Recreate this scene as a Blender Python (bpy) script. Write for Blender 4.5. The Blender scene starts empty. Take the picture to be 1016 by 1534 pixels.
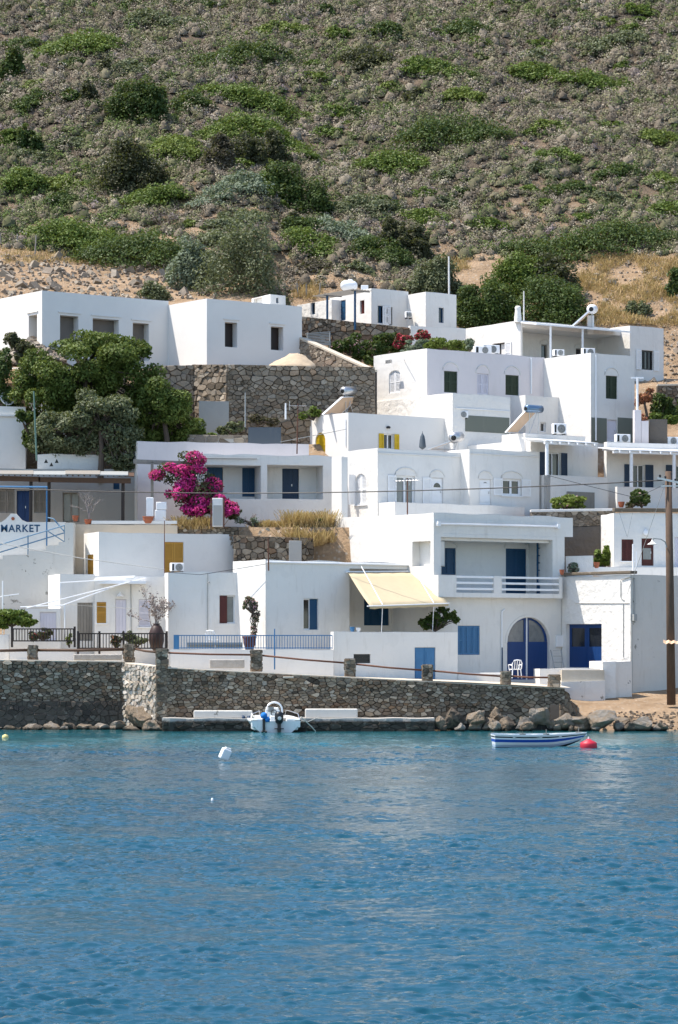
import bpy, math, random
import numpy as np
from mathutils import Vector, Matrix
from mathutils.geometry import tessellate_polygon
random.seed(7); RNG = np.random.default_rng(7)
SC = bpy.context.scene
COL = SC.collection
F = 4200.0; HC = 4.2; CX = 508.0; HY = 960.0          # focal length in photo pixels, eye height, principal column, horizon row
PI = math.pi
def X_at(px, Y): return (px - CX) / F * Y
def Z_at(py, Y): return HC + (HY - py) * Y / F
def W(px, py, Y): return Vector((X_at(px, Y), Y, Z_at(py, Y)))

# ------------------------------------------------------------------ materials
MATS = {}
def nodes_of(name):
    m = bpy.data.materials.new(name); m.use_nodes = True
    nt = m.node_tree; nt.nodes.clear()
    out = nt.nodes.new('ShaderNodeOutputMaterial')
    MATS[name] = m
    return m, nt, out
def nd(nt, typ, **kw):
    n = nt.nodes.new(typ)
    for k, v in kw.items():
        if k.startswith('i_'):
            n.inputs[k[2:].replace('_', ' ')].default_value = v
        else: setattr(n, k, v)
    return n
def c4(c): return (c[0], c[1], c[2], 1.0)
def ramp(nt, fac, stops):
    r = nt.nodes.new('ShaderNodeValToRGB'); el = r.color_ramp.elements
    el[0].position = stops[0][0]; el[0].color = c4(stops[0][1])
    el[1].position = stops[-1][0]; el[1].color = c4(stops[-1][1])
    for p, c in stops[1:-1]:
        e = el.new(p); e.color = c4(c)
    nt.links.new(fac, r.inputs[0]); return r.outputs[0]
def noise(nt, scale, detail=4, vec=None, rough=.6, dist=0):
    n = nd(nt, 'ShaderNodeTexNoise'); n.inputs['Scale'].default_value = scale
    n.inputs['Detail'].default_value = detail; n.inputs['Roughness'].default_value = rough
    n.inputs['Distortion'].default_value = dist
    if vec: nt.links.new(vec, n.inputs['Vector'])
    return n.outputs['Fac']
def world_pos(nt, scale=(1, 1, 1)):
    g = nd(nt, 'ShaderNodeNewGeometry')
    mp = nd(nt, 'ShaderNodeMapping'); mp.inputs['Scale'].default_value = scale
    nt.links.new(g.outputs['Position'], mp.inputs['Vector'])
    return mp.outputs['Vector']
def mixc(nt, fac, a, b, mode='MIX'):
    m = nd(nt, 'ShaderNodeMix', data_type='RGBA', blend_type=mode)
    for sock, v in ((m.inputs[0], fac), (m.inputs[6], a), (m.inputs[7], b)):
        if hasattr(v, 'is_output'): nt.links.new(v, sock)
        elif isinstance(v, (tuple, list)): sock.default_value = c4(v)
        else: sock.default_value = v
    return m.outputs[2]
def mth(nt, op, a, b=0.0, c=None, clamp=False):
    m = nd(nt, 'ShaderNodeMath', operation=op, use_clamp=clamp)
    for i, v in enumerate((a, b) if c is None else (a, b, c)):
        if hasattr(v, 'is_output'): nt.links.new(v, m.inputs[i])
        else: m.inputs[i].default_value = v
    return m.outputs[0]
def principled(nt, out, col, rough=.8, spec=.3, metal=0.0, normal=None):
    b = nd(nt, 'ShaderNodeBsdfPrincipled')
    if hasattr(col, 'is_output'): nt.links.new(col, b.inputs['Base Color'])
    else: b.inputs['Base Color'].default_value = c4(col)
    if hasattr(rough, 'is_output'): nt.links.new(rough, b.inputs['Roughness'])
    else: b.inputs['Roughness'].default_value = rough
    b.inputs['Metallic'].default_value = metal
    b.inputs['Specular IOR Level'].default_value = spec
    if normal: nt.links.new(normal, b.inputs['Normal'])
    nt.links.new(b.outputs[0], out.inputs[0]); return b
def bump(nt, h, strength, dist=.02, normal=None):
    b = nd(nt, 'ShaderNodeBump'); b.inputs['Strength'].default_value = strength
    b.inputs['Distance'].default_value = dist; nt.links.new(h, b.inputs['Height'])
    if normal: nt.links.new(normal, b.inputs['Normal'])
    return b.outputs[0]
def plaster(name, col, age=.3, bev=.03, lump=.5, grime=(.40, .37, .31), peel=0.0):
    m, nt, out = nodes_of(name)
    p = world_pos(nt); ps = world_pos(nt, (2.2, 2.2, .35))
    big = noise(nt, .55, 5, p); streak = noise(nt, 1.6, 5, ps, .65)
    dk = tuple(c * .86 for c in col)
    c = mixc(nt, big, dk, col)
    s = ramp(nt, streak, [(0, (0, 0, 0)), (.56, (0, 0, 0)), (.78, (1, 1, 1))])
    c = mixc(nt, mth(nt, 'MULTIPLY', s, age), c, grime)
    pt = ramp(nt, noise(nt, .9, 3, p, .5), [(0, (0, 0, 0)), (.60, (0, 0, 0)), (.615, (1, 1, 1))])
    c = mixc(nt, mth(nt, 'MULTIPLY', pt, .16 + age * .4), c, tuple(x * .82 + .01 for x in col))
    if peel > 0:
        pn = ramp(nt, noise(nt, 1.7, 8, p, .7), [(0, (0, 0, 0)), (.66 - peel * .12, (0, 0, 0)), (.68 - peel * .12, (1, 1, 1))])
        c = mixc(nt, pn, c, (.26, .25, .22))
    lumps = noise(nt, 2.6, 3, p, .5); fine = noise(nt, 38, 3, p, .6)
    h = mth(nt, 'MULTIPLY_ADD', fine, .12, lumps)
    bv = nd(nt, 'ShaderNodeBevel', samples=3); bv.inputs['Radius'].default_value = bev
    principled(nt, out, c, .9, .15, 0, bump(nt, h, lump, .05, bv.outputs[0]))
    return m
def paint(name, col, rough=.55, var=.25, metal=0.0, spec=.4, wood=False):
    m, nt, out = nodes_of(name)
    p = world_pos(nt, (1, 1, .25) if wood else (1, 1, 1))
    n = noise(nt, 9 if wood else 3.5, 5, p, .6)
    c = mixc(nt, n, tuple(x * (1 - var) for x in col), tuple(min(1, x * (1 + var)) for x in col))
    principled(nt, out, c, rough, spec, metal, bump(nt, noise(nt, 25, 3, p), .25, .01))
    return m
def leafmat(name, cols, trans=.22, gloss=True):
    m, nt, out = nodes_of(name)
    g = nd(nt, 'ShaderNodeNewGeometry')
    k = mth(nt, 'MULTIPLY_ADD', noise(nt, .8, 3, world_pos(nt), .6), 1.1, mth(nt, 'MULTIPLY', g.outputs['Random Per Island'], .55))
    k = mth(nt, 'SUBTRACT', k, .33)
    c = ramp(nt, k, [(i / (len(cols) - 1), cc) for i, cc in enumerate(cols)])
    d = nd(nt, 'ShaderNodeBsdfPrincipled'); nt.links.new(c, d.inputs['Base Color'])
    d.inputs['Roughness'].default_value = .6; d.inputs['Specular IOR Level'].default_value = .25
    t = nd(nt, 'ShaderNodeBsdfTranslucent'); nt.links.new(mixc(nt, .5, c, (.25, .3, .05)), t.inputs[0])
    mx = nd(nt, 'ShaderNodeMixShader'); mx.inputs[0].default_value = trans
    nt.links.new(d.outputs[0], mx.inputs[1]); nt.links.new(t.outputs[0], mx.inputs[2])
    nt.links.new(mx.outputs[0], out.inputs[0]); return m
def stonemat(name, cols, rough=.9, warm=None):
    m, nt, out = nodes_of(name)
    g = nd(nt, 'ShaderNodeNewGeometry'); p = world_pos(nt)
    c = ramp(nt, g.outputs['Random Per Island'], [(i / (len(cols) - 1), cc) for i, cc in enumerate(cols)])
    n = noise(nt, 5, 6, p, .7)
    c = mixc(nt, .75, c, mixc(nt, n, (.25, .25, .25), (1.3, 1.25, 1.2)), 'MULTIPLY')
    lich = ramp(nt, noise(nt, 2.3, 6, p, .75), [(0, (0, 0, 0)), (.58, (0, 0, 0)), (.66, (1, 1, 1))])
    c = mixc(nt, mth(nt, 'MULTIPLY', lich, .35), c, warm or (.42, .38, .32))
    principled(nt, out, c, rough, .2, 0, bump(nt, noise(nt, 14, 6, p, .7), .8, .04))
    return m

WHITE = plaster('white_limewash', (.79, .765, .72), .32, .045, .6)
WHITE_OLD = plaster('old_limewash', (.76, .735, .69), .30, .05, .8)
WHITE_NEW = plaster('new_white_render', (.79, .765, .725), .03, .02, .12)
PEEL = plaster('peeling_limewash', (.72, .69, .64), .40, .05, .9, peel=.45)
ROUGHW = plaster('lumpy_limewash', (.79, .765, .72), .12, .06, 1.6)
PINK = plaster('pinkish_render', (.74, .68, .67), .15, .03, .3)
CREAM = plaster('cream_render', (.76, .74, .70), .15, .03, .4)
TAN = plaster('weathered_sandy_plaster', (.60, .50, .38), .35, .03, .6)
STAIN = plaster('stained_grey_limewash', (.62, .60, .55), .40, .03, .7, peel=.35)
GREYC = plaster('grey_cement', (.42, .41, .38), .5, .03, .6)
DARKC = plaster('dark_rough_cement', (.15, .13, .11), .4, .03, 2.5, grime=(.08, .07, .06))
OLIVEP = plaster('olive_grey_paint', (.17, .185, .155), .15, .02, .2)
ROOFM = plaster('flat_roof_screed', (.62, .61, .58), .4, .01, .3)
SLATE = plaster('slate_grey_panel', (.10, .12, .14), .1, .02, .1)
BLUE = paint('aegean_blue_paint', (.006, .055, .125), .5, .2, wood=True)
ROYAL = paint('royal_blue_paint', (.006, .040, .15), .45, .15, wood=True)
SKYB = paint('faded_sky_blue_paint', (.045, .165, .33), .5, .2, wood=True)
RAILB = paint('weathered_blue_rail_paint', (.09, .19, .29), .6, .2)
NAVY = paint('navy_paint', (.012, .035, .075), .5, .2, wood=True)
YELLOW = paint('yellow_paint', (.60, .40, .01), .55, .12, wood=True)
AMBER = paint('amber_paint', (.46, .24, .035), .6, .15, wood=True)
GREEN = paint('dark_green_paint', (.022, .038, .018), .6, .3, wood=True)
REDW = paint('dark_red_wood', (.075, .014, .010), .5, .3, wood=True)
BROWN = paint('brown_wood', (.085, .045, .025), .7, .4, wood=True)
DBROWN = paint('dark_brown_paint', (.022, .013, .010), .5, .3, wood=True)
GWOOD = paint('weathered_grey_wood', (.24, .22, .19), .8, .35, wood=True)
LAVEN = paint('pale_lilac_shutter', (.62, .60, .66), .6, .08, wood=True)
WPAINT = paint('white_gloss_paint', (.80, .80, .80), .35, .05)
BOARD = paint('taupe_board', (.17, .145, .125), .8, .1)
GLASS = paint('dark_window_glass', (.012, .015, .02), .05, .1, spec=.8)
CURTAIN = paint('pale_curtain_glass', (.18, .19, .19), .12, .4, spec=.7)
BLACK = paint('black_plastic', (.012, .012, .013), .35, .2)
STEEL = paint('galvanised_steel', (.5, .5, .5), .35, .1, .8)
RUST = paint('rusty_iron', (.14, .06, .035), .8, .4)
GPIPE = paint('grey_pipe', (.30, .31, .30), .6, .15)
GREENP = paint('green_grey_pole_paint', (.12, .20, .16), .6, .2)
CANVAS = paint('cream_canvas', (.47, .39, .255), .9, .06)
CANVASW = paint('white_canvas', (.74, .73, .68), .9, .08)
REDB = paint('red_buoy_plastic', (.50, .018, .04), .5, .25)
TERRA = paint('terracotta', (.32, .10, .05), .8, .2)
TANKB = paint('blue_grey_metal', (.14, .22, .32), .25, .15, .6)
COPPER = paint('warm_metal_sheet', (.62, .42, .27), .5, .15)
POLEW = paint('creosoted_pole', (.10, .062, .040), .85, .5, wood=True)
BLUEB = paint('boat_blue_stripe', (.015, .07, .36), .35, .1)
BOATW = paint('boat_white_gelcoat', (.74, .76, .75), .3, .06)
BLUEC = paint('bright_blue_cloth', (.01, .17, .50), .8, .2)
ROPE = paint('pale_rope', (.55, .52, .45), .9, .15)
YBUOY = paint('yellow_float', (.6, .5, .2), .6, .1)
TRUNK = paint('bark', (.085, .065, .05), .95, .5, wood=True)
PALEBARK = paint('pale_dry_bark', (.30, .26, .24), .95, .3, wood=True)
LEAF_D = leafmat('dark_green_leaves', [(.020, .040, .010), (.052, .086, .019), (.10, .145, .032)])
LEAF_C = leafmat('carob_leaves', [(.040, .064, .013), (.095, .136, .025), (.175, .215, .05)])
LEAF_G = leafmat('fresh_green_leaves', [(.042, .072, .012), (.095, .145, .022), (.175, .235, .040)])
LEAF_Y = leafmat('yellow_green_leaves', [(.065, .09, .018), (.13, .175, .03), (.22, .27, .06)])
LEAF_O = leafmat('olive_leaves', [(.052, .062, .03), (.12, .138, .070), (.21, .23, .13)])
LEAF_S = leafmat('silver_green_leaves', [(.09, .12, .08), (.16, .20, .13), (.27, .31, .22)])
LEAF_J = leafmat('juniper_leaves', [(.028, .032, .014), (.060, .064, .030), (.10, .10, .05)])
LEAF_B = leafmat('brownish_scrub_leaves', [(.05, .042, .028), (.09, .075, .05), (.14, .12, .08)])
PINKF = leafmat('magenta_bracts', [(.32, .008, .10), (.60, .02, .22), (.80, .10, .42)], .3)
REDF = leafmat('red_blossoms', [(.30, .01, .03), (.50, .03, .07), (.6, .1, .15)], .3)
PALEF = leafmat('pale_pink_blossoms', [(.55, .25, .3), (.65, .38, .4), (.7, .5, .5)], .3)
ORNGF = leafmat('orange_leaves', [(.30, .08, .05), (.42, .17, .10), (.35, .22, .12)], .3)
TWIG = leafmat('dry_twigs', [(.14, .10, .09), (.25, .20, .18), (.36, .30, .29)], .05)
STRAWM = leafmat('dry_straw', [(.30, .19, .08), (.48, .33, .15), (.62, .47, .25)], .25)
STONE = stonemat('grey_brown_rubble', [(.08, .066, .05), (.21, .17, .125), (.29, .24, .18), (.14, .115, .085), (.38, .32, .24), (.26, .175, .11), (.16, .13, .10), (.50, .44, .35), (.23, .19, .145), (.20, .13, .085)])
STONE_M = stonemat('warm_grey_rubble', [(.16, .13, .095), (.27, .22, .165), (.36, .30, .23), (.20, .165, .125), (.45, .39, .31), (.24, .175, .12)])
STONE_L = stonemat('pale_tan_rubble', [(.17, .14, .11), (.30, .26, .21), (.38, .33, .26), (.24, .19, .15), (.45, .41, .34)])
STONE_SUN = stonemat('sun_lightened_crumbly_rubble', [(.40, .34, .27), (.62, .56, .48), (.50, .42, .32), (.70, .66, .60), (.34, .28, .22)], warm=(.6, .48, .36))  # crumbly stones coloured paler to paint sunlight onto the quay corner face
STONE_D = stonemat('dark_rubble', [(.05, .045, .04), (.09, .08, .07), (.14, .12, .10), (.18, .16, .14)])
def rockmat():
    m, nt, out = nodes_of('shore_rock'); p = world_pos(nt); g = nd(nt, 'ShaderNodeObjectInfo')
    k = mth(nt, 'MULTIPLY_ADD', noise(nt, 1.1, 8, p, .72, .6), 1.5, mth(nt, 'MULTIPLY_ADD', g.outputs['Random'], .34, -.42))
    c = ramp(nt, k, [(0, (.06, .05, .04)), (.3, (.17, .14, .11)), (.5, (.34, .26, .18)), (.7, (.34, .31, .27)), (1, (.56, .43, .30))])
    sep = nd(nt, 'ShaderNodeSeparateXYZ'); nt.links.new(p, sep.inputs[0])
    wet = mth(nt, 'MULTIPLY', mth(nt, 'SUBTRACT', .16, sep.outputs['Z']), 9.0, clamp=True)
    c = mixc(nt, wet, c, (.035, .033, .025))
    principled(nt, out, c, .9, .2, 0, bump(nt, noise(nt, 5, 9, p, .8, .5), 1.0, .30)); return m
ROCKM = rockmat()
MORTAR = plaster('dark_joint_mortar', (.06, .055, .05), .3, .01, .5)
MORTAR_L = plaster('pale_joint_mortar', (.16, .14, .12), .3, .01, .5)

def terrain_mat():
    m, nt, out = nodes_of('dry_hillside_soil'); p = world_pos(nt)
    a = ramp(nt, noise(nt, .9, 8, p, .7), [(0, (.19, .12, .07)), (.45, (.34, .235, .145)), (.7, (.47, .34, .225)), (1, (.56, .44, .32))])
    st = nd(nt, 'ShaderNodeTexVoronoi'); st.inputs['Scale'].default_value = 3.0; nt.links.new(p, st.inputs['Vector'])
    s = ramp(nt, st.outputs['Distance'], [(0, (1, 1, 1)), (.18, (1, 1, 1)), (.26, (0, 0, 0))])
    a = mixc(nt, mth(nt, 'MULTIPLY', s, .5), a, (.50, .45, .38))
    sep = nd(nt, 'ShaderNodeSeparateXYZ'); nt.links.new(p, sep.inputs[0])
    up = mth(nt, 'MULTIPLY', mth(nt, 'SUBTRACT', sep.outputs['Y'], 190), .06, clamp=True)
    veg = ramp(nt, noise(nt, .35, 6, p, .65), [(0, (.08, .062, .045)), (.5, (.12, .095, .07)), (.62, (.22, .16, .11)), (.72, (.42, .29, .19))])
    a = mixc(nt, up, a, veg)
    principled(nt, out, a, .95, .1, 0, bump(nt, noise(nt, 3.5, 8, p, .75), 1.0, .25)); return m
SOIL = terrain_mat()
def concrete_mat():
    m, nt, out = nodes_of('pale_promenade_concrete'); p = world_pos(nt)
    a = ramp(nt, noise(nt, 1.2, 7, p, .65), [(0, (.34, .29, .22)), (.5, (.52, .46, .37)), (1, (.64, .59, .50))])
    principled(nt, out, a, .9, .15, 0, bump(nt, noise(nt, 6, 6, p, .7), .5, .05)); return m
CONC = concrete_mat()
def ledge_mat():
    m, nt, out = nodes_of('wet_quay_concrete'); p = world_pos(nt)
    sep = nd(nt, 'ShaderNodeSeparateXYZ'); nt.links.new(p, sep.inputs[0])
    a = ramp(nt, noise(nt, 2.5, 7, p, .7), [(0, (.28, .26, .23)), (.5, (.42, .39, .35)), (1, (.60, .57, .52))])
    wet = mth(nt, 'MULTIPLY_ADD', noise(nt, 3, 5, p, .7), .25, mth(nt, 'SUBTRACT', .42, sep.outputs['Z']))
    wet = mth(nt, 'MULTIPLY', wet, 9.0, clamp=True)
    a = mixc(nt, wet, a, (.045, .043, .035))
    principled(nt, out, a, .8, .3, 0, bump(nt, noise(nt, 7, 6, p, .7), .8, .06)); return m
LEDGE = ledge_mat()

# ------------------------------------------------------------------ object helpers
def tag(o, label=None, cat=None, group=None, kind=None):
    if label: o['label'] = label
    if cat: o['category'] = cat
    if group: o['group'] = group
    if kind: o['kind'] = kind
    return o
WLOC = {}
def wloc(o):
    if o is None: return Vector((0, 0, 0))
    return WLOC.get(o.name, Vector((0, 0, 0)))
def thing(name, label, cat, loc, group=None):
    o = bpy.data.objects.new(name, None); COL.objects.link(o)
    o.location = loc; o.empty_display_size = .3; WLOC[o.name] = Vector(loc)
    return tag(o, label, cat, group)
def link(name, me, mats, parent, origin):
    for m in (mats if isinstance(mats, (list, tuple)) else [mats]): me.materials.append(m)
    o = bpy.data.objects.new(name, me); COL.objects.link(o)
    if parent is not None:
        o.parent = parent; WLOC[o.name] = wloc(parent)
    else:
        o.location = origin; WLOC[o.name] = Vector(origin)
    return o
class MB:
    def __init__(s): s.v = []; s.f = []; s.mi = []
    def poly(s, pts, mi=0):
        n = len(s.v); s.v.extend([tuple(p) for p in pts]); s.f.append(tuple(range(n, n + len(pts)))); s.mi.append(mi)
    def quad(s, a, b, c, d, mi=0): s.poly((a, b, c, d), mi)
    def hexa(s, c, mi=0):
        n = len(s.v); s.v.extend([tuple(p) for p in c])
        for f in ((0, 3, 2, 1), (4, 5, 6, 7), (0, 1, 5, 4), (1, 2, 6, 5), (2, 3, 7, 6), (3, 0, 4, 7)):
            s.f.append(tuple(n + i for i in f)); s.mi.append(mi)
    def box(s, x0, x1, y0, y1, z0, z1, fn=None, mi=0):
        cs = [(x0, y0, z0), (x1, y0, z0), (x1, y1, z0), (x0, y1, z0), (x0, y0, z1), (x1, y0, z1), (x1, y1, z1), (x0, y1, z1)]
        s.hexa([fn(*c) for c in cs] if fn else cs, mi)
    def bar(s, p, q, w, h=None, mi=0):
        p = Vector(p); q = Vector(q); h = h or w; d = (q - p).normalized()
        up = Vector((0, 0, 1)) if abs(d.z) < .95 else Vector((0, 1, 0))
        a = d.cross(up).normalized() * w / 2; b = a.cross(d).normalized() * h / 2
        s.hexa([p - a - b, p + a - b, p + a + b, p - a + b, q - a - b, q + a - b, q + a + b, q - a + b], mi)
    def tube(s, pts, r, n=8, mi=0, cap=True):
        pts = [Vector(p) for p in pts]; rs = r if isinstance(r, (list, tuple)) else [r] * len(pts)
        rings = []
        for i, p in enumerate(pts):
            d = (pts[min(i + 1, len(pts) - 1)] - pts[max(i - 1, 0)]).normalized()
            up = Vector((0, 0, 1)) if abs(d.z) < .9 else Vector((1, 0, 0))
            a = d.cross(up).normalized(); b = a.cross(d).normalized()
            base = len(s.v)
            for k in range(n):
                t = 2 * PI * k / n; s.v.append(tuple(p + (a * math.cos(t) + b * math.sin(t)) * rs[i]))
            rings.append(base)
        for i in range(len(rings) - 1):
            for k in range(n):
                s.f.append((rings[i] + k, rings[i] + (k + 1) % n, rings[i + 1] + (k + 1) % n, rings[i + 1] + k)); s.mi.append(mi)
        if cap:
            s.f.append(tuple(rings[0] + k for k in reversed(range(n)))); s.mi.append(mi)
            s.f.append(tuple(rings[-1] + k for k in range(n))); s.mi.append(mi)
    def lathe(s, c, prof, n=16, axis=(0, 0, 1), mi=0):
        ax = Vector(axis).normalized(); up = Vector((1, 0, 0)) if abs(ax.x) < .9 else Vector((0, 1, 0))
        a = ax.cross(up).normalized(); b = ax.cross(a); c = Vector(c); rings = []
        for r, h in prof:
            base = len(s.v)
            for k in range(n):
                t = 2 * PI * k / n; s.v.append(tuple(c + ax * h + (a * math.cos(t) + b * math.sin(t)) * max(r, .0005)))
            rings.append(base)
        for i in range(len(rings) - 1):
            for k in range(n):
                s.f.append((rings[i] + k, rings[i] + (k + 1) % n, rings[i + 1] + (k + 1) % n, rings[i + 1] + k)); s.mi.append(mi)
    def build(s, name, mats, parent=None, origin=None, smooth=False, bevel=0.0):
        if origin is None: origin = wloc(parent) if parent is not None else Vector(s.v[0])
        origin = Vector(origin)
        me = bpy.data.meshes.new(name)
        me.from_pydata([(x - origin.x, y - origin.y, z - origin.z) for x, y, z in s.v], [], s.f)
        me.polygons.foreach_set('material_index', s.mi)
        if smooth: me.polygons.foreach_set('use_smooth', [True] * len(me.polygons))
        me.update()
        o = link(name, me, mats, parent, origin)
        if bevel > 0:
            bm = o.modifiers.new('bevel', 'BEVEL'); bm.width = bevel; bm.segments = 2; bm.limit_method = 'ANGLE'
        return o
def np_mesh(name, V, Q, mats, parent=None, origin=(0, 0, 0), tint=None, smooth=False):
    if parent is not None: origin = wloc(parent)
    V = np.asarray(V, dtype=np.float32) - np.array(tuple(origin), dtype=np.float32)
    Q = np.asarray(Q, dtype=np.int32)
    me = bpy.data.meshes.new(name); nf, k = Q.shape
    me.vertices.add(len(V)); me.vertices.foreach_set('co', V.ravel())
    me.loops.add(nf * k); me.loops.foreach_set('vertex_index', Q.ravel())
    me.polygons.add(nf); me.polygons.foreach_set('loop_start', np.arange(0, nf * k, k, dtype=np.int32))
    if smooth: me.polygons.foreach_set('use_smooth', np.ones(nf, dtype=bool))
    me.update(calc_edges=True)
    if tint is not None:
        at = me.color_attributes.new('tint', 'FLOAT_COLOR', 'POINT'); at.data.foreach_set('color', np.asarray(tint, dtype=np.float32).ravel())
    return link(name, me, mats, parent, origin)

# ------------------------------------------------------------------ frames, planes, walls
TH = math.radians(36)
class Fr:
    def __init__(s, px, Y, th=TH, at=None):
        s.o = Vector((X_at(px, Y), Y)) if at is None else Vector(at)
        s.th = th; s.u = Vector((math.cos(th), math.sin(th))); s.v = Vector((-math.sin(th), math.cos(th)))
    def pt(s, a, b, z):
        p = s.o + s.u * a + s.v * b; return Vector((p.x, p.y, z))
class Plane:
    def __init__(s, fr, side, off=0.0): s.fr = fr; s.side = side; s.off = off
    def pt(s, q, z, d=0.0):
        if s.side == 'F': return s.fr.pt(q, s.off + d, z)
        if s.side == 'L': return s.fr.pt(s.off + d, q, z)
        if s.side == 'R': return s.fr.pt(s.off - d, q, z)
        return s.fr.pt(q, s.off - d, z)
    def s_at(s, px, d=0.0):
        A = s.pt(0, 0, d); D = s.pt(1, 0, d) - A; k = (px - CX) / F
        return (k * A.y - A.x) / (D.x - k * D.y)
    def z_at(s, py, q, d=0.0): return Z_at(py, s.pt(q, 0, d).y)
    def P(s, px, py, d=0.0):
        q = s.s_at(px, d); return s.pt(q, s.z_at(py, q, d), d)
def wob(x, y, amp):
    return amp * (math.sin(x * 1.9 + y * .7) + .6 * math.sin(x * 4.3 - y * 3.1 + 1.3) + .4 * math.sin(y * 6.1 + x * 7.7))
def hole_poly(s0, s1, z0, z1, arch):
    if not arch: return [(s0, z0), (s1, z0), (s1, z1), (s0, z1)]
    r = (s1 - s0) / 2; rise = r * arch; zc = z1 - rise; pts = [(s0, z0), (s1, z0)]
    n = 12
    for i in range(n + 1):
        t = PI * i / n; pts.append((s0 + r + r * math.cos(t), zc + rise * math.sin(t)))
    return pts
def slat_leaf(mb, pl, s0, s1, z0, z1, d0, d1, slats=True):
    fn = lambda q, d, z: pl.pt(q, z, d)
    w = min(.07, (s1 - s0) * .2)
    mb.box(s0, s0 + w, d0, d1, z0, z1, fn); mb.box(s1 - w, s1, d0, d1, z0, z1, fn)
    mb.box(s0 + w, s1 - w, d0, d1, z0, z0 + .09, fn); mb.box(s0 + w, s1 - w, d0, d1, z1 - .09, z1, fn)
    zm = (z0 + z1) / 2; mb.box(s0 + w, s1 - w, d0, d1, zm - .04, zm + .04, fn)
    dm = d0 + (d1 - d0) * .6
    mb.quad(pl.pt(s0 + w, z0 + .08, dm + .012), pl.pt(s1 - w, z0 + .08, dm + .012), pl.pt(s1 - w, z1 - .08, dm + .012), pl.pt(s0 + w, z1 - .08, dm + .012))
    if slats:
        z = z0 + .12
        while z < z1 - .14:
            if abs(z + .03 - zm) > .07: mb.box(s0 + w, s1 - w, d0 + .008, dm, z, z + .035, fn)
            z += .075
def fill(pl, s0, s1, z0, z1, rd, kind, root, kw):
    fn = lambda q, d, z: pl.pt(q, z, d)
    col = kw.get('col', WPAINT); w = s1 - s0
    if kind == 'panel':
        m = MB(); m.quad(pl.pt(s0 - .03, z0 - .03, rd - .01), pl.pt(s1 + .03, z0 - .03, rd - .01), pl.pt(s1 + .03, z1 + .03, rd - .01), pl.pt(s0 - .03, z1 + .03, rd - .01))
        m.build(kw.get('pname', 'board'), col, root)
    elif kind == 'closed':
        n = kw.get('n', 2)
        for i in range(n):
            m = MB(); g = .008
            slat_leaf(m, pl, s0 + w * i / n + g, s0 + w * (i + 1) / n - g, z0 + .01, z1 - .01, .05, .10)
            m.build('shutter', col, root)
        m = MB(); m.box(s0 - .02, s1 + .02, .11, .14, z0, z1, fn); m.build('window', BLACK, root)
    elif kind == 'glass':
        fcol = kw.get('frame', WPAINT); n = kw.get('n', 2); fw = kw.get('fw', .06); d0 = min(rd * .6, .14)
        m = MB()
        m.box(s0, s0 + fw, d0, d0 + .06, z0, z1, fn); m.box(s1 - fw, s1, d0, d0 + .06, z0, z1, fn)
        m.box(s0 + fw, s1 - fw, d0, d0 + .06, z0, z0 + fw, fn); m.box(s0 + fw, s1 - fw, d0, d0 + .06, z1 - fw, z1, fn)
        for i in range(1, n):
            c = s0 + w * i / n; m.box(c - fw * .6, c + fw * .6, d0 - .01, d0 + .05, z0 + fw, z1 - fw, fn)
        if kw.get('bar'):
            zz = z1 - (z1 - z0) * kw['bar']; m.box(s0 + fw, s1 - fw, d0 + .005, d0 + .055, zz - .03, zz + .03, fn)
        f = m.build('window', fcol, root)
        m = MB(); m.quad(*[pl.pt(a, b, d0 + .045) for a, b in ((s0 + .02, z0 + .02), (s1 - .02, z0 + .02), (s1 - .02, z1 - .02), (s0 + .02, z1 - .02))])
        m.build('pane', kw.get('pane', GLASS), f)
    elif kind == 'door':
        m = MB(); d0 = min(rd * .5, .12); m.box(s0 + .01, s1 - .01, d0, d0 + .06, z0, z1 - .01, fn)
        nl = kw.get('n', 1)
        for j in range(nl):
            a0 = s0 + w * j / nl + .09; a1 = s0 + w * (j + 1) / nl - .09
            for k in range(3):
                b0 = z0 + .15 + (z1 - z0 - .25) * k / 3; b1 = z0 + .05 + (z1 - z0 - .25) * (k + 1) / 3
                m.box(a0, a1, d0 - .018, d0, b0, b1, fn)
            if nl > 1 and j: m.box(s0 + w * j / nl - .02, s0 + w * j / nl + .02, d0 - .03, d0, z0, z1 - .02, fn)
        o = m.build('door', col, root)
        m = MB(); q = s1 - .14 if nl == 1 else s0 + w / 2 + .08
        m.box(q - .02, q + .02, d0 - .07, d0 - .02, z0 + (z1 - z0) * .44, z0 + (z1 - z0) * .44 + .12, fn); m.build('handle', STEEL, o)
    elif kind == 'planks':
        m = MB(); n = max(3, int(w / .14)); d0 = .05
        for i in range(n):
            m.box(s0 + w * i / n + .006, s0 + w * (i + 1) / n - .006, d0 + random.random() * .012, d0 + .04, z0, z1 - .01, fn)
        m.box(s0, s1, d0 + .045, d0 + .06, z0, z1, fn)
        m.build('door', col, root)
    if kw.get('sill'):
        m = MB(); m.box(s0 - .08, s1 + .08, -.07, .05, z0 - .06, z0 - .003, fn); m.build('sill', kw.get('sillm', WPAINT), root)
    if kw.get('lintel'):
        m = MB(); m.box(s0 - .12, s1 + .16, -.05, .06, z1 + .14, z1 + .21, fn); m.build('lintel', WHITE_NEW, root)
    if kw.get('hood'):      # shallow arched niche moulding over the opening
        m = MB(); r = w / 2 + .1; c = (s0 + s1) / 2; pts = []
        for i in range(9):
            t = PI * i / 8; pts.append(pl.pt(c + r * math.cos(t), z1 + .04 + r * kw['hood'] * math.sin(t), -.01))
        m.tube(pts, .035, 6); m.build('arch_moulding', WHITE, root)
    op = kw.get('open')
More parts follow.
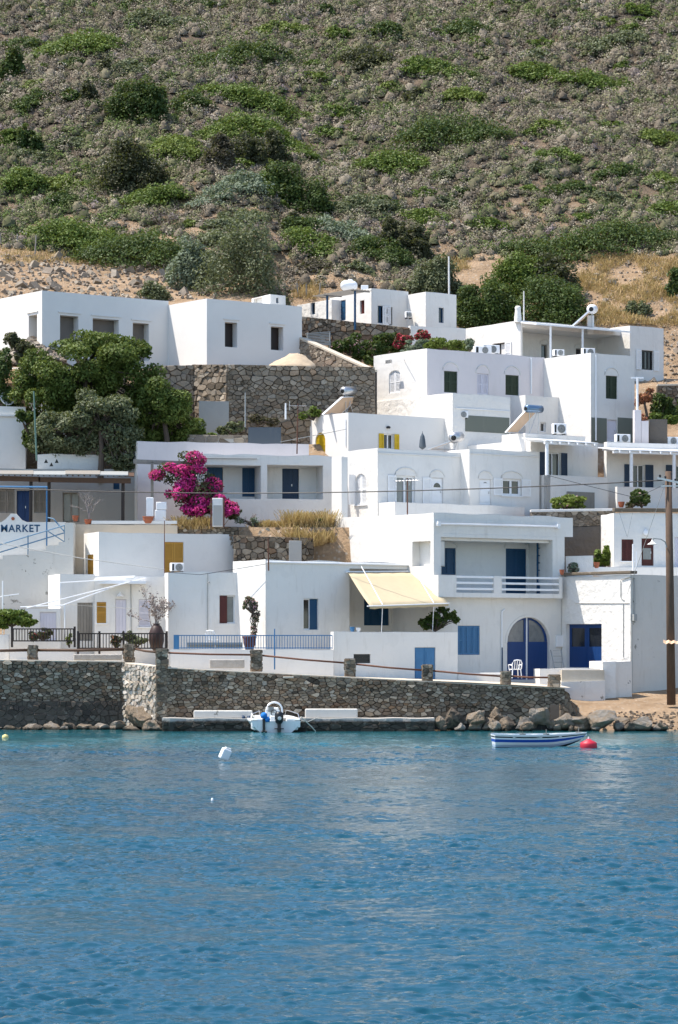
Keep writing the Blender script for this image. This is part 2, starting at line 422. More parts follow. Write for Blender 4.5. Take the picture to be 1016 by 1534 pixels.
    if op:
        oc = kw.get('ocol', WPAINT); lw = kw.get('ow', w / 2)
        for sd in op:
            m = MB()
            if sd == 'a': slat_leaf(m, pl, s0 - lw - .03, s0 - .03, z0 - .02, z1, -.06, -.02)
            elif sd == 'b': slat_leaf(m, pl, s1 + .03, s1 + lw + .03, z0 - .02, z1, -.06, -.02)
            elif sd == 'i':                                        # one leaf ajar inside the reveal
                m.box(s0 + w * .5, s1 - .01, .10, .13, z0 + .02, z1 - .02, fn)
            elif sd == 'j':
                m.box(s0 + .01, s0 + w * .5, .04, .08, z0 + .02, z1 - .02, fn)
            elif sd == 'p':                                        # leaf standing proud at right angle on the high side
                m.box(s1 - .03, s1 + .01, -.42, .02, z0 + .02, z1 - .02, fn)
            m.build('shutter', oc, root)
def panel(mb, pl, s0, s1, z0, ztop, ops, root, amp=.0, th=.22, cap=True, mi=0):
    """Wall sheet on a plane with real openings; returns nothing, adds to mb and builds what fills the openings."""
    n = max(1, int((s1 - s0) / .8)) if amp else 1
    top = []
    for i in range(n + 1):
        q = s0 + (s1 - s0) * i / n; zt = ztop(q) if callable(ztop) else ztop
        p = pl.pt(q, 0); top.append((q, zt + wob(p.x, p.y, amp)))
    outer = [(s0, z0), (s1, z0)] + list(reversed(top))
    rings = [[Vector((q, z, 0)) for q, z in outer]]; hp = []
    for op in ops:
        x0, y0, x1, y1, kind = op[:5]; kw = op[5] if len(op) > 5 else {}
        a, b = sorted((pl.s_at(x0), pl.s_at(x1))); qm = (a + b) / 2
        h0 = max(pl.z_at(y1, qm), z0 + .02); h1 = pl.z_at(y0, qm)
        a = max(a, s0 + .01); b = min(b, s1 - .01)
        poly = hole_poly(a, b, h0, h1, kw.get('arch', 0))
        rings.append([Vector((q, z, 0)) for q, z in poly]); rd = kw.get('rd', .2)
        for i in range(len(poly)):
            p, q = poly[i], poly[(i + 1) % len(poly)]
            mb.quad(pl.pt(p[0], p[1], 0), pl.pt(q[0], q[1], 0), pl.pt(q[0], q[1], rd), pl.pt(p[0], p[1], rd), mi)
        if kind == 'loggia':
            sub = Plane(pl.fr, pl.side, pl.off + (rd if pl.side in 'FL' else -rd))
            panel(mb, sub, a - .01, b + .01, h0 - .01, h1 + .01, kw.get('sub', []), root, cap=False, mi=mi)
        else: fill(pl, a, b, h0, h1, rd, kind, root, kw)
    flat = [v for r in rings for v in r]
    for t in tessellate_polygon(rings):
        mb.poly([pl.pt(flat[i].x, flat[i].y, 0) for i in t], mi)
    if cap:
        for i in range(n):
            (qa, za), (qb, zb) = top[i], top[i + 1]
            ia = min(max(qa, s0 + th), s1 - th); ib = min(max(qb, s0 + th), s1 - th)
            mb.quad(pl.pt(qa, za), pl.pt(qb, zb), pl.pt(ib, zb, th), pl.pt(ia, za, th), mi)
            mb.quad(pl.pt(ia, za, th), pl.pt(ib, zb, th), pl.pt(ib, zb - .35, th), pl.pt(ia, za - .35, th), mi)
class House:
    def __init__(s, label, px, Y, name='white_house', cat='house', group=None, zb=None):
        s.root = thing(name, label, cat, (X_at(px, Y), Y, zb if zb is not None else Z_at(HY, Y)), group)
    def block(s, px, Y, xr, xl, yt, yb, Fo=(), Lo=(), th=TH, mat=WHITE, amp=.012, depth=6.0, fr=None, zb=None, zt=None, roof=True, pth=.22, length=None, name='wall', matF=None):
        fr = fr or Fr(px, Y, th); pf = Plane(fr, 'F'); pL = Plane(fr, 'L')
        Lx = length if length else pf.s_at(xr); Dp = pL.s_at(xl) if xl is not None else depth
        z1 = zt if zt is not None else Z_at(yt, fr.o.y); z0 = zb if zb is not None else Z_at(yb, fr.o.y)
        mb = MB()
        panel(mb, pf, 0, Lx, z0, z1, Fo, s.root, amp, pth, mi=1 if matF else 0)
        panel(mb, pL, 0, Dp, z0, z1, Lo, s.root, amp, pth)
        panel(mb, Plane(fr, 'R', Lx), 0, Dp, z0, z1, [], s.root, amp, pth)
        panel(mb, Plane(fr, 'B', Dp), 0, Lx, z0, z1, [], s.root, amp, pth)
        mb.build(name, [mat, matF] if matF else mat, s.root)
        if roof:
            r = MB(); r.quad(fr.pt(pth - .01, pth - .01, z1 - .3), fr.pt(Lx - pth + .01, pth - .01, z1 - .3), fr.pt(Lx - pth + .01, Dp - pth + .01, z1 - .3), fr.pt(pth - .01, Dp - pth + .01, z1 - .3)); r.build('roof', ROOFM, s.root)
        s.fr, s.F, s.L, s.len, s.dep, s.z0, s.z1 = fr, pf, pL, Lx, Dp, z0, z1
        return s
    def part(s, name, mb, mat, bevel=0.0, smooth=False): return mb.build(name, mat, s.root, bevel=bevel, smooth=smooth)
def fbox(mb, pl, x0, y0, x1, y1, d0, d1, mi=0):
    """box on a wall plane from photo columns/rows, between depths d0 and d1 (negative = proud of the wall)"""
    a, b = sorted((pl.s_at(x0), pl.s_at(x1))); q = (a + b) / 2
    mb.box(a, b, d0, d1, pl.z_at(y1, q), pl.z_at(y0, q), lambda q, d, z: pl.pt(q, z, d), mi)
# ------------------------------------------------------------------ terrain
_L = [(100, -2), (131.9, -1.8), (132.3, 2.0), (139, 3.2), (142, 4.5), (144.9, 5.2), (151, 10.3), (153, 12.5), (156.9, 15.0), (157.9, 15.4), (158.3, 19.4), (164, 20.2), (168, 22.4), (172, 24.5), (180, 27.4), (186, 29.6), (196, 34.2), (250, 61.0), (300, 82), (330, 90), (380, 94), (460, 80)]
_R = [(100, -2), (129.0, -.9), (131.5, -.05), (133, .45), (136, 1.1), (139, 1.35), (142.5, 1.8), (145.9, 2.0), (146.6, 7.2), (149.8, 7.5), (150.4, 11.2), (154, 11.4), (161.2, 11.6), (162, 15.3), (166, 16.5), (168, 18.3), (172, 20), (178, 20.8), (182, 25.0), (190, 30.2), (200, 35.2), (250, 61.0), (300, 82), (330, 90), (380, 94), (460, 80)]
_M = [(100, -2), (145.9, 2), (146.6, 7.2), (149.8, 7.5), (150.4, 9.2), (156, 11.4), (161.2, 11.6), (162, 15.3), (166, 17.5), (169, 20.3), (171.2, 21), (171.8, 22.7), (180, 23.2), (184, 26.8), (190, 30.2), (200, 35.2), (250, 61.0), (300, 82), (330, 90), (380, 94), (460, 80)]
def z_prom(x): return np.interp(x, [-16, -8.1, -.3, 6, 10.6], [3.25, 2.92, 2.5, 2.25, 2.0])
def terrain_z(x, y):
    x = np.asarray(x, float); y = np.asarray(y, float)
    l = np.interp(y, *zip(*_L)); r = np.interp(y, *zip(*_R))
    low = np.where((y > 132.2) & (y < 147), np.maximum(np.minimum(l * 0 + 9, z_prom(x) - .06 + np.clip(y - 141.5, 0, 9) * np.where(x < -7.6, .5, 0)), -9), l)
    us = np.interp(x, [-8.3, -6.2], [160.0, 158.0]); l = np.where((y > 156.9) & (y < 161), np.where(y < us, 15.2, np.where(y > us + .3, 19.6, 15.2 + (y - us) / .3 * 4.4)), l)
    stp = np.where(x < -5.6, 147.0, 145.4)
    l = np.where((y > 142) & (y < 151), np.where(y < stp, 5.2, np.where(y > stp + .4, 10.1, 5.2 + (y - stp) / .4 * 4.9)), l)
    mm = np.interp(y, *zip(*_M))
    xc = np.interp(y, [161, 167], [1.0, -5.2]); wd = np.interp(y, [161, 167], [3.0, 1.2])
    t = np.clip((x - xc) / wd, 0, 1); t = t * t * (3 - 2 * t)
    t2 = np.clip((x - np.interp(y, [158, 164], [10.1, 6.9])) / .7, 0, 1)
    up = l * (1 - t) + (mm * (1 - t2) + r * t2) * t
    low = np.where(y < np.interp(x, [-10.4, -8.3], [134.5, 132.2]), -1.8, low)
    tl = np.clip((x - 10.75) / .5, 0, 1)
    lowz = low * (1 - tl) + r * tl
    m = np.clip((y - np.interp(x, [1, 3], [142.6, 145.8])) / .5, 0, 1)
    z = lowz * (1 - m) + up * m
    k = np.clip((y - 172) / 25, 0, 1)
    n = (np.sin(x * .23 + y * .11) + .7 * np.sin(x * .11 - y * .19 + 2) + .5 * np.sin(x * .53 + y * .37 + 1) + .35 * np.sin(x * .9 - y * .7))
    f = .5 * np.sin(x * 2.1 + y * 1.3) + .4 * np.sin(x * 3.7 - y * 2.9 + 1) + .3 * np.sin(x * 1.3 - y * 4.1)
    z = z + k * n * .55 + np.clip((y - 164) / 10, 0, 1) * f * .10
    z = z + np.where((x > 11) & (y < 143), f * .04, 0)
    # the ground climbs a little toward the left of the slope
    return z + np.clip((y - 185) / 60, 0, 1) * np.clip(-x, 0, 60) * .03
def build_terrain():
    xs = np.concatenate([np.arange(-170, -34, 4.0), np.arange(-34, 34, .4), np.arange(34, 171, 4.0)])
    ys = np.concatenate([np.arange(100, 129, 3.0), np.arange(129, 190, .3), np.arange(190, 270, .7), np.arange(270, 461, 5.0)])
    Xg, Yg = np.meshgrid(xs, ys); Z = terrain_z(Xg, Yg)
    V = np.stack([Xg, Yg, Z], -1).reshape(-1, 3); nx = len(xs); ny = len(ys)
    i = (np.arange(ny - 1)[:, None] * nx + np.arange(nx - 1)[None]).ravel()
    Q = np.stack([i, i + 1, i + nx + 1, i + nx], 1)
    tag(np_mesh('hillside', V, Q, SOIL, smooth=True), kind='structure')
build_terrain()
def ground(px, py, y0=163.0, y1=330.0):
    Y = np.arange(y0, y1, .25); x = (px - CX) / F * Y; zr = HC + (HY - py) * Y / F
    h = np.nonzero(terrain_z(x, Y) >= zr)[0]
    return float(Y[h[0]]) if len(h) else y1
def gz(x, y): return float(terrain_z(x, y))

# promenade: a sheet following the quay, and the beach comes from the hillside sheet
def build_promenade():
    xs = np.linspace(-24, 10.9, 90); rows = []
    for x in xs:
        z = float(z_prom(x))
        y0 = 134.1 if x < -10.1 else (131.7 if x > -8.4 else 134.1 + (x + 10.1) / 1.7 * -2.4)
        rows.append([(x, y0, z), (x, 143.0, z + .02)])
    mb = MB()
    for a, b in zip(rows, rows[1:]): mb.quad(a[0], b[0], b[1], a[1])
    tag(mb.build('promenade', CONC, None, (0, 133, 2)), kind='structure')
build_promenade()

# ------------------------------------------------------------------ sea
def water_mat():
    m, nt, out = nodes_of('sea_water'); p = world_pos(nt)
    sep = nd(nt, 'ShaderNodeSeparateXYZ'); nt.links.new(p, sep.inputs[0])
    ps = world_pos(nt, (.5, 1.0, 1.0))
    n1 = noise(nt, 4.5, 6, ps, .68, .4); n2 = noise(nt, 17.0, 4, ps, .65, .3)
    h = mth(nt, 'MULTIPLY_ADD', n2, .30, n1)
    bm = bump(nt, h, .36, .05)
    patch = noise(nt, .05, 3, world_pos(nt, (.6, 1.6, 1)), .5)
    deep = ramp(nt, patch, [(0, (.002, .029, .052)), (.5, (.0025, .043, .073)), (1, (.003, .066, .095))])
    near = ramp(nt, mth(nt, 'MULTIPLY', mth(nt, 'SUBTRACT', sep.outputs['Y'], 105), 1 / 26.0), [(0, (.15, .15, .15)), (.3, (.75, .75, .75)), (.62, (.9, .9, .9)), (1, (1, 1, 1))])
    shal = ramp(nt, noise(nt, .35, 4, world_pos(nt, (.4, 1.5, 1)), .6), [(0, (.012, .07, .085)), (.45, (.008, .125, .15)), (.7, (.03, .17, .17)), (1, (.08, .13, .10))])
    c = mixc(nt, mth(nt, 'MULTIPLY', near, .6), deep, shal)
    b = principled(nt, out, c, .06, .5, 0, bm); b.inputs['IOR'].default_value = 1.333
    b.inputs['Specular IOR Level'].default_value = .85
    return m
WATER = water_mat()
def build_sea():
    nr, nc = 1500, 520
    t = np.linspace(0, 1, nr); y = 27 + (129.5 - 27) * (.45 * t + .55 * t * t)
    hw = .14 * y + 5; s = np.linspace(-1, 1, nc)
    X = s[None] * hw[:, None]; Y = np.repeat(y[:, None], nc, 1)
    Z = np.zeros_like(X); rg = np.random.default_rng(3)
    dx = (2 * hw / nc)[:, None]
    for k in range(104):
        lam = .13 * (16.0 ** (rg.random() ** 1.5)); th = rg.normal(.14, .52) + PI / 2
        kx, ky = 2 * PI / lam * math.cos(th), 2 * PI / lam * math.sin(th)
        amp = lam * (.0066 if lam < .3 else .0062 if lam < .75 else .0024) * np.clip((lam - 2.4 * dx) / dx, 0, 1)
        ph = kx * X + ky * Y + rg.random() * 6.28 + 1.6 * np.sin(X * rg.uniform(.4, 1.8) + Y * rg.uniform(.2, .8) + rg.random() * 6)
        Z += amp * (np.sin(ph) + .35 * np.sin(2 * ph + .9) + .12 * np.sin(3 * ph + 1.8))
    q1 = X + .8 * np.sin(Y * .9) + .5 * np.sin(X * 1.7 + Y); q2 = Y + 1.1 * np.sin(X * .55 + 1)
    pat = np.clip(.88 + .42 * np.sin(q1 * .85 + q2 * .35) * np.sin(q2 * .62 - q1 * .3) + .30 * np.sin(q1 * 1.9 - q2 * .8 + 2) * np.sin(q2 * 1.25 + .4) + .25 * np.sin(X * .22 + Y * .11 + 1) * np.sin(Y * .17 - X * .08), .38, 2)
    Z *= pat
    e = np.clip((1 - np.abs(s))[None] * 12, 0, 1) * np.clip((y - 27) / 2, 0, 1)[:, None] * np.clip((129.5 - y) / 3, 0, 1)[:, None]
    calm = np.interp(Y + 3 * np.sin(X * .16) + 2 * np.sin(X * .37 + 1), [60, 74, 95, 101, 114, 119, 130], [1, .52, .50, 1.0, .95, .4, .35])
    Z *= e * calm
    V = np.stack([X, Y, Z], -1).reshape(-1, 3)
    i = (np.arange(nr - 1)[:, None] * nc + np.arange(nc - 1)[None]).ravel()
    Q = np.stack([i, i + 1, i + nc + 1, i + nc], 1)
    L0, L1, R0, R1 = 0, (nr - 1) * nc, nc - 1, nr * nc - 1
    n = len(V)
    ext = np.array([(-1500, -800, 0), (1500, -800, 0), (1500, 27, 0), (1500, 129.5, 0), (1500, 700, 0), (-1500, 700, 0), (-1500, 129.5, 0), (-1500, 27, 0)], float)
    V = np.vstack([V, ext]); Q = Q.tolist()
    # skirts meet the wave sheet along straight edges where the waves have died away
    Q += [[n + 7, L0, L1, n + 6], [R0, n + 2, n + 3, R1]]
    Q += [[n, n + 1, n + 2, n + 7], [n + 6, n + 3, n + 4, n + 5]]
    tag(np_mesh('sea', V, Q, WATER, smooth=True), kind='structure')
build_sea()

# ------------------------------------------------------------------ rubble walls
def clip_poly(poly, px, py, nx, ny):
    out = []
    for i in range(len(poly)):
        a, b = poly[i], poly[(i + 1) % len(poly)]
        da = (a[0] - px) * nx + (a[1] - py) * ny; db = (b[0] - px) * nx + (b[1] - py) * ny
        if da <= 0: out.append(a)
        if (da < 0 < db) or (db < 0 < da):
            t = da / (da - db); out.append((a[0] + (b[0] - a[0]) * t, a[1] + (b[1] - a[1]) * t))
    return out
def rubble(mb, A, B, zb0, zb1, zt0, zt1, cw=.34, ch=.2, relief=.07, seed=1):
    """stones of irregular outline over the vertical sheet A->B; outward is to the right of A->B seen from above (toward the camera)"""
    rg = random.Random(seed); A = Vector(A); B = Vector(B); L = (B - A).length; d = (B - A) / L; nrm = Vector((d.y, -d.x))
    zmin, zmax = min(zb0, zb1), max(zt0, zt1)
    def pt(s, z, o):
        p = A + d * s + nrm * o; return (p.x, p.y, z)
    lo = lambda s: zb0 + (zb1 - zb0) * s / L
    hi = lambda s: zt0 + (zt1 - zt0) * s / L
    rows = []; z = zmin - ch * .5
    while z < zmax + ch:
        h_ = ch * rg.choice((.55, .7, .9, 1.0, 1.3, 1.9)); row = []; x = -cw * rg.random()
        while x < L + cw:
            w_ = cw * rg.choice((.4, .6, .85, 1.1, 1.6, 2.2)) * (.8 + .2 * h_ / ch); row.append((x + w_ / 2, z + h_ / 2 + rg.uniform(-.28, .28) * h_)); x += w_
        rows.append(row); z += h_
    asp = cw / ch * .72
    for r, row in enumerate(rows):
      near = [o for rr in rows[max(0, r - 2):r + 3] for o in rr]
      for (sx, sz) in row:
        poly = [(sx - cw * 1.5, sz - ch * 1.3), (sx + cw * 1.5, sz - ch * 1.3), (sx + cw * 1.5, sz + ch * 1.3), (sx - cw * 1.5, sz + ch * 1.3)]
        for o in near:
            if o[0] == sx and o[1] == sz or abs(o[0] - sx) > cw * 2.6: continue
            poly = clip_poly(poly, (sx + o[0]) / 2, (sz + o[1]) / 2, (o[0] - sx) / asp ** 2, o[1] - sz)
            if len(poly) < 3: break
        if len(poly) < 3: continue
        poly = clip_poly(poly, 0, 0, -1, 0); poly = clip_poly(poly, L, 0, 1, 0)
        if len(poly) < 3: continue
        sl = (zt1 - zt0) / L; poly = clip_poly(poly, 0, zt0, -sl, 1)
        sb = (zb1 - zb0) / L; poly = clip_poly(poly, 0, zb0, sb, -1)
        if len(poly) < 3: continue
        cx = sum(p[0] for p in poly) / len(poly); cz = sum(p[1] for p in poly) / len(poly)
        k1 = rg.uniform(.94, 1.0); k2 = k1 * rg.uniform(.78, .93); out = relief * rg.uniform(.15, 1.2); tx, tz = rg.uniform(-.05, .05), rg.uniform(-.08, .08)
        n = len(mb.v); m = len(poly)
        for q in poly: mb.v.append(pt(cx + (q[0] - cx) * k1, cz + (q[1] - cz) * k1, .0))
        for q in poly: mb.v.append(pt(cx + (q[0] - cx) * k2, cz + (q[1] - cz) * k2, out + (q[0] - cx) * tx * 2 + (q[1] - cz) * tz * 2))
        for i in range(m):
            j = (i + 1) % m; mb.f.append((n + i, n + j, n + m + j, n + m + i)); mb.mi.append(0)
        mb.f.append(tuple(n + m + i for i in range(m))); mb.mi.append(0)
def slab(mb, A, B, zb0, zb1, zt0, zt1, thick, out=0.0):
    A = Vector(A); B = Vector(B); d = (B - A).normalized(); nrm = Vector((d.y, -d.x))
    a, b = A + nrm * out, B + nrm * out; a2, b2 = A - nrm * thick, B - nrm * thick
    mb.hexa([(a.x, a.y, zb0), (b.x, b.y, zb1), (b2.x, b2.y, zb1), (a2.x, a2.y, zb0), (a.x, a.y, zt0), (b.x, b.y, zt1), (b2.x, b2.y, zt1), (a2.x, a2.y, zt0)])
def stone_wall(label, segs, mat=STONE, mort=MORTAR, cw=.34, ch=.2, relief=.07, thick=.5, cope=None, copeh=.1, seed=1, name='stone_wall', cat='wall', group=None, parent=None, copeout=.03):
    """segs: list of (A, B, zb0, zb1, zt0, zt1)"""
    root = parent or thing(name, label, cat, (segs[0][0][0], segs[0][0][1], segs[0][2]), group)
    st = MB(); co = MB(); cp = MB()
    for i, (A, B, a, b, c, d) in enumerate(segs):
        rubble(st, A, B, a, b, c, d, cw, ch, relief, seed + i)
        slab(co, A, B, a - .3, b - .3, c - .02, d - .02, thick, .0)
        if cope: slab(cp, A, B, c - .019, d - .019, c + copeh, d + copeh, thick + copeout, copeout + relief * .6)
    st.build('stone_face', mat, root); co.build('core', mort, root)
    if cope: cp.build('coping', cope, root, bevel=.02)
    return root
def xy(px, Y): return (X_at(px, Y), Y)
def seg(pxa, Ya, pxb, Yb, zb, ya, yb, zb2=None):
    return (xy(pxa, Ya), xy(pxb, Yb), zb, zb if zb2 is None else zb2, Z_at(ya, Ya), Z_at(yb, Yb))

# the quay
QA = (xy(-60, 134.0), xy(187, 134.0)); QY = 131.5
quay = stone_wall('long dark rubble quay wall along the water below the white houses', [
    (xy(-60, 134.0), xy(187, 134.0), 1.25, 1.25, 3.28, 3.18),
    (xy(243, 131.5), xy(846, 131.9), .45, .25, 2.92, 1.93)], cw=.29, ch=.125, relief=.12, thick=.55, cope=CONC, copeh=.05, seed=11, name='quay_wall', copeout=-.02)
m = MB(); slab(m, xy(-60, 133.9), xy(190, 133.9), -.5, -.5, 1.3, 1.3, .6, .04); m.build('cement_footing', DARKC, quay, bevel=.03)
m = MB(); rubble(m, xy(-60, 133.85), xy(190, 133.85), .0, .0, 1.32, 1.32, .30, .17, .05, 87); m.build('footing_stones', stonemat('muddy_footing_stones', [(.06, .052, .045), (.10, .085, .07), (.13, .11, .09), (.08, .065, .055)]), quay)
stone_wall('crumbling stone face where the quay wall turns a corner, its stones coloured paler for sunlight', [(xy(186, 134.0), xy(243, 131.6), .1, .1, 3.12, 2.96)], mat=STONE_SUN, mort=MORTAR_L, cw=.24, ch=.15, relief=.14, thick=.55, cope=CONC, copeh=.04, seed=15, name='quay_corner_wall', copeout=-.02)
# end of the wall steps down to the boulders
m = MB(); rubble(m, xy(846, 131.9), xy(868, 133.6), .1, .4, 1.6, 1.0, .34, .2, .08, 77); rubble(m, xy(838, 131.2), xy(862, 131.9), .05, .1, 1.25, .7, .34, .2, .1, 78)
m.build('broken_end', STONE, quay)
m = MB(); slab(m, xy(846, 131.9), xy(868, 133.6), -.3, -.3, 1.58, .98, .6); slab(m, xy(838, 131.2), xy(862, 131.9), -.3, -.3, 1.2, .65, .6); m.build('core', MORTAR, quay)

# low landing ledge
r = thing('landing_ledge', 'low concrete landing ledge at the foot of the quay wall beside the motorboat', 'landing stage', W(450, 1093, 130.3))
m = MB(); xs = [X_at(p, 130.3) for p in range(243, 661, 12)]
for a, b in zip(xs, xs[1:]):
    j = lambda x: .05 * math.sin(x * 5) + .03 * math.sin(x * 13); zt = lambda x: .60 + .015 * math.sin(x * 3)
    m.hexa([(a, 130.1 + j(a), -.6), (b, 130.1 + j(b), -.6), (b, 131.55, -.6), (a, 131.55, -.6), (a, 130.1 + j(a), zt(a)), (b, 130.1 + j(b), zt(b)), (b, 131.55, zt(b)), (a, 131.55, zt(a))])
m.build('platform', LEDGE, r)
m = MB(); rubble(m, (xs[0] + .05, 130.07), (xs[-1] - .05, 130.07), -.1, -.1, .44, .44, .55, .17, .07, 91); m.build('stone_front', stonemat('wet_ledge_stones', [(.03, .028, .022), (.06, .055, .045), (.09, .08, .065), (.045, .04, .035)]), r)
for lab, a, b, y0, y1 in (('long low concrete block on the landing ledge west of the motorboat', 290, 378, 1064.5, 1077), ('long low concrete block on the landing ledge, on the boulder side of the motorboat', 457, 536, 1062, 1075)):
    m = MB(); Y = 130.75; m.box(X_at(a, Y), X_at(b, Y), Y, Y + .5, .585, Z_at(y0, Y)); o = m.build('concrete_block', STAIN, None, bevel=.05); tag(o, lab, 'block', 'concrete blocks on the landing ledge')

# railing on the quay: rubble posts and pipe rails
rl = thing('quay_railing', 'rusty pipe and timber railing carried on rubble posts along the quay', 'railing', W(40, 988, 134.2))
posts = [(41, 56, 967, 991, 134.25), (185, 201, 965, 992, 134.25), (233, 252, 972, 1092, 131.62), (375, 393, 974, 1003, 131.85), (516, 533, 987, 1012, 131.85), (632, 649, 996, 1023, 131.85), (750, 766, 1006, 1032, 132.0), (822, 840, 1011, 1034, 132.15)]
for k, (a, b, y0, y1, Y) in enumerate(posts):
    m = MB(); zb = -.2 if k == 2 else Z_at(y1, Y) - .1; zt = Z_at(y0, Y); xa, xb = X_at(a, Y) + .04, X_at(b, Y) - .04; dpt = xb - xa
    if k == 2: Y = 131.42
    rubble(m, (xa, Y), (xb, Y), zb, zb, zt, zt, .26, .12, .05, 200 + k); rubble(m, (xa, Y + dpt), (xa, Y), zb, zb, zt, zt, .26, .12, .05, 300 + k); rubble(m, (xb, Y), (xb, Y + dpt), zb, zb, zt, zt, .26, .12, .05, 400 + k)
    o = m.build('post', STONE, rl); c = MB(); c.box(xa, xb, Y, Y + dpt, zb, zt + .02); c.build('core', MORTAR_L, o)
rails = [((-40, 974, 134.5), (41, 974, 134.5), BROWN, .07), ((56, 974, 134.5), (185, 973, 134.5), BROWN, .07), ((201, 972, 134.5), (233, 977, 131.9), BROWN, .055), ((252, 978, 131.9), (375, 981, 132.1), RUST, .045), ((393, 982, 132.1), (516, 993, 132.1), RUST, .045), ((533, 995, 132.1), (632, 1004, 132.1), RUST, .045), ((649, 1005, 132.1), (750, 1013, 132.2), RUST, .045), ((766, 1013, 132.2), (822, 1015, 132.4), RUST, .045)]
for p, q, mt, rr in rails:
    m = MB(); P0, P1 = W(*p), W(*q); mid = (P0 + P1) / 2 - Vector((0, 0, .025)); m.tube([P0, mid, P1], rr, 7); m.build('rail', mt, rl, smooth=True)

# boulders
def boulder(x0, y0, x1, y1, Y, label, group, seed, mat=ROCKM):
    rg = np.random.default_rng(seed); cx = X_at((x0 + x1) / 2, Y); w = (x1 - x0) * Y / F; h = (y1 - y0) * Y / F; zc = Z_at(y1, Y)
    import bmesh
    bm = bmesh.new(); bmesh.ops.create_icosphere(bm, subdivisions=4, radius=1.0)
    pl = [(Vector(rg.normal(size=3)).normalized(), rg.uniform(.36, .80)) for _ in range(20)]
    ph = rg.random(6) * 6
    for v in bm.verts:
        c = v.co.copy()
        for n, dd in pl:
            t = c.dot(n)
            if t > dd: c -= n * (t - dd) * .95
        from mathutils import noise as mn
        c *= 1 + .26 * mn.fractal(c * 1.6 + Vector(ph[:3]) * 3, 1.0, 2.0, 5) - .07 * abs(mn.noise(c * 4.5 + Vector(ph[3:6])))
        v.co = c
    mn = Vector([min(v.co[i] for v in bm.verts) for i in range(3)]); mx = Vector([max(v.co[i] for v in bm.verts) for i in range(3)])
    for v in bm.verts:
        v.co = Vector(((v.co.x - mn.x) / (mx.x - mn.x) - .5, (v.co.y - mn.y) / (mx.y - mn.y) - .5, (v.co.z - mn.z) / (mx.z - mn.z)))
        v.co = Vector((v.co.x * w * 1.04, v.co.y * w * .9, -.25 + v.co.z * (h + .25)))
    me = bpy.data.meshes.new('boulder'); bm.to_mesh(me); bm.free()
    o = link('boulder', me, mat, None, (cx, Y, zc)); tag(o, label, 'rock', group); return o
BL = [(650, 1072, 668, 1088, 'small grey boulder by the ledge end'), (665, 1059, 699, 1086, 'tall tan boulder beside the ledge end'), (699, 1064, 727, 1078, 'brown boulder lying behind the paler ones'), (701, 1072, 726, 1088, 'rounded tan boulder touching the water'), (722, 1075, 745, 1087, 'flat pale boulder between two tan ones'),
      (733, 1058, 758, 1080, 'upright pale boulder leaning on the quay wall'), (744, 1073, 773, 1087, 'flat grey boulder at the waterline'), (772, 1073, 806, 1089, 'dark tan boulder under the pale slab'), (791, 1060, 826, 1079, 'large pale tilted slab boulder'), (819, 1077, 839, 1089, 'small dark boulder right of the slab'), (830, 1068, 862, 1087, 'orange-brown boulder near the broken wall end'),
      (852, 1072, 893, 1090, 'long dark boulder on the beach edge'), (880, 1063, 925, 1088, 'biggest grey jagged boulder on the beach edge'), (921, 1074, 951, 1089, 'low brown boulder on the beach edge'), (940, 1073, 976, 1088, 'pointed tan boulder nearest the beach'), (942, 1083, 976, 1090, 'flat pale stone lying at the beach waterline')]
for i, (a, b, c, d, l) in enumerate(BL):
    boulder(a, b, c, d, 130.7 + .5 * (i % 2) - (.4 if d > 1087 else 0), l, 'boulders at the foot of the wall end', 30 + i)
LL = [(30, 1084, 62, 1096), (60, 1080, 92, 1096), (90, 1082, 116, 1095), (114, 1084, 140, 1095), (138, 1083, 166, 1096), (158, 1079, 190, 1095), (2, 1086, 32, 1097), (183, 1083, 212, 1096), (212, 1078, 246, 1097), (126, 1090, 142, 1097), (-20, 1085, 4, 1096)]
ls = ['pale flat rock at the foot of the left quay wall', 'big grey rounded rock below the quay wall', 'tan rock between two grey ones below the quay wall', 'small sandy rock below the middle of the left quay wall', 'long pale rock below the quay wall', 'dark hollow rock below the quay wall corner', 'low sandy rock near the small yellow float', 'sandy rock under the overhanging quay corner', 'chunky pale rock at the foot of the sunlit quay face', 'tiny rock at the waterline below the quay', 'low rock at the picture edge below the quay wall']
for i, (a, b, c, d) in enumerate(LL): boulder(a, b, c, d, 132.6 if a < 180 else 131.2, ls[i], 'rocks along the waterline', 60 + i)
boulder(188, 1056, 246, 1096, 132.6, 'big pale crumbling rock foot under the sunlit quay corner', 'rocks along the waterline', 91)

rq = random.Random(31)
for i in range(26):
    px = rq.choice([rq.uniform(652, 990), rq.uniform(652, 990), rq.uniform(0, 240)]); w_ = rq.uniform(9, 20); Y = rq.uniform(129.9, 130.6) if px > 600 else rq.uniform(131.6, 132.4)
    boulder(px, 1095 - w_ * .55 if px < 600 else 1092 - w_ * .6, px + w_, 1096 if px < 600 else 1092, Y, 'small rough stone wedged along the waterline', 'small stones along the waterline', 500 + i)
# ------------------------------------------------------------------ houses
def fr_from(pl, px0, px1, du=0.0):
    """frame whose corner lies straight out from the facade pl at column px0, showing at column px1"""
    A = pl.pt(pl.s_at(px0), 0, 0); D = -pl.fr.v; k = (px1 - CX) / F
    t = (k * A.y - A.x) / (D.x - k * D.y)
    f = Fr(0, 0, pl.fr.th, at=(A.x + D.x * t - pl.fr.u.x * du, A.y + D.y * t - pl.fr.u.y * du)); f.t = t; return f
GS = dict(col=GREEN, rd=.16, sill=False, hood=.8)
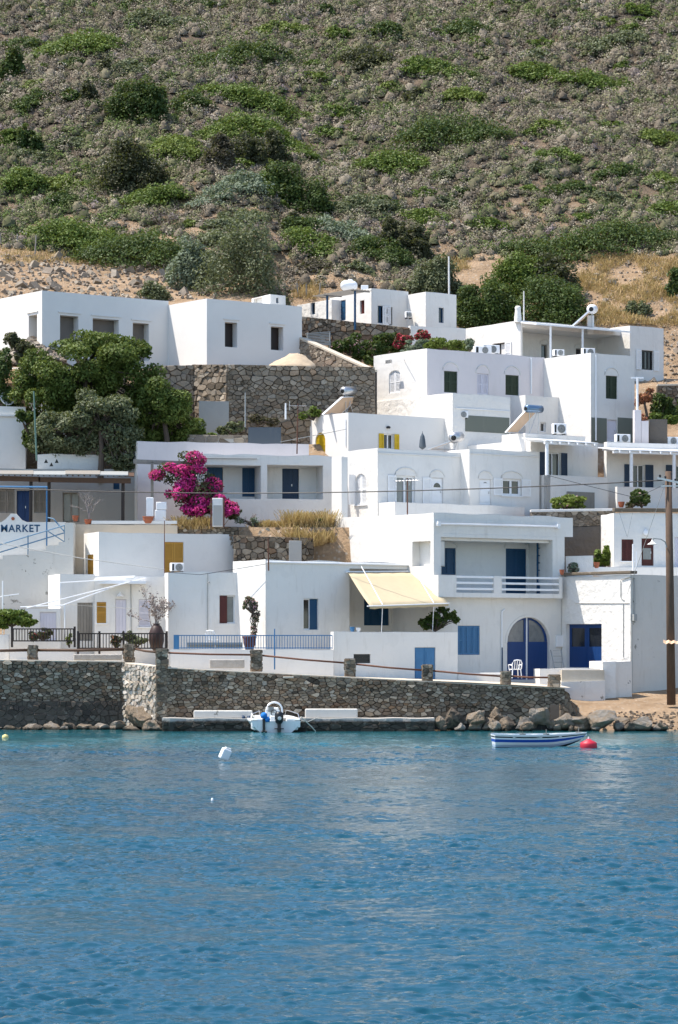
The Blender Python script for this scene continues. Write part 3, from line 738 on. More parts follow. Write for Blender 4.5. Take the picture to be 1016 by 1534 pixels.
# big newly rendered house on the stone terrace
h = House('big newly rendered white house with empty brown openings on the stone terrace', 63, 159, zb=19.8)
LT = dict(col=BOARD, rd=.55, lintel=True, pname='board')
h.block(63, 159, 252.5, -40, 435, 560, th=TH, mat=WHITE_NEW, zb=15, amp=.004, Fo=[(90, 473, 117.5, 530, 'panel', LT), (139, 478, 178, 535, 'panel', LT), (199, 484, 223, 540, 'panel', LT)],
        Lo=[(43, 472, 55.5, 522, 'panel', LT)], depth=8)
f1 = h.F; fr = fr_from(f1, 252, 310)
LT2 = dict(col=DBROWN, rd=.5, lintel=True, pname='board')
h.block(310, fr.o.y, 452.5, None, 447, 560, fr=fr, depth=fr.t + 4.5, mat=WHITE_NEW, amp=.004, Fo=[(337, 483, 355.5, 520, 'panel', LT2), (406, 489.5, 424.5, 524.5, 'panel', LT2)])
# small house on the hill with pergola
h = House('small white house with blue door and pergola, highest up the slope', 556, 174, zb=23)
h.block(556.5, 174, 612, 494, 431.5, 520, mat=WHITE, Fo=[(566, 458, 575.5, 484, 'glass', dict(open='b', ow=.45, frame=BLUE, rd=.15)), (583, 460, 588, 487, 'panel', dict(col=BLACK, open='a', ow=.5, rd=.3))],
        Lo=[(507, 450, 518, 480, 'door', dict(col=BLUE, rd=.07)), (539.5, 450, 546, 470, 'glass', dict(frame=REDW, n=1, open='i', ocol=REDW))], zb=22.6)
hF = h.F; hL = h.L
fr = fr_from(hF, 610, 638)
h.block(638, fr.o.y, 684, None, 437, 520, fr=fr, depth=fr.t + 3.5, mat=WHITE, Fo=[(657.5, 461, 665, 483.5, 'glass', dict(n=1, frame=BLUE))], zb=22.6)
h.block(497, 176.2, 499, 445, 448.5, 520, mat=ROUGHW, Lo=[(465.5, 453.5, 472, 471, 'glass', dict(n=1, frame=BLUE))], zb=22.6, length=3)
H2F, H2L = hF, hL
m = MB(); m.tube([hL.P(500, 441, -2.4), hL.P(508, 441, -2.4)], .05, 6)
pg = thing('pergola', 'thin blue-posted pergola in front of the blue door of the highest house', 'pergola', W(492, 480, 172))
zt = Z_at(439.5, 172.5)
fp = Fr(532, 171.2, TH)
for a, b in ((0, 0), (0, 2.9)):
    m = MB(); p = fp.pt(a, b, 23.2); m.tube([p, (p.x, p.y, zt)], .07, 8); m.build('post', BLUE, pg)
m = MB()
for i in range(7): m.bar(fp.pt(-.3 + i * .22, -.3, zt + .05), fp.pt(-.3 + i * .22, 4.0, zt + .05), .04)
m.bar(fp.pt(-.3, 0, zt), fp.pt(1.1, 0, zt), .06); m.bar(fp.pt(-.3, 2.9, zt), fp.pt(1.1, 2.9, zt), .06); m.build('rafters', GWOOD, pg)
# upper right house with the verandah
h = House('large white house with a long shaded verandah, highest at the right', 780, 170, zb=20)
h.block(780, 170, 943, 696, 480, 600, mat=WHITE, zb=19.6,
        Fo=[(783, 497, 938, 560, 'loggia', dict(rd=2.2, sub=[(811, 516, 820.5, 550, 'glass', dict(n=1, frame=GWOOD, hood=.7)), (863, 522, 872.5, 550, 'glass', dict(n=1, frame=GWOOD, hood=.7))]))],
        Lo=[(738, 514, 757, 545, 'glass', dict(n=2, frame=BLACK, open='a', ow=.6))])
h3F, h3L, h3z = h.F, h.L, h.z1
fr = fr_from(h3F, 930, 944)
h.block(944, fr.o.y, 994.5, None, 487.5, 600, fr=fr, depth=6, mat=WHITE, zb=19.6, Fo=[(961, 525, 979, 554, 'glass', dict(n=3, frame=BLACK, fw=.09, open='ab', ow=.42))])
H3F = h.F
m = MB(); z = Z_at(491, 170)
a0, a1 = h3F.s_at(783, -.2), h3F.s_at(945, -1.45)
m.box(a0, a1, -1.5, -.02, 0, .10, lambda q, d, zz: h3F.pt(q, z + .05 + zz + (d + 1.5) * .16, d)); h.part('canopy', m, WPAINT)
m = MB()
for px in (825, 873): p = h3F.P(px, 497, -1.35); m.tube([(p.x, p.y, 20.2), (p.x, p.y, z + .05)], .07, 8)
h.part('posts', m, WPAINT)
m = MB(); p = h3F.pt(.0, h3z, .25); m.lathe((p.x, p.y, h3z - .1), [(.24, 0), (.22, .35), (.19, .6), (.17, .8), (.20, .9), (.12, 1.0), (0, 1.02)], 10); h.part('chimney', m, WHITE, smooth=True)

# middle house with dark green shutters
h = House('white and pinkish house with dark green shutters in the middle of the slope', 640, 160, zb=16)
h.block(640, 160, 816, 560, 522, 640, mat=WHITE, matF=PINK, zb=15.2,
        Lo=[(583, 555, 599.5, 588.5, 'closed', dict(col=WPAINT, arch=.5, rd=.2))],
        Fo=[(665.5, 556, 685.5, 588, 'closed', dict(GS)), (715, 560, 732, 591, 'closed', dict(col=LAVEN, hood=.9, rd=.12)), (757.5, 562, 777.5, 592, 'closed', dict(GS))])
M3F, M3L = h.F, h.L
fr = fr_from(M3F, 815, 885.5)
h.block(885.5, fr.o.y, 951, None, 528.5, 700, fr=fr, depth=fr.t + 4, mat=WHITE, zb=13.2, Fo=[(908, 563, 925, 597.5, 'closed', dict(GS)), (910, 629, 924.5, 661, 'door', dict(col=LAVEN, rd=.15))])
bF = h.F
m = MB()
for a, b in ((886.2, 909), (925.5, 950.5)): m = MB(); fbox(m, bF, a, 626, b, 664, -.02, -.002); h.part('painted_base', m, OLIVEP)
fr = fr_from(M3F, 640.5, 681, .12)
h.block(681, fr.o.y, 765, None, 588.5, 660, fr=fr, depth=fr.t + 8.2, mat=ROUGHW, zb=14.8, amp=.02)
tF = h.F; m = MB(); fbox(m, tF, 697, 624, 763, 648, -.02, -.002); h.part('painted_base', m, OLIVEP)
m = MB(); m.tube([tF.P(683, 611, -.03), tF.P(764, 616, -.03)], .03, 6); h.part('pipe', m, WPAINT)
fr = fr_from(M3F, 765, 787.5)
h.block(787.5, fr.o.y, 874, None, 592, 700, fr=fr, depth=fr.t, mat=WHITE, zb=14.8, Fo=[(810, 633, 818, 647, 'glass', dict(n=1))])
# small things fixed to it
m = MB(); m.tube([M3L.P(606, 541, -.02), M3L.P(606, 539, -.5)], .02, 6); fbox(m, M3L, 590, 540, 598, 545, -.6, -.5); h.part('wall_lamp', m, STEEL)

# house with yellow shutters
h = House('long white house with yellow shutters below the green-shuttered one', 522, 154.6, zb=12.5)
YW = dict(frame=WPAINT, open='ab', ocol=YELLOW, ow=.32, rd=.2, n=2)
h.block(522, 154.6, 756, 420, 618, 700, mat=WHITE_NEW, amp=.006, zb=11.8, Lo=[(472.5, 648, 487.5, 684, 'closed', dict(col=YELLOW, arch=1.0, rd=.22, n=1))],
        Fo=[(575, 650, 590, 673, 'glass', dict(YW)), (678, 654, 694, 677, 'glass', dict(YW)), (733, 662, 742, 673, 'glass', dict(n=1, frame=WPAINT))])
A2F, A2L, A2z = h.F, h.L, h.z1
m = MB()
for x in (582, 684): p = A2F.P(x, 640, -.06); m.lathe(p + Vector((0, 0, -.07)), [(.10, 0), (.13, .05), (.1, .12), (0, .14)], 8)
h.part('wall_lamps', m, BLACK)
m = MB(); m.tube([A2L.P(518, 628, -.03), A2L.P(518, 668, -.03)], .03, 6); h.part('pipe', m, WPAINT)

# central house with the arched openings
h = House('central white house with arched niches, fanlight doors and a roof aerial in front', 566, 148, zb=10.5)
h.block(566, 148, 692, 512, 671.5, 790, mat=WHITE_OLD, matF=WHITE, amp=.02, zb=9.6,
        Lo=[(532, 710, 549, 756, 'closed', dict(col=WPAINT, arch=1.0, rd=.22, sill=True, open='p'))],
        Fo=[(594, 713, 622, 756, 'glass', dict(n=2, pane=CURTAIN, fw=.10, hood=.55, open='a', ow=.55)), (646, 716, 664, 756, 'door', dict(col=WPAINT, rd=.16, hood=.75, open='a', ow=.55))])
BF, BL = h.F, h.L
fr = fr_from(BF, 690, 703.5)
h.block(703.5, fr.o.y, 808.5, None, 672, 790, fr=fr, depth=fr.t + 5, mat=WHITE, amp=.022, zb=9.6,
        Fo=[(718.5, 718, 736, 756, 'door', dict(col=WPAINT, rd=.14, hood=.8)), (753, 717.5, 781, 742.5, 'glass', dict(n=2, frame=WPAINT, fw=.11, hood=.5, open='ab', ow=.62, sill=True))])
B2F = h.F
for pl, x0, x1, y in ((BF, 649, 661, 726), (B2F, 722, 732.5, 725)):
    m = MB(); c = pl.P((x0 + x1) / 2, y + 4, .07)
    a = pl.s_at((x0 + x1) / 2, .05); r = .24; z = c.z
    pts = [(a + r * math.cos(PI * i / 10), z + r * math.sin(PI * i / 10)) for i in range(11)]
    m.poly([pl.pt(q, zz, .055) for q, zz in pts]); h.part('fanlight', m, GLASS)
fr = fr_from(BF, 567, 592)
h.block(592, fr.o.y, 786, None, 752, 800, fr=fr, depth=fr.t - .01, mat=WHITE_OLD, zb=9.4, amp=.015, name='terrace_parapet')
TBF = h.F
h.block(512, 147.6, 521, 497, 684, 790, mat=CREAM, zb=9.5, amp=.03, name='buttress')
m = MB(); fbox(m, BF, 567, 680.5, 690, 682.5, -.04, .01); fbox(m, B2F, 704.5, 680.5, 808, 682.5, -.04, .01); h.part('string_course', m, WHITE)

# long low house with the porch and blue doors behind the bougainvillea
h = House('long low old house with shaded porch and dark blue doors beside the bougainvillea', 210, 149.8, zb=10)
th = math.radians(14)
h.block(206, 149.8, 463, None, 661, 790, th=th, mat=WHITE_OLD, matF=PINK, amp=.02, zb=9.5, depth=5)
DB = dict(col=BLUE, rd=.14)
h.block(295, 148.4, 498, None, 680, 790, th=th, mat=WHITE_OLD, amp=.03, zb=9.5, depth=3,
        Fo=[(307, 697, 391, 747, 'loggia', dict(rd=1.5, sub=[(310, 700, 334, 744, 'door', dict(DB, n=2)), (363, 701, 391, 744, 'closed', dict(DB))])),
            (400.5, 697, 484, 747.5, 'loggia', dict(rd=1.5, sub=[(423, 702, 448, 750, 'door', dict(col=NAVY, rd=.3, n=3))]))])
m = MB(); m.tube([h.F.P(302, 686, -.12), h.F.P(385, 687, -.12)], .04, 6); h.part('awning_roller', m, GPIPE)

# wide low blue-white house at the front (C) and its neighbours
h = House('front white house with a cream canvas awning and blue framed windows', 398, 136.6, zb=3)
h.block(398, 136.6, 651, 349, 839, 1010, mat=WHITE, amp=.022, zb=2.6,
        Fo=[(455, 897, 477, 943.5, 'glass', dict(n=2, frame=WPAINT, rd=.22, ocol=BLUE, open='i')), (524, 853, 645, 1000, 'loggia', dict(rd=1.3, sub=[(545.5, 897, 583, 937, 'closed', dict(col=BLUE, n=3)), (601, 906, 624, 962, 'glass', dict(n=1, bar=.75, frame=BLACK))]))])
CF, CL = h.F, h.L
m = MB(); m.tube([CF.P(400, 842, -.05), CF.P(649, 847.5, -.05)], .05, 8); h.part('gutter', m, WPAINT)
aw = thing('awning', 'cream canvas awning sloping out over the terrace of the front house', 'awning', CF.P(580, 856, 0))
t0, t1 = CF.P(521, 857, -.08), CF.P(637, 856, -.08); b0, b1 = W(554, 908, 135.9), W(672, 904, 139.0)
nn = 16; V = []; Q = []
for i in range(nn + 1):
    for j in range(9):
        a = t0.lerp(t1, i / nn); b = b0.lerp(b1, i / nn); p = a.lerp(b, min(j, 7) / 7); dz = -.07 * math.sin(PI * min(j, 7) / 7) + .012 * math.sin(i * 1.9 + j * .4) - (.13 + .015 * (i % 2) if j == 8 else 0); V.append((p.x, p.y, p.z + dz))
        if i < nn and j < 8: k = i * 9 + j; Q.append((k, k + 9, k + 10, k + 1))
cv = np_mesh('canvas', V, Q, CANVAS, aw); sm = cv.modifiers.new('thickness', 'SOLIDIFY'); sm.thickness = .01
m = MB(); m.tube([t0 + (t0 - t1) * .02, t1 + (t1 - t0) * .02], .05, 8); m.build('roller', WPAINT, aw)
m = MB(); m.tube([b0 + (b0 - b1) * .03, b1 + (b1 - b0) * .01], .03, 8); m.build('front_bar', WPAINT, aw)
for k in (.17, .82):
    m = MB(); a = t0.lerp(t1, k); b = b0.lerp(b1, k - .01); a = a + Vector((0, 0, .3)); m.tube([a, b + Vector((0, 0, .05))], .022, 6); m.tube([b, b + Vector((-.05, .3, -1.35))], .02, 6); m.build('arm', WPAINT, aw)

# terrace wall in front with the light blue gate
tw = House('white terrace wall with a light blue gate in front of the awning house', 500, 135.2, name='terrace_wall', cat='wall', zb=2.4)
tw.block(500, 135.2, 686, None, 946.5, 1030, th=math.radians(30), depth=.3, mat=WHITE, amp=.01, zb=1.9, roof=False, pth=.12,
         Fo=[(621.5, 970, 652.5, 1021, 'door', dict(col=SKYB, rd=.1, n=2)), (530, 980, 555, 993.5, 'closed', dict(col=BLACK, n=1, rd=.1))])
rw = House('low white wall under the light blue railing of the front terrace', 255, 134.9, name='terrace_wall', cat='wall', zb=2.6)
rw.block(255, 134.9, 500, None, 973, 1010, th=0.0, depth=.25, mat=WHITE, amp=.022, zb=2.2, roof=False, pth=.1)
rl2 = thing('blue_railing', 'light blue metal railing along the front terrace above the quay', 'railing', W(268, 973, 134.95))
Y = 135.0; m = MB(); xa, xb = X_at(268, Y), X_at(498, Y); z0, z1 = Z_at(972, Y), Z_at(952, Y)
for zz in (z0 + .04, z1): m.bar((xa, Y, zz), (xb, Y, zz), .045)
m.build('rails', SKYB, rl2); m = MB(); n = 58
for i in range(n + 1): x = xa + (xb - xa) * i / n; m.bar((x, Y, z0), (x, Y, z1), .028)
m.build('bars', SKYB, rl2)
m = MB(); m.box(xa - .25, xa, Y - .03, Y + .03, z0 - .02, z1 + .03); m.build('post', SKYB, rl2)

# white house between (dark red window)
h = House('plain white front house with one dark red shuttered window', 252, 138.2, zb=3)
h.block(252, 138.2, 358, 246.5, 857, 1000, th=math.radians(7), depth=6, mat=WHITE, amp=.022, zb=2.8, Fo=[(329, 892, 352, 934, 'glass', dict(n=1, frame=WPAINT, pane=CURTAIN, rd=.3, ocol=REDW, open='j'))])
MF = h.F

# the two storey balcony house
h = House('two storey white house with balcony and blue arched double door', 650, 140, zb=2.1)
h.block(650, 140, 858.5, 489, 768, 900, mat=WHITE_OLD, amp=.022, zb=Z_at(806, 140) + .25, name='wall')
frD = h.fr; DF, DL, Dz = h.F, h.L, h.z1
zsof = h.z0
h2 = h.block(650, 140, 846, 489, 806, 1030, fr=frD, depth=9.0, mat=WHITE_OLD, zb=1.9, zt=zsof + .004, amp=0, roof=False, name='wall', Lo=[(618, 811, 645, 848, 'panel', dict(col=WHITE, rd=.9))],
        Fo=[(661, 807, 828, 889, 'loggia', dict(rd=1.9, sub=[(661.5, 821, 683, 861, 'closed', dict(col=BLUE, n=2, hood=.5)), (758, 822, 789, 889.5, 'closed', dict(col=BLUE, n=2, hood=.55))])),
            (686, 937.5, 719, 981, 'closed', dict(col=SKYB, n=4, rd=.14)), (760, 925, 823.5, 1018, 'archdoor', dict(arch=.92, rd=.3))])
G = h.F
# arched double door built from its own leaves
qa, qb = G.s_at(760), G.s_at(823.5); qm = (qa + qb) / 2; zb = G.z_at(1018, qm); zt = G.z_at(925, qm); r = (qb - qa) / 2; zc = zt - r * .92; dd = .18
for sgn in (-1, 1):
    m = MB(); e = qa if sgn < 0 else qb; a, b = sorted((e, qm)); m.box(a - (.03 if sgn < 0 else 0), b + (.03 if sgn > 0 else 0), dd, dd + .06, zb, zc + .05, lambda q, d, z: G.pt(q, z, d))
    pts = [(qm, zc + .05), (qm, zt + .03)] + [(qm + sgn * (r + .03) * math.cos(t), zc + .05 + (r * .92) * math.sin(t)) for t in [PI / 2 * k / 8 for k in range(7, -1, -1)]]
    # glazed quarter: rim
    def rim(k0, k1):
        A = [(qm + sgn * .10 + sgn * (r - .10) * k0 * math.cos(t), zc + .06 + (r * .92) * k0 * math.sin(t)) for t in [PI / 2 * k / 8 for k in range(9)]]
        B = [(qm + sgn * .10 + sgn * (r - .10) * k1 * math.cos(t), zc + .06 + (r * .92) * k1 * math.sin(t)) for t in [PI / 2 * k / 8 for k in range(9)]]
        for i in range(8): m.quad(*[G.pt(q, z, dd) for q, z in (A[i], A[i + 1], B[i + 1], B[i])])
    rim(.86, 1.08)
    a, b = sorted((qm, qm + sgn * .16)); m.box(a, b, dd - .01, dd + .06, zc + .05, zt + .02, lambda q, d, z: G.pt(q, z, d))
    lf = m.build('door_leaf', ROYAL, h.root)
    g = MB(); g.poly([G.pt(qm, zc + .05, dd + .03)] + [G.pt(qm + sgn * (r + .03) * math.cos(t), zc + .05 + (r * .94) * math.sin(t), dd + .03) for t in [PI / 2 * k / 8 for k in range(9)]]); g.build('glass_pane', CURTAIN, lf)
m = MB(); m.box(qm - .035, qm + .035, dd - .05, dd, zb, zt + .02, lambda q, d, z: G.pt(q, z, d)); h.part('door_mullion', m, WPAINT)
m = MB()
for i in range(13):
    t0_, t1_ = PI * i / 13, PI * (i + 1) / 13
    P_ = lambda rr, t, d: G.pt(qm + rr * math.cos(t), zc + rr * .93 * math.sin(t), d)
    for (r0, r1, da, db) in ((r + .01, r + .13, -.03, -.03),): m.quad(P_(r0, t0_, da), P_(r1, t0_, da), P_(r1, t1_, da), P_(r0, t1_, da)); m.quad(P_(r0, t0_, da), P_(r0, t1_, da), P_(r0, t1_, .01), P_(r0, t0_, .01)); m.quad(P_(r1, t0_, da), P_(r1, t1_, da), P_(r1, t1_, .01), P_(r1, t0_, .01))
h.part('arch_surround', m, WHITE)
# balcony
zf, zr = G.z_at(889, G.s_at(760)), G.z_at(863.5, G.s_at(760)); bx = lambda q, d, z: G.pt(q, z, d)
q0, q1 = G.s_at(657, -.5), G.s_at(843, -.5); m = MB()
m.box(q0, q1, -.5, -.005, zf - .24, zf + .0, bx)
pa, pb, pc, pd = G.s_at(684, -.5), G.s_at(740, -.5), G.s_at(752, -.5), G.s_at(838, -.5)
m.box(q0, pa, -.5, -.36, zf + .001, zr, bx); m.box(pb, pc, -.5, -.36, zf + .001, zr, bx); m.box(pd, q1, -.5, -.36, zf + .001, zr, bx)
m.box(q0, q0 + .14, -.359, -.005, zf + .001, zr, bx); m.box(q1 - .14, q1, -.359, -.005, zf + .001, zr, bx)
bal = h.part('balcony', m, WHITE)
for a, b in ((pa, pb), (pc, pd)):
    for k in range(3):
        m = MB(); zz = zf + .14 + k * .30; m.box(a - .02, b + .02, -.47, -.39, zz, zz + .11, bx); m.build('rail', WPAINT, bal, bevel=.015)
m = MB(); m.tube([DF.P(655, 784.5, -.14), DF.P(835, 789, -.14)], .05, 8); fbox(m, DF, 653, 781, 657, 788, -.2, 0); fbox(m, DF, 832, 785, 836, 792, -.2, 0); h.part('awning_roller', m, WPAINT)
for px, y in ((669, 802.5), (772, 806)):
    m = MB(); p = G.P(px, y + 3, 1.0); m.box(p.x - .18, p.x + .18, p.y - .1, p.y + .1, p.z - .03, p.z + .06); h.part('ceiling_lamp', m, TERRA)
# tall blue glazed door leaf standing open at the right of the balcony
m = MB(); bxx = lambda q, d, z: G.pt(q, z, d); qa, qb = G.s_at(805, 1.0), G.s_at(821, 1.0); z0, z1 = zf + .01, G.z_at(807, qa, 1.0)
m.box(qa, qa + .09, 1.0, 1.05, z0, z1, bxx); m.box(qb - .14, qb, 1.0, 1.05, z0, z1 - .45, bxx); m.box((qa + qb) / 2 - .02, (qa + qb) / 2 + .02, 1.0, 1.04, z0 + .5, z1, bxx)
for k in range(6): zz = z0 + .45 + k * .38; m.box(qa + .07, qb - .12, 1.0, 1.04, zz, zz + .05, bxx)
m.box(qa + .07, qb - .12, 1.0, 1.05, z0, z0 + .45, bxx); h.part('glazed_door', m, BLUE)
m = MB(); fbox(m, G, 832, 952, 842, 969, -.14, -.005); h.part('meter_box', m, WPAINT, bevel=.02)
h.block(489.5, 148.2, 492, 466, 790, 850, mat=WHITE_OLD, zb=8.0, length=2, amp=.01, Lo=[(482, 812, 490, 848, 'panel', dict(col=GREYC, rd=.3))])
DG = G

# garage with the blue double door
h = House('lumpy white garage wall with royal blue double door under a stone coping', 945, 140.6, name='garage', cat='garage', zb=1)
h.block(945, 140.6, 1100, 842, 861, 1060, mat=ROUGHW, matF=STAIN, amp=.02, zb=.6, depth=8,
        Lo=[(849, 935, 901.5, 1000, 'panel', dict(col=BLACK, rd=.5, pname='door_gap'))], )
EL_, EF_ = h.L, h.F
qa, qb = sorted((EL_.s_at(849), EL_.s_at(901.5))); qm = (qa + qb) / 2; z1 = EL_.z_at(935, qm); z0 = EL_.z_at(1000, qm); ex = lambda q, d, z: EL_.pt(q, z, d)
for a, b in ((qa, qm - .01), (qm + .01, qb)):
    m = MB(); m.box(a, b, .2, .26, z0 - .2, z0 + (z1 - z0) * .48, ex); m.box(a, a + .16, .2, .26, z0 + (z1 - z0) * .48, z1, ex); m.box(b - .16, b, .2, .26, z0 + (z1 - z0) * .48, z1, ex); m.box(a + .16, b - .16, .2, .26, z1 - .2, z1, ex)
    lf = m.build('door_leaf', ROYAL, h.root); g = MB(); zz0, zz1 = z0 + (z1 - z0) * .48, z1 - .2
    g.quad(*[EL_.pt(q, z, .23) for q, z in ((a + .16, zz0), (b - .16, zz0), (b - .16, zz1), (a + .16, zz1))]); g.build('glass_pane', GLASS, lf)
m = MB(); ztop = h.z1; m.box(-.12, EL_.s_at(843), -.12, .35, ztop + .045, ztop + .20, ex); h.part('stone_coping', m, STONE, bevel=.03)
m = MB(); m.tube([EL_.P(862, 903.5, -.015), EL_.P(943, 903.5, -.015)], .03, 6); h.part('string_course', m, WHITE)
m = MB(); pts = [EF_.P(950, 866, -.06), EF_.P(951, 866, -.06), EF_.P(951, 933, -.06), EF_.P(947, 933, -.06), EF_.P(947, 1040, -.06)]; m.tube(pts, .035, 6)
m.tube([EL_.P(931, 868, -.04), EL_.P(943, 864.5, -.04), EF_.P(949, 866, -.08)], .025, 6); m.tube([EL_.P(930, 870, -.04), EL_.P(930, 895, -.04), EL_.P(935, 900, -.04), EF_.P(1060, 903, -.04)], .02, 6); h.part('conduit', m, GPIPE)
m = MB(); fbox(m, EF_, 946.5, 920, 951, 930, -.18, -.02); h.part('lamp_box', m, GPIPE)
m = MB()    # damp band with bare cement along the foot of the grey wall
# white terraced plinth before the garage door
h = House('low white stepped plinth in front of the royal blue garage door', 809, 138.8, name='plinth', cat='platform', zb=1.3)
h.block(809, 138.8, 905, None, 1002, 1060, th=math.radians(4), depth=2.2, mat=ROUGHW, zb=.8, amp=.02, roof=False, pth=.25)
f = h.F; h.block(841, 137.9, 907, None, 1021, 1060, th=math.radians(4), depth=.85, mat=PEEL, zb=.6, amp=.03, roof=False, pth=.4)
h.block(903, 138.7, 923, None, 991, 1060, th=math.radians(14), depth=2.0, mat=ROUGHW, zb=.6, amp=.02, roof=False, pth=.3)
m = MB(); m.box(X_at(842, 138), X_at(906, 138), 138.1, 141, 1.9, Z_at(1003, 138.5) - .02); m.box(X_at(810, 139), X_at(845, 139), 139.1, 141, 1.9, Z_at(1003, 138.5) - .03); h.part('deck', m, CONC)
h.block(921, 139.0, 947, None, 991, 1060, th=math.radians(33), depth=1.0, mat=PEEL, zb=.5, amp=.02, roof=False, pth=.3)

# right hand house with the dark red door
h = House('white house with dark red door and shutters above the grey cement wall', 920, 147, zb=7.5)
h.block(920, 147, 1090, None, 768, 870, th=math.radians(8), depth=6, mat=ROUGHW, zb=7.0, amp=.022,
        Fo=[(931.5, 808, 949, 840.5, 'closed', dict(col=REDW, rd=.25, sill=True, n=2)), (961.5, 806.5, 979.5, 847.5, 'door', dict(col=REDW, rd=.22)), (1011, 805, 1040, 850, 'planks', dict(col=LAVEN))])
RF = h.F
m = MB(); fbox(m, RF, 920, 761.5, 1090, 767.2, -.12, .4); h.part('stone_coping', m, STONE, bevel=.03)
m = MB(); fbox(m, RF, 880, 850, 1090, 863, -.5, -.01); h.part('plinth', m, WHITE)
m = MB(); fbox(m, RF, 964, 821, 976, 838, .06, .09); h.part('door_grille', m, CURTAIN)
m = MB(); a = RF.P(968, 802, -.1); m.lathe(a, [(.10, 0), (.14, .1), (.12, .25), (0, .33)], 8); h.part('wall_lamp', m, WPAINT)
h = House('small white kiosk-like block on the terrace above the garage', 848, 145.5, name='terrace_block', cat='wall', zb=7.3)
h.block(848, 145.8, 889, None, 833, 866, th=math.radians(10), depth=1.6, mat=ROUGHW, zb=7.2, amp=.02)
h = House('low dark rubble parapet ending beside the balcony house', 838, 145.3, name='stone_parapet', cat='wall', zb=7.3)
m = MB(); rubble(m, xy(838, 145.2), xy(846.5, 145.2), 7.2, 7.2, Z_at(841, 145), Z_at(841, 145), .26, .12, .05, 501); slab(m, xy(838, 145.3), xy(846.5, 145.3), 7.2, 7.2, Z_at(841, 145), Z_at(841, 145), .4); h.part('stone_face', m, STONE)
# retaining wall between the terraces
stone_wall('dark retaining wall of cement and rubble behind the balcony house roof', [(xy(795, 150.0), xy(922, 150.0), Z_at(792, 150), Z_at(786, 150), Z_at(767, 150), Z_at(765, 150))], mat=STONE_M, cw=.32, ch=.18, cope=WHITE_OLD, copeh=.12, seed=41, name='retaining_wall')
m = MB(); slab(m, xy(795, 149.95), xy(922, 149.95), 6, 6, Z_at(793, 150), Z_at(787, 150), .3, .0); m.build('cement_base', DARKC, bpy.data.objects['retaining_wall'])

# verandah houses on the right
def canopy(root, pl, x0, x1, yb, d, posts, n=6):
    q0, q1 = pl.s_at(x0, -d * .5), pl.s_at(x1, -d * .9); zz = pl.z_at(yb, (q0 + q1) / 2, -d)
    m = MB(); m.box(q0, q1, -d, -.02, 0, .05, lambda q, e, z: pl.pt(q, zz + .16 + z + (e + d) * .12, e)); m.build('canopy_roof', WPAINT, root)
    m = MB(); m.box(q0, q1, -d + .1, -d + .22, zz, zz + .14, lambda q, e, z: pl.pt(q, z, e)); m.build('beam', WPAINT, root)
    for i in range(n):
        q = q0 + (q1 - q0) * (i + .5) / n
        m = MB(); m.box(q - .04, q + .04, -d - .12, -.02, 0, .1, lambda a, e, z: pl.pt(a, zz + .045 + z + (e + d) * .12, e)); m.build('rafter', WPAINT, root)
    for x, yb2 in posts:
        q = pl.s_at(x, -d + .16); p = pl.pt(q, 0, -d + .16); m = MB(); m.tube([(p.x, p.y, Z_at(yb2, p.y)), (p.x, p.y, zz)], .10, 10); m.build('post', WPAINT, root)
BS = dict(n=2, frame=WPAINT, open='ab', ocol=NAVY, rd=.2)
h = House('white verandah house with navy shutters and a solar heater on its roof', 787, 154.5, zb=11.2)
h.block(787, 154.4, 877, 752, 649, 770, mat=WHITE, zb=11, depth=6.5)
h.block(806, 154.9, 912, None, 660, 770, fr=fr_from(h.F, 787.5, 795), length=4.9, depth=6, zt=Z_at(661, 155), mat=WHITE, zb=11, amp=.006, Fo=[(818, 678, 840, 716, 'glass', dict(BS, ow=.42))])
S1 = h.F
fr = fr_from(S1, 800, 819.5)
h.block(819.5, fr.o.y, 912, None, 711, 790, fr=fr, depth=.25, mat=WHITE, zb=11, amp=.006, roof=False, pth=.12, name='terrace_parapet')
SP1 = h.F
h.block(819.5, fr.o.y, 822, None, 711.2, 790, fr=fr, length=.25, depth=fr.t - .3, mat=WHITE, zb=11, amp=.0, roof=False, pth=.1, name='terrace_parapet')
canopy(h.root, S1, 800, 893, 667, 2.1, [(819.5, 712)], 6)
h = House('white verandah house with several navy shutters at the right edge', 908, 156.5, zb=11.2)
h.block(909, 156.5, 1090, 905, 662, 770, th=math.radians(22), mat=WHITE, zb=11, amp=.006, depth=7, Fo=[(948, 696, 966, 735, 'glass', dict(BS, ow=.5)), (1010, 697, 1028, 735, 'glass', dict(BS, ow=.5))])
S2 = h.F
fr = fr_from(S2, 911, 925)
h.block(925, fr.o.y, 1090, None, 729, 800, fr=fr, depth=.25, mat=WHITE, zb=11, amp=.006, roof=False, pth=.12, name='terrace_parapet')
canopy(h.root, S2, 908, 1085, 681, 2.0, [(946, 730), (1010, 731)], 11)
m = MB(); fbox(m, SP1, 849, 737, 890, 766, -.06, -.005); h2_ = m.build('wooden_door', GWOOD, h.root)
h = House('white stepped garden wall end beside the green-shuttered house', 950, 158, name='garden_wall', cat='wall', zb=14)
h.block(951, 158, 961, None, 614, 690, th=.1, depth=.5, mat=PINK, zb=13, roof=False, amp=.0); h.block(961.2, 158.02, 972, None, 630, 690, th=.1, depth=.5, mat=PINK, zb=13, roof=False, amp=.02)
m = MB(); P0 = W(955, 615, 158.2); m.tube([P0, (P0.x, P0.y, Z_at(566, 158.2))], .07, 8); m.bar((P0.x - .35, P0.y, Z_at(566, 158.2)), (P0.x + .35, P0.y, Z_at(566, 158.2)), .1); h.part('clothes_post', m, WPAINT)
h = House('brownish grey cement block wall beside the stepped garden wall', 973, 158.4, name='cement_wall', cat='wall', zb=13)
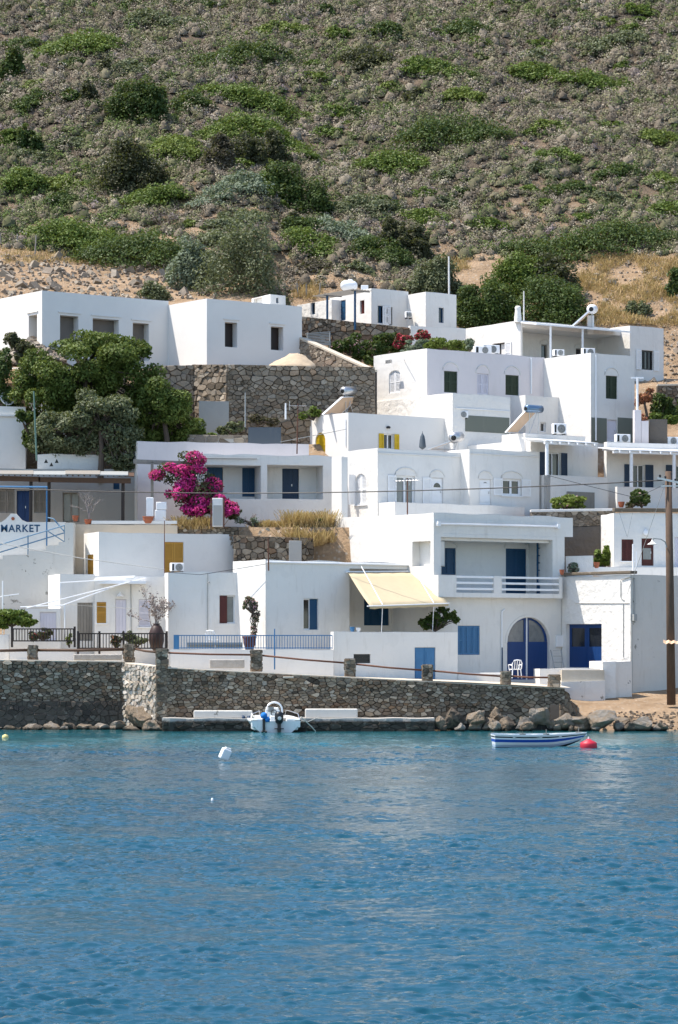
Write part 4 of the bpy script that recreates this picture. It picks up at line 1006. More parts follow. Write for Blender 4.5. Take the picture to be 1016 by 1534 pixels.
h.block(973, 158.4, 1000, None, 628, 690, th=.05, depth=1.2, mat=DARKC, zb=12, amp=.02)

# far left: house with the dish, terrace of the market
h = House('plain white block with a satellite dish at the left edge above the market', -60, 153, zb=12)
h.block(-60, 153, 38.5, None, 608, 720, th=math.radians(5), depth=5, mat=WHITE, zb=11, amp=.022)
m = MB(); fbox(m, h.F, -60, 621, 38, 624, -.10, -.005); h.part('ledge', m, WHITE); HLF = h.F
h = House('white wall with three dark triangular vents above the market pergola', 56, 150.6, name='parapet_wall', cat='wall', zb=11)
h.block(56, 151.0, 148, None, 680, 760, th=math.radians(5), depth=4, mat=WHITE_OLD, zb=10.5, amp=.03)
for x, y in ((69, 691), (77, 696), (85, 691)):
    m = MB(); m.poly([h.F.P(x - 3, y + 2.5, -.006), h.F.P(x + 3, y + 2.5, -.006), h.F.P(x, y - 3.5, -.006)]); h.part('vent', m, BLACK)
mk = House('shaded market building with blue door behind a pergola terrace', -60, 150, name='shop', cat='shop', zb=10)
mk.block(-60, 150.2, 207, None, 702, 800, th=math.radians(3), depth=.5, mat=GREYC, zb=9.6, amp=.02,
         Fo=[(25, 735, 47, 782, 'door', dict(col=ROYAL, n=2)), (-2, 733, 22, 768, 'closed', dict(col=GWOOD)), (51, 735, 69, 768, 'closed', dict(col=GWOOD)), (94, 738, 119, 782, 'glass', dict(n=2, frame=GWOOD, pane=CURTAIN)), (170, 720, 179, 733, 'closed', dict(col=BLUE, n=1))])
pg = thing('pergola', 'long timber pergola with sagging tin roof over the market terrace', 'pergola', W(70, 782, 146.6))
for px, yb in ((46, 784), (73, 784), (184, 782)):
    m = MB(); Y = 146.6; m.tube([W(px, yb, Y), W(px + .5, 717, Y)], .09, 8); m.build('post', DBROWN, pg)
for x0, x1, y in ((-30, 60, 715), (58, 196, 717.5)):
    m = MB(); m.bar(W(x0, y + 1, 146.3), W(x1, y + 3, 146.3), .14, .26); m.build('beam', BROWN, pg)
m = MB()
for i in range(26):
    x = -30 + i * 8.7; m.bar(W(x, 711.5 + i * .06, 146.0), W(x + random.uniform(-3, 3), 707, 149.4), .07)
m.build('rafters', BROWN, pg)
for x0, x1, dy, mt in ((-30, 50, 0, GWOOD), (48, 100, .8, GPIPE), (98, 150, .2, GWOOD), (148, 192, 1.3, GPIPE), (188, 201, 3, BROWN)):
    m = MB(); a, b, c, d = W(x0, 711 + dy, 145.9), W(x1, 711.5 + dy, 145.9), W(x1, 706 + dy, 149.3), W(x0, 706 + dy, 149.3); t = Vector((0, 0, .05)); m.hexa([a, b, c, d, a + t, b + t, c + t, d + t]); m.build('roof_sheet', mt, pg)
# sign wall with the lettering
sw = thing('sign_wall', 'white gabled parapet wall with MARKET painted in blue letters', 'sign', W(40, 830, 145.2))
Y = 145.2
prof = [(-60, 782), (2, 782), (8, 778), (13, 773), (16, 769.5), (24, 769.5), (27, 773), (32, 778.5), (40, 782), (98, 782)]
top = [(X_at(a, Y), Z_at(b, Y)) for a, b in prof]; bot = [(X_at(98, Y), 7.2), (X_at(-60, Y), 7.2)]
m = MB(); P2 = top + bot; rings = [[Vector((a, b, 0)) for a, b in P2]]
for t in tessellate_polygon(rings):
    m.poly([(P2[i][0], Y, P2[i][1]) for i in t]); m.poly([(P2[i][0], Y + .3, P2[i][1]) for i in t])
for i in range(len(P2)): a, b = P2[i], P2[(i + 1) % len(P2)]; m.quad((a[0], Y, a[1]), (b[0], Y, b[1]), (b[0], Y + .3, b[1]), (a[0], Y + .3, a[1]))
m.build('wall', WHITE, sw)
cu = bpy.data.curves.new('market_lettering', 'FONT'); cu.body = 'MARKET'; cu.size = .62; cu.extrude = .006; cu.offset = .012; cu.space_character = 1.12
to = bpy.data.objects.new('lettering', cu); COL.objects.link(to); bpy.context.view_layer.update()
dg = bpy.context.evaluated_depsgraph_get(); me = bpy.data.meshes.new_from_object(to.evaluated_get(dg)); bpy.data.objects.remove(to)
xs = [v.co.x for v in me.vertices]; zs = [v.co.y for v in me.vertices]; x0, x1 = X_at(1.5, Y), X_at(60, Y); z0, z1 = Z_at(797, Y), Z_at(786, Y)
for v in me.vertices:
    cx, cy, cz = v.co; v.co = ((x0 + (cx - min(xs)) / (max(xs) - min(xs)) * (x1 - x0)) - wloc(sw).x, Y - .012 - cz * .5 - wloc(sw).y, z0 + (cy - min(zs)) / (max(zs) - min(zs)) * (z1 - z0) - wloc(sw).z)
link('lettering', me, BLUE, sw, None)
m = MB(); m.lathe(W(19.5, 777, Y - .02), [(.0, -.03), (.09, -.03), (.09, 0), (0, 0)], 10, (0, 1, 0)); m.build('emblem', TERRA, sw)
# stair flank
def profile_wall(name, label, cat, pts, Y, thick, mat, zb):
    root = thing(name, label, cat, (X_at(pts[0][0], Y), Y, zb)); P2 = [(X_at(a, Y), Z_at(b, Y)) for a, b in pts]; P2 += [(P2[-1][0], zb), (P2[0][0], zb)]
    m = MB(); rings = [[Vector((a, b, 0)) for a, b in P2]]
    for t in tessellate_polygon(rings): m.poly([(P2[i][0], Y, P2[i][1]) for i in t]); m.poly([(P2[i][0], Y + thick, P2[i][1]) for i in t])
    for i in range(len(P2)): a, b = P2[i], P2[(i + 1) % len(P2)]; m.quad((a[0], Y, a[1]), (b[0], Y, b[1]), (b[0], Y + thick, b[1]), (a[0], Y + thick, a[1]))
    m.build('wall', mat, root); return root
st = profile_wall('staircase', 'peeling white staircase flank climbing to the market terrace', 'stairs', [(-60, 838), (4, 838), (4, 832), (42.5, 831.5), (42.5, 825), (69, 824), (69, 817.5), (88, 817), (88, 812), (97, 811.5), (97, 783), (110, 783)], 144.0, 1.1, STAIN, 5.5)
sr = thing('blue_handrail', 'light blue pipe handrail beside the market steps', 'railing', W(40, 830, 144.4))
m = MB(); Y = 144.3
for y0, y1 in ((816, 787), (827.5, 798)): m.tube([W(-40, y0 + 12, Y), W(97, y1, Y)], .035, 6)
m.tube([W(97, 797, Y), W(80, 777, Y + .4), W(72, 775.5, Y + .6)], .035, 6); m.tube([W(97, 812, Y), W(72, 796, Y)], .03, 6); m.build('rail', RAILB, sr)
m = MB()
for px, y0, y1 in ((42, 802, 831), (97, 787, 812), (-10, 815, 838)): m.tube([W(px, y0, Y), W(px, y1, Y)], .035, 6)
m.build('posts', RAILB, sr)
bp = thing('pipe_gantry', 'thin light blue pipe frame standing in front of the market door', 'gantry', W(70, 815, 144.6)); m = MB(); m.tube([W(70, 822, 144.6), W(70, 729.5, 144.6)], .04, 6); m.tube([W(-40, 728.5, 144.6), W(71, 729.5, 144.6)], .05, 6); m.build('pipe', SKYB, bp)
h = House('weathered sandy garden wall topped with white between the market and the bougainvillea', 110, 145.3, name='garden_wall', cat='wall', zb=8)
h.block(110, 145.3, 265.5, None, 786, 815, th=0.0, depth=.4, mat=TAN, zb=7.5, amp=.02, roof=False, pth=.2); m = MB(); fbox(m, h.F, 137, 780, 265, 785, .02, .3); h.part('white_cap', m, CREAM)
m = MB(); m.box(X_at(-90, 148), X_at(266, 146), 145.55, 150.5, 9.0, 10.05); tag(m.build('terrace', CONC, None), kind='structure')
# amber shutter house
h = House('cream house with amber shutters just below the market terrace', 148, 143, zb=5)
h.block(148, 143, 350.5, 110, 797.5, 880, th=math.radians(23), mat=WHITE, matF=CREAM, amp=.022, zb=5.0, Fo=[(246.5, 812, 275, 862, 'closed', dict(col=AMBER, n=2, rd=.12))], Lo=[(130, 831, 140, 862, 'closed', dict(col=AMBER, n=1))])
GF = h.F
# cluster at the left front
h = House('white seafront house with amber curtained window behind the dark fence', 90, 141.2, zb=3.4)
h.block(90, 141.2, 142, 72, 860, 990, th=math.radians(18), depth=5, mat=CREAM, matF=WHITE, zb=3.0, amp=.01, Fo=[(116, 903, 139, 960, 'planks', dict(col=GWOOD))])
h.block(141.5, 140.9, 250, None, 863, 990, th=math.radians(3), depth=5, mat=WHITE, zb=3.0, amp=.015,
        Fo=[(145, 902, 159, 933.5, 'closed', dict(col=AMBER, n=1, sill=True, rd=.1)), (173, 898, 189, 950, 'planks', dict(col=LAVEN, rd=.3)), (208, 898, 225, 939, 'closed', dict(col=LAVEN, n=1, sill=True, rd=.15, ocol=REDW))])
KF = h.F
m = MB(); fbox(m, KF, 150, 871, 219, 875, -.9, -.005); h.part('canopy', m, WPAINT)
m = MB(); p = KF.P(180, 890, -.12); m.lathe(p, [(.2, -.12), (.06, .05), (.05, .1), (0, .12)], 10); h.part('wall_lamp', m, WPAINT)
h.block(7, 140.0, 91, None, 912, 990, th=math.radians(4), depth=3, mat=WHITE, zb=3.0, amp=.01, Fo=[(60, 917, 84, 960, 'planks', dict(col=LAVEN))])
af = thing('retractable_awning', 'folded white awning frame with long pipes over the fenced seafront yard', 'awning', W(218, 866, 140.6)); m = MB()
for p, q in (((218, 866, 140.5), (40, 911, 137.6)), ((196, 867, 140.4), (90, 873, 139.4)), ((90, 873, 139.4), (90, 891, 139.3)), ((190, 872, 140.3), (96, 906, 138.0)), ((30, 909.5, 137.7), (97, 906.5, 138.0)), ((97, 906, 138.0), (97, 950, 138.0)), ((4, 870, 138.4), (4, 950, 138.4)), ((0, 894, 138.4), (28, 890, 139))): m.tube([W(*p), W(*q)], .035, 6)
m.build('pipes', WPAINT, af); m = MB(); m.hexa([W(140, 871, 140.3), W(200, 868, 140.3), W(203, 864, 140.35), W(143, 868, 140.35), W(140, 869, 140.3), W(200, 865.5, 140.3), W(203, 862, 140.35), W(143, 865, 140.35)]); m.build('folded_canvas', CANVASW, af)
h = House('low white wall below the dark brown fence in front of the yard', 14, 136.9, name='garden_wall', cat='wall', zb=3)
h.block(14, 136.9, 112, None, 973, 1000, th=0.0, depth=.3, mat=WHITE_OLD, zb=2.7, roof=False, pth=.12); h.block(-60, 137.2, 13.5, None, 951, 1000, th=0.0, depth=.3, mat=WHITE_OLD, zb=2.7, roof=False, pth=.12)
fn = thing('brown_fence', 'dark brown timber fence with gate around the seafront yard', 'fence', W(70, 973, 136.8))
def fence_run(x0, x1, y0, y1, Y, n, posts_):
    m = MB(); a, b = X_at(x0, Y), X_at(x1, Y); z1, z0 = Z_at(y0, Y), Z_at(y1, Y)
    for zz in (z1 - .04, z0 + .06): m.bar((a, Y, zz), (b, Y, zz), .05, .06)
    for i in range(n): x = a + (b - a) * (i + .5) / n; m.bar((x, Y, z0 + .08), (x, Y, z1 - .06), .04)
    m.build('panel', DBROWN, fn)
    for p in posts_:
        m = MB(); x = X_at(p, Y); m.bar((x, Y - .01, z0 - .25), (x, Y - .01, z1 + .08), .10); m.build('post', DBROWN, fn)
fence_run(18, 112, 941, 962, 136.85, 22, (18, 112)); fence_run(117, 250, 948, 973, 136.7, 30, (117, 149, 185, 250))
h = House('weathered sandy garden walls', 500, 150) if False else None

# stone terraces under the big white house
zT = 19.75
stone_wall('tall rubble terrace wall under the big new white house', [
    (xy(228, 159.6), xy(290, 159.6), 15, 15, Z_at(548, 159.6), Z_at(547, 159.6)),
    (xy(289, 159.7), xy(341, 157.6), 15, 15, Z_at(546, 159.7), Z_at(546, 157.6)),
    (xy(341, 157.6), xy(562, 157.6), 13, 13, Z_at(546, 157.6), Z_at(550, 157.6))], mat=STONE_M, mort=MORTAR, cw=.40, ch=.20, relief=.13, seed=21, thick=.6)
h = House('bare grey cement wall patch at the foot of the rubble terrace', 298, 157.2, name='cement_wall', cat='wall', zb=14)
h.block(298, 157.2, 343, None, 601, 670, th=.05, depth=2.2, mat=GREYC, zb=13, amp=.02)
stone_wall('rubble wall with pale sloping coping descending beside the sand pile', [(xy(450, 164.5), xy(556, 160.5), 18, 17, Z_at(508, 164.5), Z_at(556, 160.5))], mat=STONE_L, mort=MORTAR, cw=.34, ch=.2, seed=22, cope=CONC, copeh=.12)
stone_wall('long rubble wall under the highest small white house', [(xy(452, 172), xy(616, 171), 20.5, 20.5, Z_at(474, 172), Z_at(491, 171))], mat=STONE, cw=.36, ch=.2, seed=23, relief=.12)
h = House('white coping wall running right from the highest small house', 615, 171, name='garden_wall', cat='wall', zb=20)
h.block(615, 170.9, 698, None, 488, 540, th=math.radians(22), depth=.35, mat=WHITE, zb=20.5, roof=False, amp=.02, pth=.15)
stone_wall('brown rubble wall below the straw slope at the right edge', [(xy(985, 168), xy(1060, 168), 17, 17, Z_at(578, 168), Z_at(577, 168))], mat=STONE, cw=.36, ch=.2, seed=24, cope=CONC)
stone_wall('rubble garden wall under the bougainvillea and straw grass', [(xy(262, 145.9), xy(432, 145.9), 9, 9, Z_at(788, 145.9), Z_at(790, 145.9)), (xy(350, 145.2), xy(470, 145.2), 7.6, 7.6, Z_at(802, 145.2), Z_at(806, 145.2))], mat=STONE, cw=.30, ch=.19, seed=25, relief=.11)
m = MB(); Y = 145.0; m.box(X_at(433, Y), X_at(452, Y), Y - .1, Y + .4, 7.6, Z_at(810, Y)); tag(m.build('gate_pillar', GREYC, None, bevel=.02), 'short grey pillar at the end of the rubble garden wall', 'pillar')
stone_wall('low broken rubble wall on the dirt slope above the long low house roof', [(xy(280, 153.5), xy(372, 153.5), 12, 12, Z_at(651, 153.5), Z_at(652, 153.5))], mat=STONE_L, mort=GREYC, cw=.6, ch=.36, seed=26)
m = MB(); Y = 153.4; m.box(X_at(372, Y), X_at(421, Y), Y, Y + .3, 12, Z_at(640, Y)); tag(m.build('slate_panel', SLATE, None), 'dark slate grey panel wall beside the yellow-shuttered house', 'panel')
# ------------------------------------------------------------------ air conditioners
def ac(x0, y0, x1, y1, Y, label, th=math.radians(20)):
    fr = Fr(x0, Y, th); w = Plane(fr, 'F').s_at(x1); z0, z1 = Z_at(y1, Y), Z_at(y0, Y); hh = z1 - z0
    r = thing('air_conditioner', label, 'air conditioner', fr.pt(w / 2, .15, z0), 'outdoor air conditioner units')
    m = MB(); m.box(0, w, 0, .34, z0 + .06, z1, fr.pt); m.build('casing', WPAINT, r, bevel=.03)
    m = MB(); c = fr.pt(w * .60, -.012, (z0 + z1) / 2 + .02); ax = -fr.v; ax = (ax.x, ax.y, 0); R = min(hh, w) * .36
    for k in range(5): rr = R * (k + 1) / 5; m.lathe(c, [(rr - .012, 0), (rr - .012, .015), (rr + .012, .015), (rr + .012, 0)], 20, ax)
    m.build('fan_grille', GPIPE, r); m = MB(); m.lathe(c, [(R, 0), (R, .004), (0, .004)], 20, ax); m.build('fan', BLACK, r)
    m = MB(); m.box(w * .06, w * .2, -.01, -.002, z0 + hh * .2, z1 - hh * .12, fr.pt); m.build('vent', BLACK, r)
    for q in (.12, .82):
        m = MB(); m.box(w * q, w * q + .06, -.02, .36, z0, z0 + .055, fr.pt); m.build('foot', BLACK, r)
ac(830, 634, 849, 651, 156.2, 'air conditioner on the roof behind the solar heater, below the green-shuttered house')
ac(924, 650, 945, 664, 157.6, 'air conditioner in front of the lilac door in the grey-green painted base')
ac(996, 654, 1018, 667, 158.5, 'air conditioner on the verandah roof by the cement block wall')
ac(831, 523, 846, 534, 166.5, 'smaller air conditioner between the two windows of the high verandah')
ac(874, 521, 892, 534, 167.5, 'air conditioner on the verandah parapet near the bigger solar heater post')
ac(712, 518, 737, 531, 163.6, 'air conditioner with pipes at the start of the pinkish roof')
ac(724, 516, 749, 530, 164.4, 'air conditioner half behind the one with pipes on the pinkish roof')
ac(257, 843, 276, 857.5, 141.6, 'air conditioner below the wide amber shutter')
ac(609, 466, 617, 477, 174.6, 'blue-fronted air conditioner in the corner of the highest small house')
ac(684, 615, 702, 627, 158.2, 'air conditioner on the ledge above the yellow-shuttered house')
# ------------------------------------------------------------------ solar heaters
def heater(label, tank0, tank1, r, px0, px1, wid, base, tm, pm, back=COPPER):
    """tank axis end points, collector top/bottom centre points"""
    t = thing('solar_water_heater', label, 'solar heater', base)
    a, b = Vector(tank0), Vector(tank1); L = (b - a).length; ax = (b - a).normalized()
    m = MB(); m.lathe(a, [(0, -.06), (r * .6, -.05), (r, .03), (r, L - .03), (r * .6, L + .05), (0, L + .06)], 18, tuple(ax)); m.build('tank', tm, t, smooth=True)
    m = MB(); m.lathe(a, [(0, -.09), (r * .45, -.085), (r * .5, -.05)], 14, tuple(ax)); m.build('end_cap', BLACK, t)
    P, Q = Vector(px0), Vector(px1); d = (Q - P).normalized(); s = ax * (wid / 2); n = d.cross(ax).normalized() * .05
    if n.z < 0: n = -n
    m = MB(); m.hexa([P - s - n, P + s - n, Q + s - n, Q - s - n, P - s + n, P + s + n, Q + s + n, Q - s + n]); pn = m.build('collector', pm, t)
    m = MB(); i = .08; s2 = s * (1 - i); m.quad(P + d * .08 - s2 + n * 1.1, P + d * .08 + s2 + n * 1.1, Q - d * .08 + s2 + n * 1.1, Q - d * .08 - s2 + n * 1.1); m.build('glass', GLASS, pn)
    m = MB(); m.quad(P + d * .05 - s2 - n * 1.1, P + d * .05 + s2 - n * 1.1, Q - d * .05 + s2 - n * 1.1, Q - d * .05 - s2 - n * 1.1); m.build('backing', back, pn)
    z = Q.z
    m = MB()
    for c in (a + ax * L * .2, a + ax * L * .8):
        f = Vector((c.x, c.y, z)); m.tube([c, f], .022, 6); m.tube([f + (P - Q) * 0, (Q.x + (f - (a + ax * L / 2)).x, Q.y + (f - (a + ax * L / 2)).y, z)], .022, 6)
    m.tube([a + ax * L * .2, Vector(((a + ax * L * .8).x, (a + ax * L * .8).y, z))], .015, 6); m.tube([a + ax * L * .8, Vector(((a + ax * L * .2).x, (a + ax * L * .2).y, z))], .015, 6)
    m.build('stand', STEEL, t)
Y = 154.9; heater('solar heater with blue-grey tank and copper-backed collector on the verandah house roof', W(789, 612, Y), W(811, 613, Y + .9), .22, W(795, 616, Y + .4), W(766, 648, Y - .4), 1.0, W(790, 650, Y), TANKB, WPAINT)
Y = 152.6; heater('solar heater seen end-on in front of the second yellow shutter', W(680, 656, Y), W(688, 654, Y + 1.6), .30, W(678, 660, Y + .6), W(644, 672, Y - .5), 1.4, W(680, 674, Y), STEEL, CREAM)
Y = 157.3; heater('wide solar heater standing against the tall rubble terrace wall', W(514, 586, Y - .6), W(535, 585, Y + .6), .25, W(526, 594, Y), W(497, 620, Y - 1), 1.9, W(515, 622, Y), STEEL, WPAINT)
Y = 172.5; heater('solar heater on a white pillar at the corner of the highest right roof', W(886, 463, Y), W(889, 463, Y + 1.2), .29, W(884, 466, Y + .4), W(858, 489, Y - .2), 1.2, W(886, 490, Y), WPAINT, WPAINT)
m = MB(); m.box(X_at(881, Y), X_at(891, Y), Y + .3, Y + .7, Z_at(500, Y), Z_at(471, Y)); tag(m.build('heater_pillar', WHITE, None, bevel=.04), 'short white pillar under the highest solar heater', 'pillar')
# white water tanks on the highest house
r = thing('water_tank', 'fat white horizontal water tank on the highest small house roof', 'water tank', W(525, 436, 177)); Y = 177
m = MB(); m.lathe(W(511, 427.5, Y), [(0, -.02), (.16, 0), (.26, .07), (.33, .22), (.35, .45), (.34, .70), (.28, .92), (.17, 1.03), (0, 1.06)], 18, (1, .25, 0)); m.build('vessel', WPAINT, r, smooth=True)
m = MB(); m.lathe(W(525, 420.5, Y + .2), [(.17, -.1), (.17, .05), (.1, .09), (0, .1)], 12); m.build('lid', WPAINT, r)
m = MB(); m.box(X_at(541, Y), X_at(552, Y), Y, Y + .5, Z_at(434, Y), Z_at(427, Y)); tag(m.build('rooftop_box', WPAINT, None, bevel=.03), 'small white box beside the fat water tank', 'box')
h = House('small grey and white shed box on the roof of the big new house', 376, 168, name='roof_shed', cat='shed', zb=23)
h.block(405, 166, 428, 377, 441, 470, th=math.radians(30), mat=WHITE, matF=WHITE, zb=22, depth=2, Fo=[(414, 446, 417.5, 454, 'glass', dict(n=1, frame=BLUE))], Lo=[(380, 446, 393, 456, 'panel', dict(col=BLACK, rd=.3))])
# satellite dishes
def dish(px, py, Y, R, aim, label, leg=.6):
    t = thing('satellite_dish', label, 'satellite dish', W(px, py, Y) - Vector((0, 0, leg))); a = Vector(aim).normalized()
    m = MB(); c = W(px, py, Y); m.lathe(c, [(R * k / 6, .30 * R * (k / 6) ** 2) for k in range(7)] + [(R * 1.02, .30 * R), (R * .9, .2 * R), (R * .3, -.03), (0, -.04)], 22, tuple(a)); m.build('reflector', WPAINT, t, smooth=True)
    m = MB(); m.tube([c - a * .03, c + Vector((0, 0, -leg))], .03, 6); m.tube([c + Vector((0, 0, -R * .9)), c + a * R * .9], .012, 5); m.build('mount', STEEL, t)
    m = MB(); m.lathe(c + a * R * .9, [(0, -.03), (.04, -.02), (.04, .06), (0, .07)], 8, tuple(a)); m.build('receiver', WPAINT, t)
dish(10, 598, 154, .40, (.4, -.8, .35), 'white satellite dish at the left edge on the plain white block')
# ------------------------------------------------------------------ poles, masts and cables
t = thing('utility_pole', 'tall creosoted timber utility pole on the beach with a rusty sheet nailed on', 'utility pole', W(1005, 1050, 135.3)); Y = 135.3
m = MB(); m.tube([W(1006, 1056, Y), W(1004, 880, Y), W(1001.5, 706, Y)], [.215, .19, .155], 12); m.build('shaft', POLEW, t, smooth=True)
m = MB(); m.bar(W(985, 716, Y - .15), W(1022, 724, Y - .2), .10); m.bar(W(990, 728, Y - .15), W(1016, 728, Y - .15), .06); m.build('crossarm', STEEL, t)
for x, y in ((989, 714), (997, 716), (1012, 720)):
    m = MB(); m.lathe(W(x, y + 1, Y - .18), [(.03, -.02), (.06, .02), (.045, .06), (.06, .1), (0, .14)], 8); m.build('insulator', BLACK, t)
m = MB(); V = []
for i in range(8):
    x = 994 + i * 4; V.append((W(x, 958 + (i % 2) * 2 + i * .2, Y - .25), W(x, 963 + (i % 2) * 2, Y - .7)))
for a, b in zip(V, V[1:]): m.quad(a[0], b[0], b[1], a[1])
m.build('rusty_sheet', COPPER, t)
l = thing('street_lamp', 'old pale shade street lamp on a curved arm of the timber pole', 'street lamp', W(978, 695, 135))
m = MB(); pts = [W(999, 820, 135.15), W(997, 812, 135.05), W(990, 807.5, 134.9), W(979, 806.5, 134.8), W(977.5, 808, 134.8)]; m.tube(pts, .028, 7); m.build('arm', GPIPE, l)
m = MB(); m.lathe(W(977.5, 809, 134.8), [(.03, .03), (.05, -.05), (.12, -.13), (.24, -.20), (.25, -.22), (.10, -.16), (0, -.15)], 16); m.build('lamp_shade', CANVASW, l, smooth=True)
m = MB(); m.lathe(W(977.5, 815, 134.8), [(.0, -.02), (.05, .02), (.05, .08), (0, .1)], 8); m.build('bulb', WPAINT, l)
def mast(label, px, yb, yt, Y, r=.035, mat=GPIPE, px2=None, yagi=None, cat='mast', name='antenna_mast', extra=None):
    t = thing(name, label, cat, W(px, yb, Y)); px2 = px if px2 is None else px2
    m = MB(); m.tube([W(px, yb, Y), W((px + px2) / 2, (yb + yt) / 2, Y), W(px2, yt, Y)], [r, r, r * .8], 7); m.build('pole', mat, t)
    if yagi:
        m = MB(); c = W(px2, yt + 4, Y); d = Vector(yagi[0]).normalized(); s = Vector((-d.y, d.x, 0)); L = yagi[1]; m.tube([c - d * L * .5, c + d * L * .5], .018, 5)
        for k in range(8): p = c + d * L * (k / 7 - .5); e = .30 - k * .015; m.tube([p - s * e, p + s * e], .013, 4)
        m.tube([c - d * L * .5 + Vector((0, 0, .25)), c - d * L * .5 - Vector((0, 0, .25))], .015, 4); m.build('aerial', STEEL, t)
    return t
mast('rusty mast with a spiky television aerial before the central house', 610.5, 812, 716, 144.5, .035, RUST, 610.5, ((1, -.5, 0), 1.3))
for k in range(3):
    m = MB(); Y = 144.5; c = W(607 + k * 6, 722, Y); m.tube([c + Vector((0, 0, -.17)), c + Vector((0, 0, .17))], .02, 5); m.tube([c + Vector((-.1, -.1, .12)), c + Vector((.1, .1, .12))], .015, 4); m.build('element', STEEL, bpy.data.objects['antenna_mast'])
mast('thin mast on a grey weight standing on the porch roof', 445, 680, 604, 149.5, .035, RUST, 446.5, ((1, .2, 0), .9))
mast('bare pale mast in front of the tall rubble wall', 367.5, 640, 588, 154, .04, GPIPE)
mast('tall green-grey mast rising from the white vented parapet', 55, 690, 586, 149.5, .05, GREENP, 50.5)
mast('tall pale flagpole behind the highest small house', 673, 446, 384, 178, .06, CREAM, 672.5)
mast('slim pale pole behind the chimney of the highest right house', 785, 486, 436, 173, .045, CREAM)
mast('light blue post standing on the quay before the blue railing', 411.5, 1003, 942, 132.6, .035, SKYB, name='blue_post', cat='post')
mast('dark blue post standing beside the arched double door', 752.5, 1010, 970, 133.2, .04, NAVY, name='blue_post', cat='post')
mast('rusty thin mast rising from the sandy garden wall', 246.5, 858, 780, 143.6, .025, RUST)
mast('short rusty bracket pole on the front house roof corner', 402.5, 855, 806, 136.5, .035, RUST, 402)
mast('thin white pole on the parapet of the right verandah house', 948.5, 862, 815, 145, .05, WPAINT)
mast('thinner white pole next to the red shuttered window', 953.5, 862, 826, 145, .04, WPAINT)
mast('short mast with white bracket on the small far left terrace', 428, 628, 604, 152, .05, WPAINT)
def cable(label, pts, r=.03, mat=BLACK, name='power_cable', cat='cable'):
    P_ = [W(*p) for p in pts]; V = []
    for i in range(len(P_) - 1):
        a, b = P_[i], P_[i + 1]; n = 14; L = (b - a).length
        for k in range(n + (i == len(P_) - 2)): u = k / n; q = a.lerp(b, u); q.z -= .0009 * L * L * 4 * u * (1 - u) * .35; V.append(q)
    m = MB(); m.tube(V, r, 5); o = m.build(name, mat, None, origin=P_[0]); return tag(o, label, cat)
cable('thick black twisted power cable sagging across the whole village to the timber pole', [(-40, 730, 142), (340, 739, 140), (1000, 719, 135.1)], .028)
cable('black cable leaving the timber pole toward the right edge', [(1003, 719, 135.1), (1060, 735, 140)], .03)
cable('thin grey stay wire crossing the yellow-shuttered house wall', [(420, 662, 149), (518, 643, 152)], .018, GPIPE)
cable('thin service cable slanting down from the timber pole to the navy-shuttered verandah', [(1001, 722, 135.2), (950, 745, 150), (820, 712, 152)], .014)
cable('thin stay wire running down from the pole to the grey cement wall', [(1000, 715, 135.2), (940, 890, 139.5)], .012, GPIPE)
cable('pale cable drooping across the cream amber-shutter house', [(-40, 806, 143), (120, 836, 141.5), (246, 853, 141)], .022, GPIPE)
# ------------------------------------------------------------------ boats
def loft_hull(name, parent, C0, heading, L, B, D, sheer, mats, n=26, transom=.78, bowrise=.22):
    """hull sections from stern (t=0) to bow (t=1); returns function giving the gunwale points"""
    fwd = Vector((math.cos(heading), math.sin(heading), 0)); sd = Vector((-fwd.y, fwd.x, 0)); C0 = Vector(C0)
    def half(t): return B / 2 * (transom + (1 - transom) * math.sin(min(1, t / .45) * PI / 2)) * (1 - max(0, (t - .45) / .55) ** 2.3)
    def zs(t): return sheer[0] + (sheer[1] - sheer[0]) * t ** 2 + (sheer[2]) * -4 * t * (1 - t)
    def pt(t, u, side):      # u 0 keel .. 1 gunwale
        w = half(t) * (u ** .42) ; k = -D + (D + bowrise) * max(0, (t - .62) / .38) ** 1.7 ; z = k + (zs(t) - k) * u ** 1.25
        rake = L * (.10 * u * max(0, (t - .75) / .25) - .02 * u * max(0, (.1 - t) / .1))
        return C0 + fwd * (t * L + rake) + sd * (side * w) + Vector((0, 0, z))
    return fwd, sd, half, zs, pt
def build_hull(parent, C0, heading, L, B, D, sheer, bands, inner, transom=.78):
    fwd, sd, half, zs, pt = loft_hull('', parent, C0, heading, L, B, D, sheer, None, transom=transom)
    mats = [b[1] for b in bands]; m = MB(); n = 28; us = [0, .08, .2, .31, .39, .47, .54, .62, .70, .78, .86, .93, 1.0]
    def bi(u):
        for i, (lim, _) in enumerate(bands):
            if u <= lim: return i
        return len(bands) - 1
    for side in (-1, 1):
        for i in range(n):
            for a, b in zip(us, us[1:]): m.quad(pt(i / n, a, side), pt((i + 1) / n, a, side), pt((i + 1) / n, b, side), pt(i / n, b, side), bi((a + b) / 2))
    for a, b in zip(us, us[1:]): m.quad(pt(0, a, -1), pt(0, a, 1), pt(0, b, 1), pt(0, b, -1), bi((a + b) / 2))
    o = m.build('hull', mats, parent, smooth=False)
    return o, fwd, sd, half, zs, pt
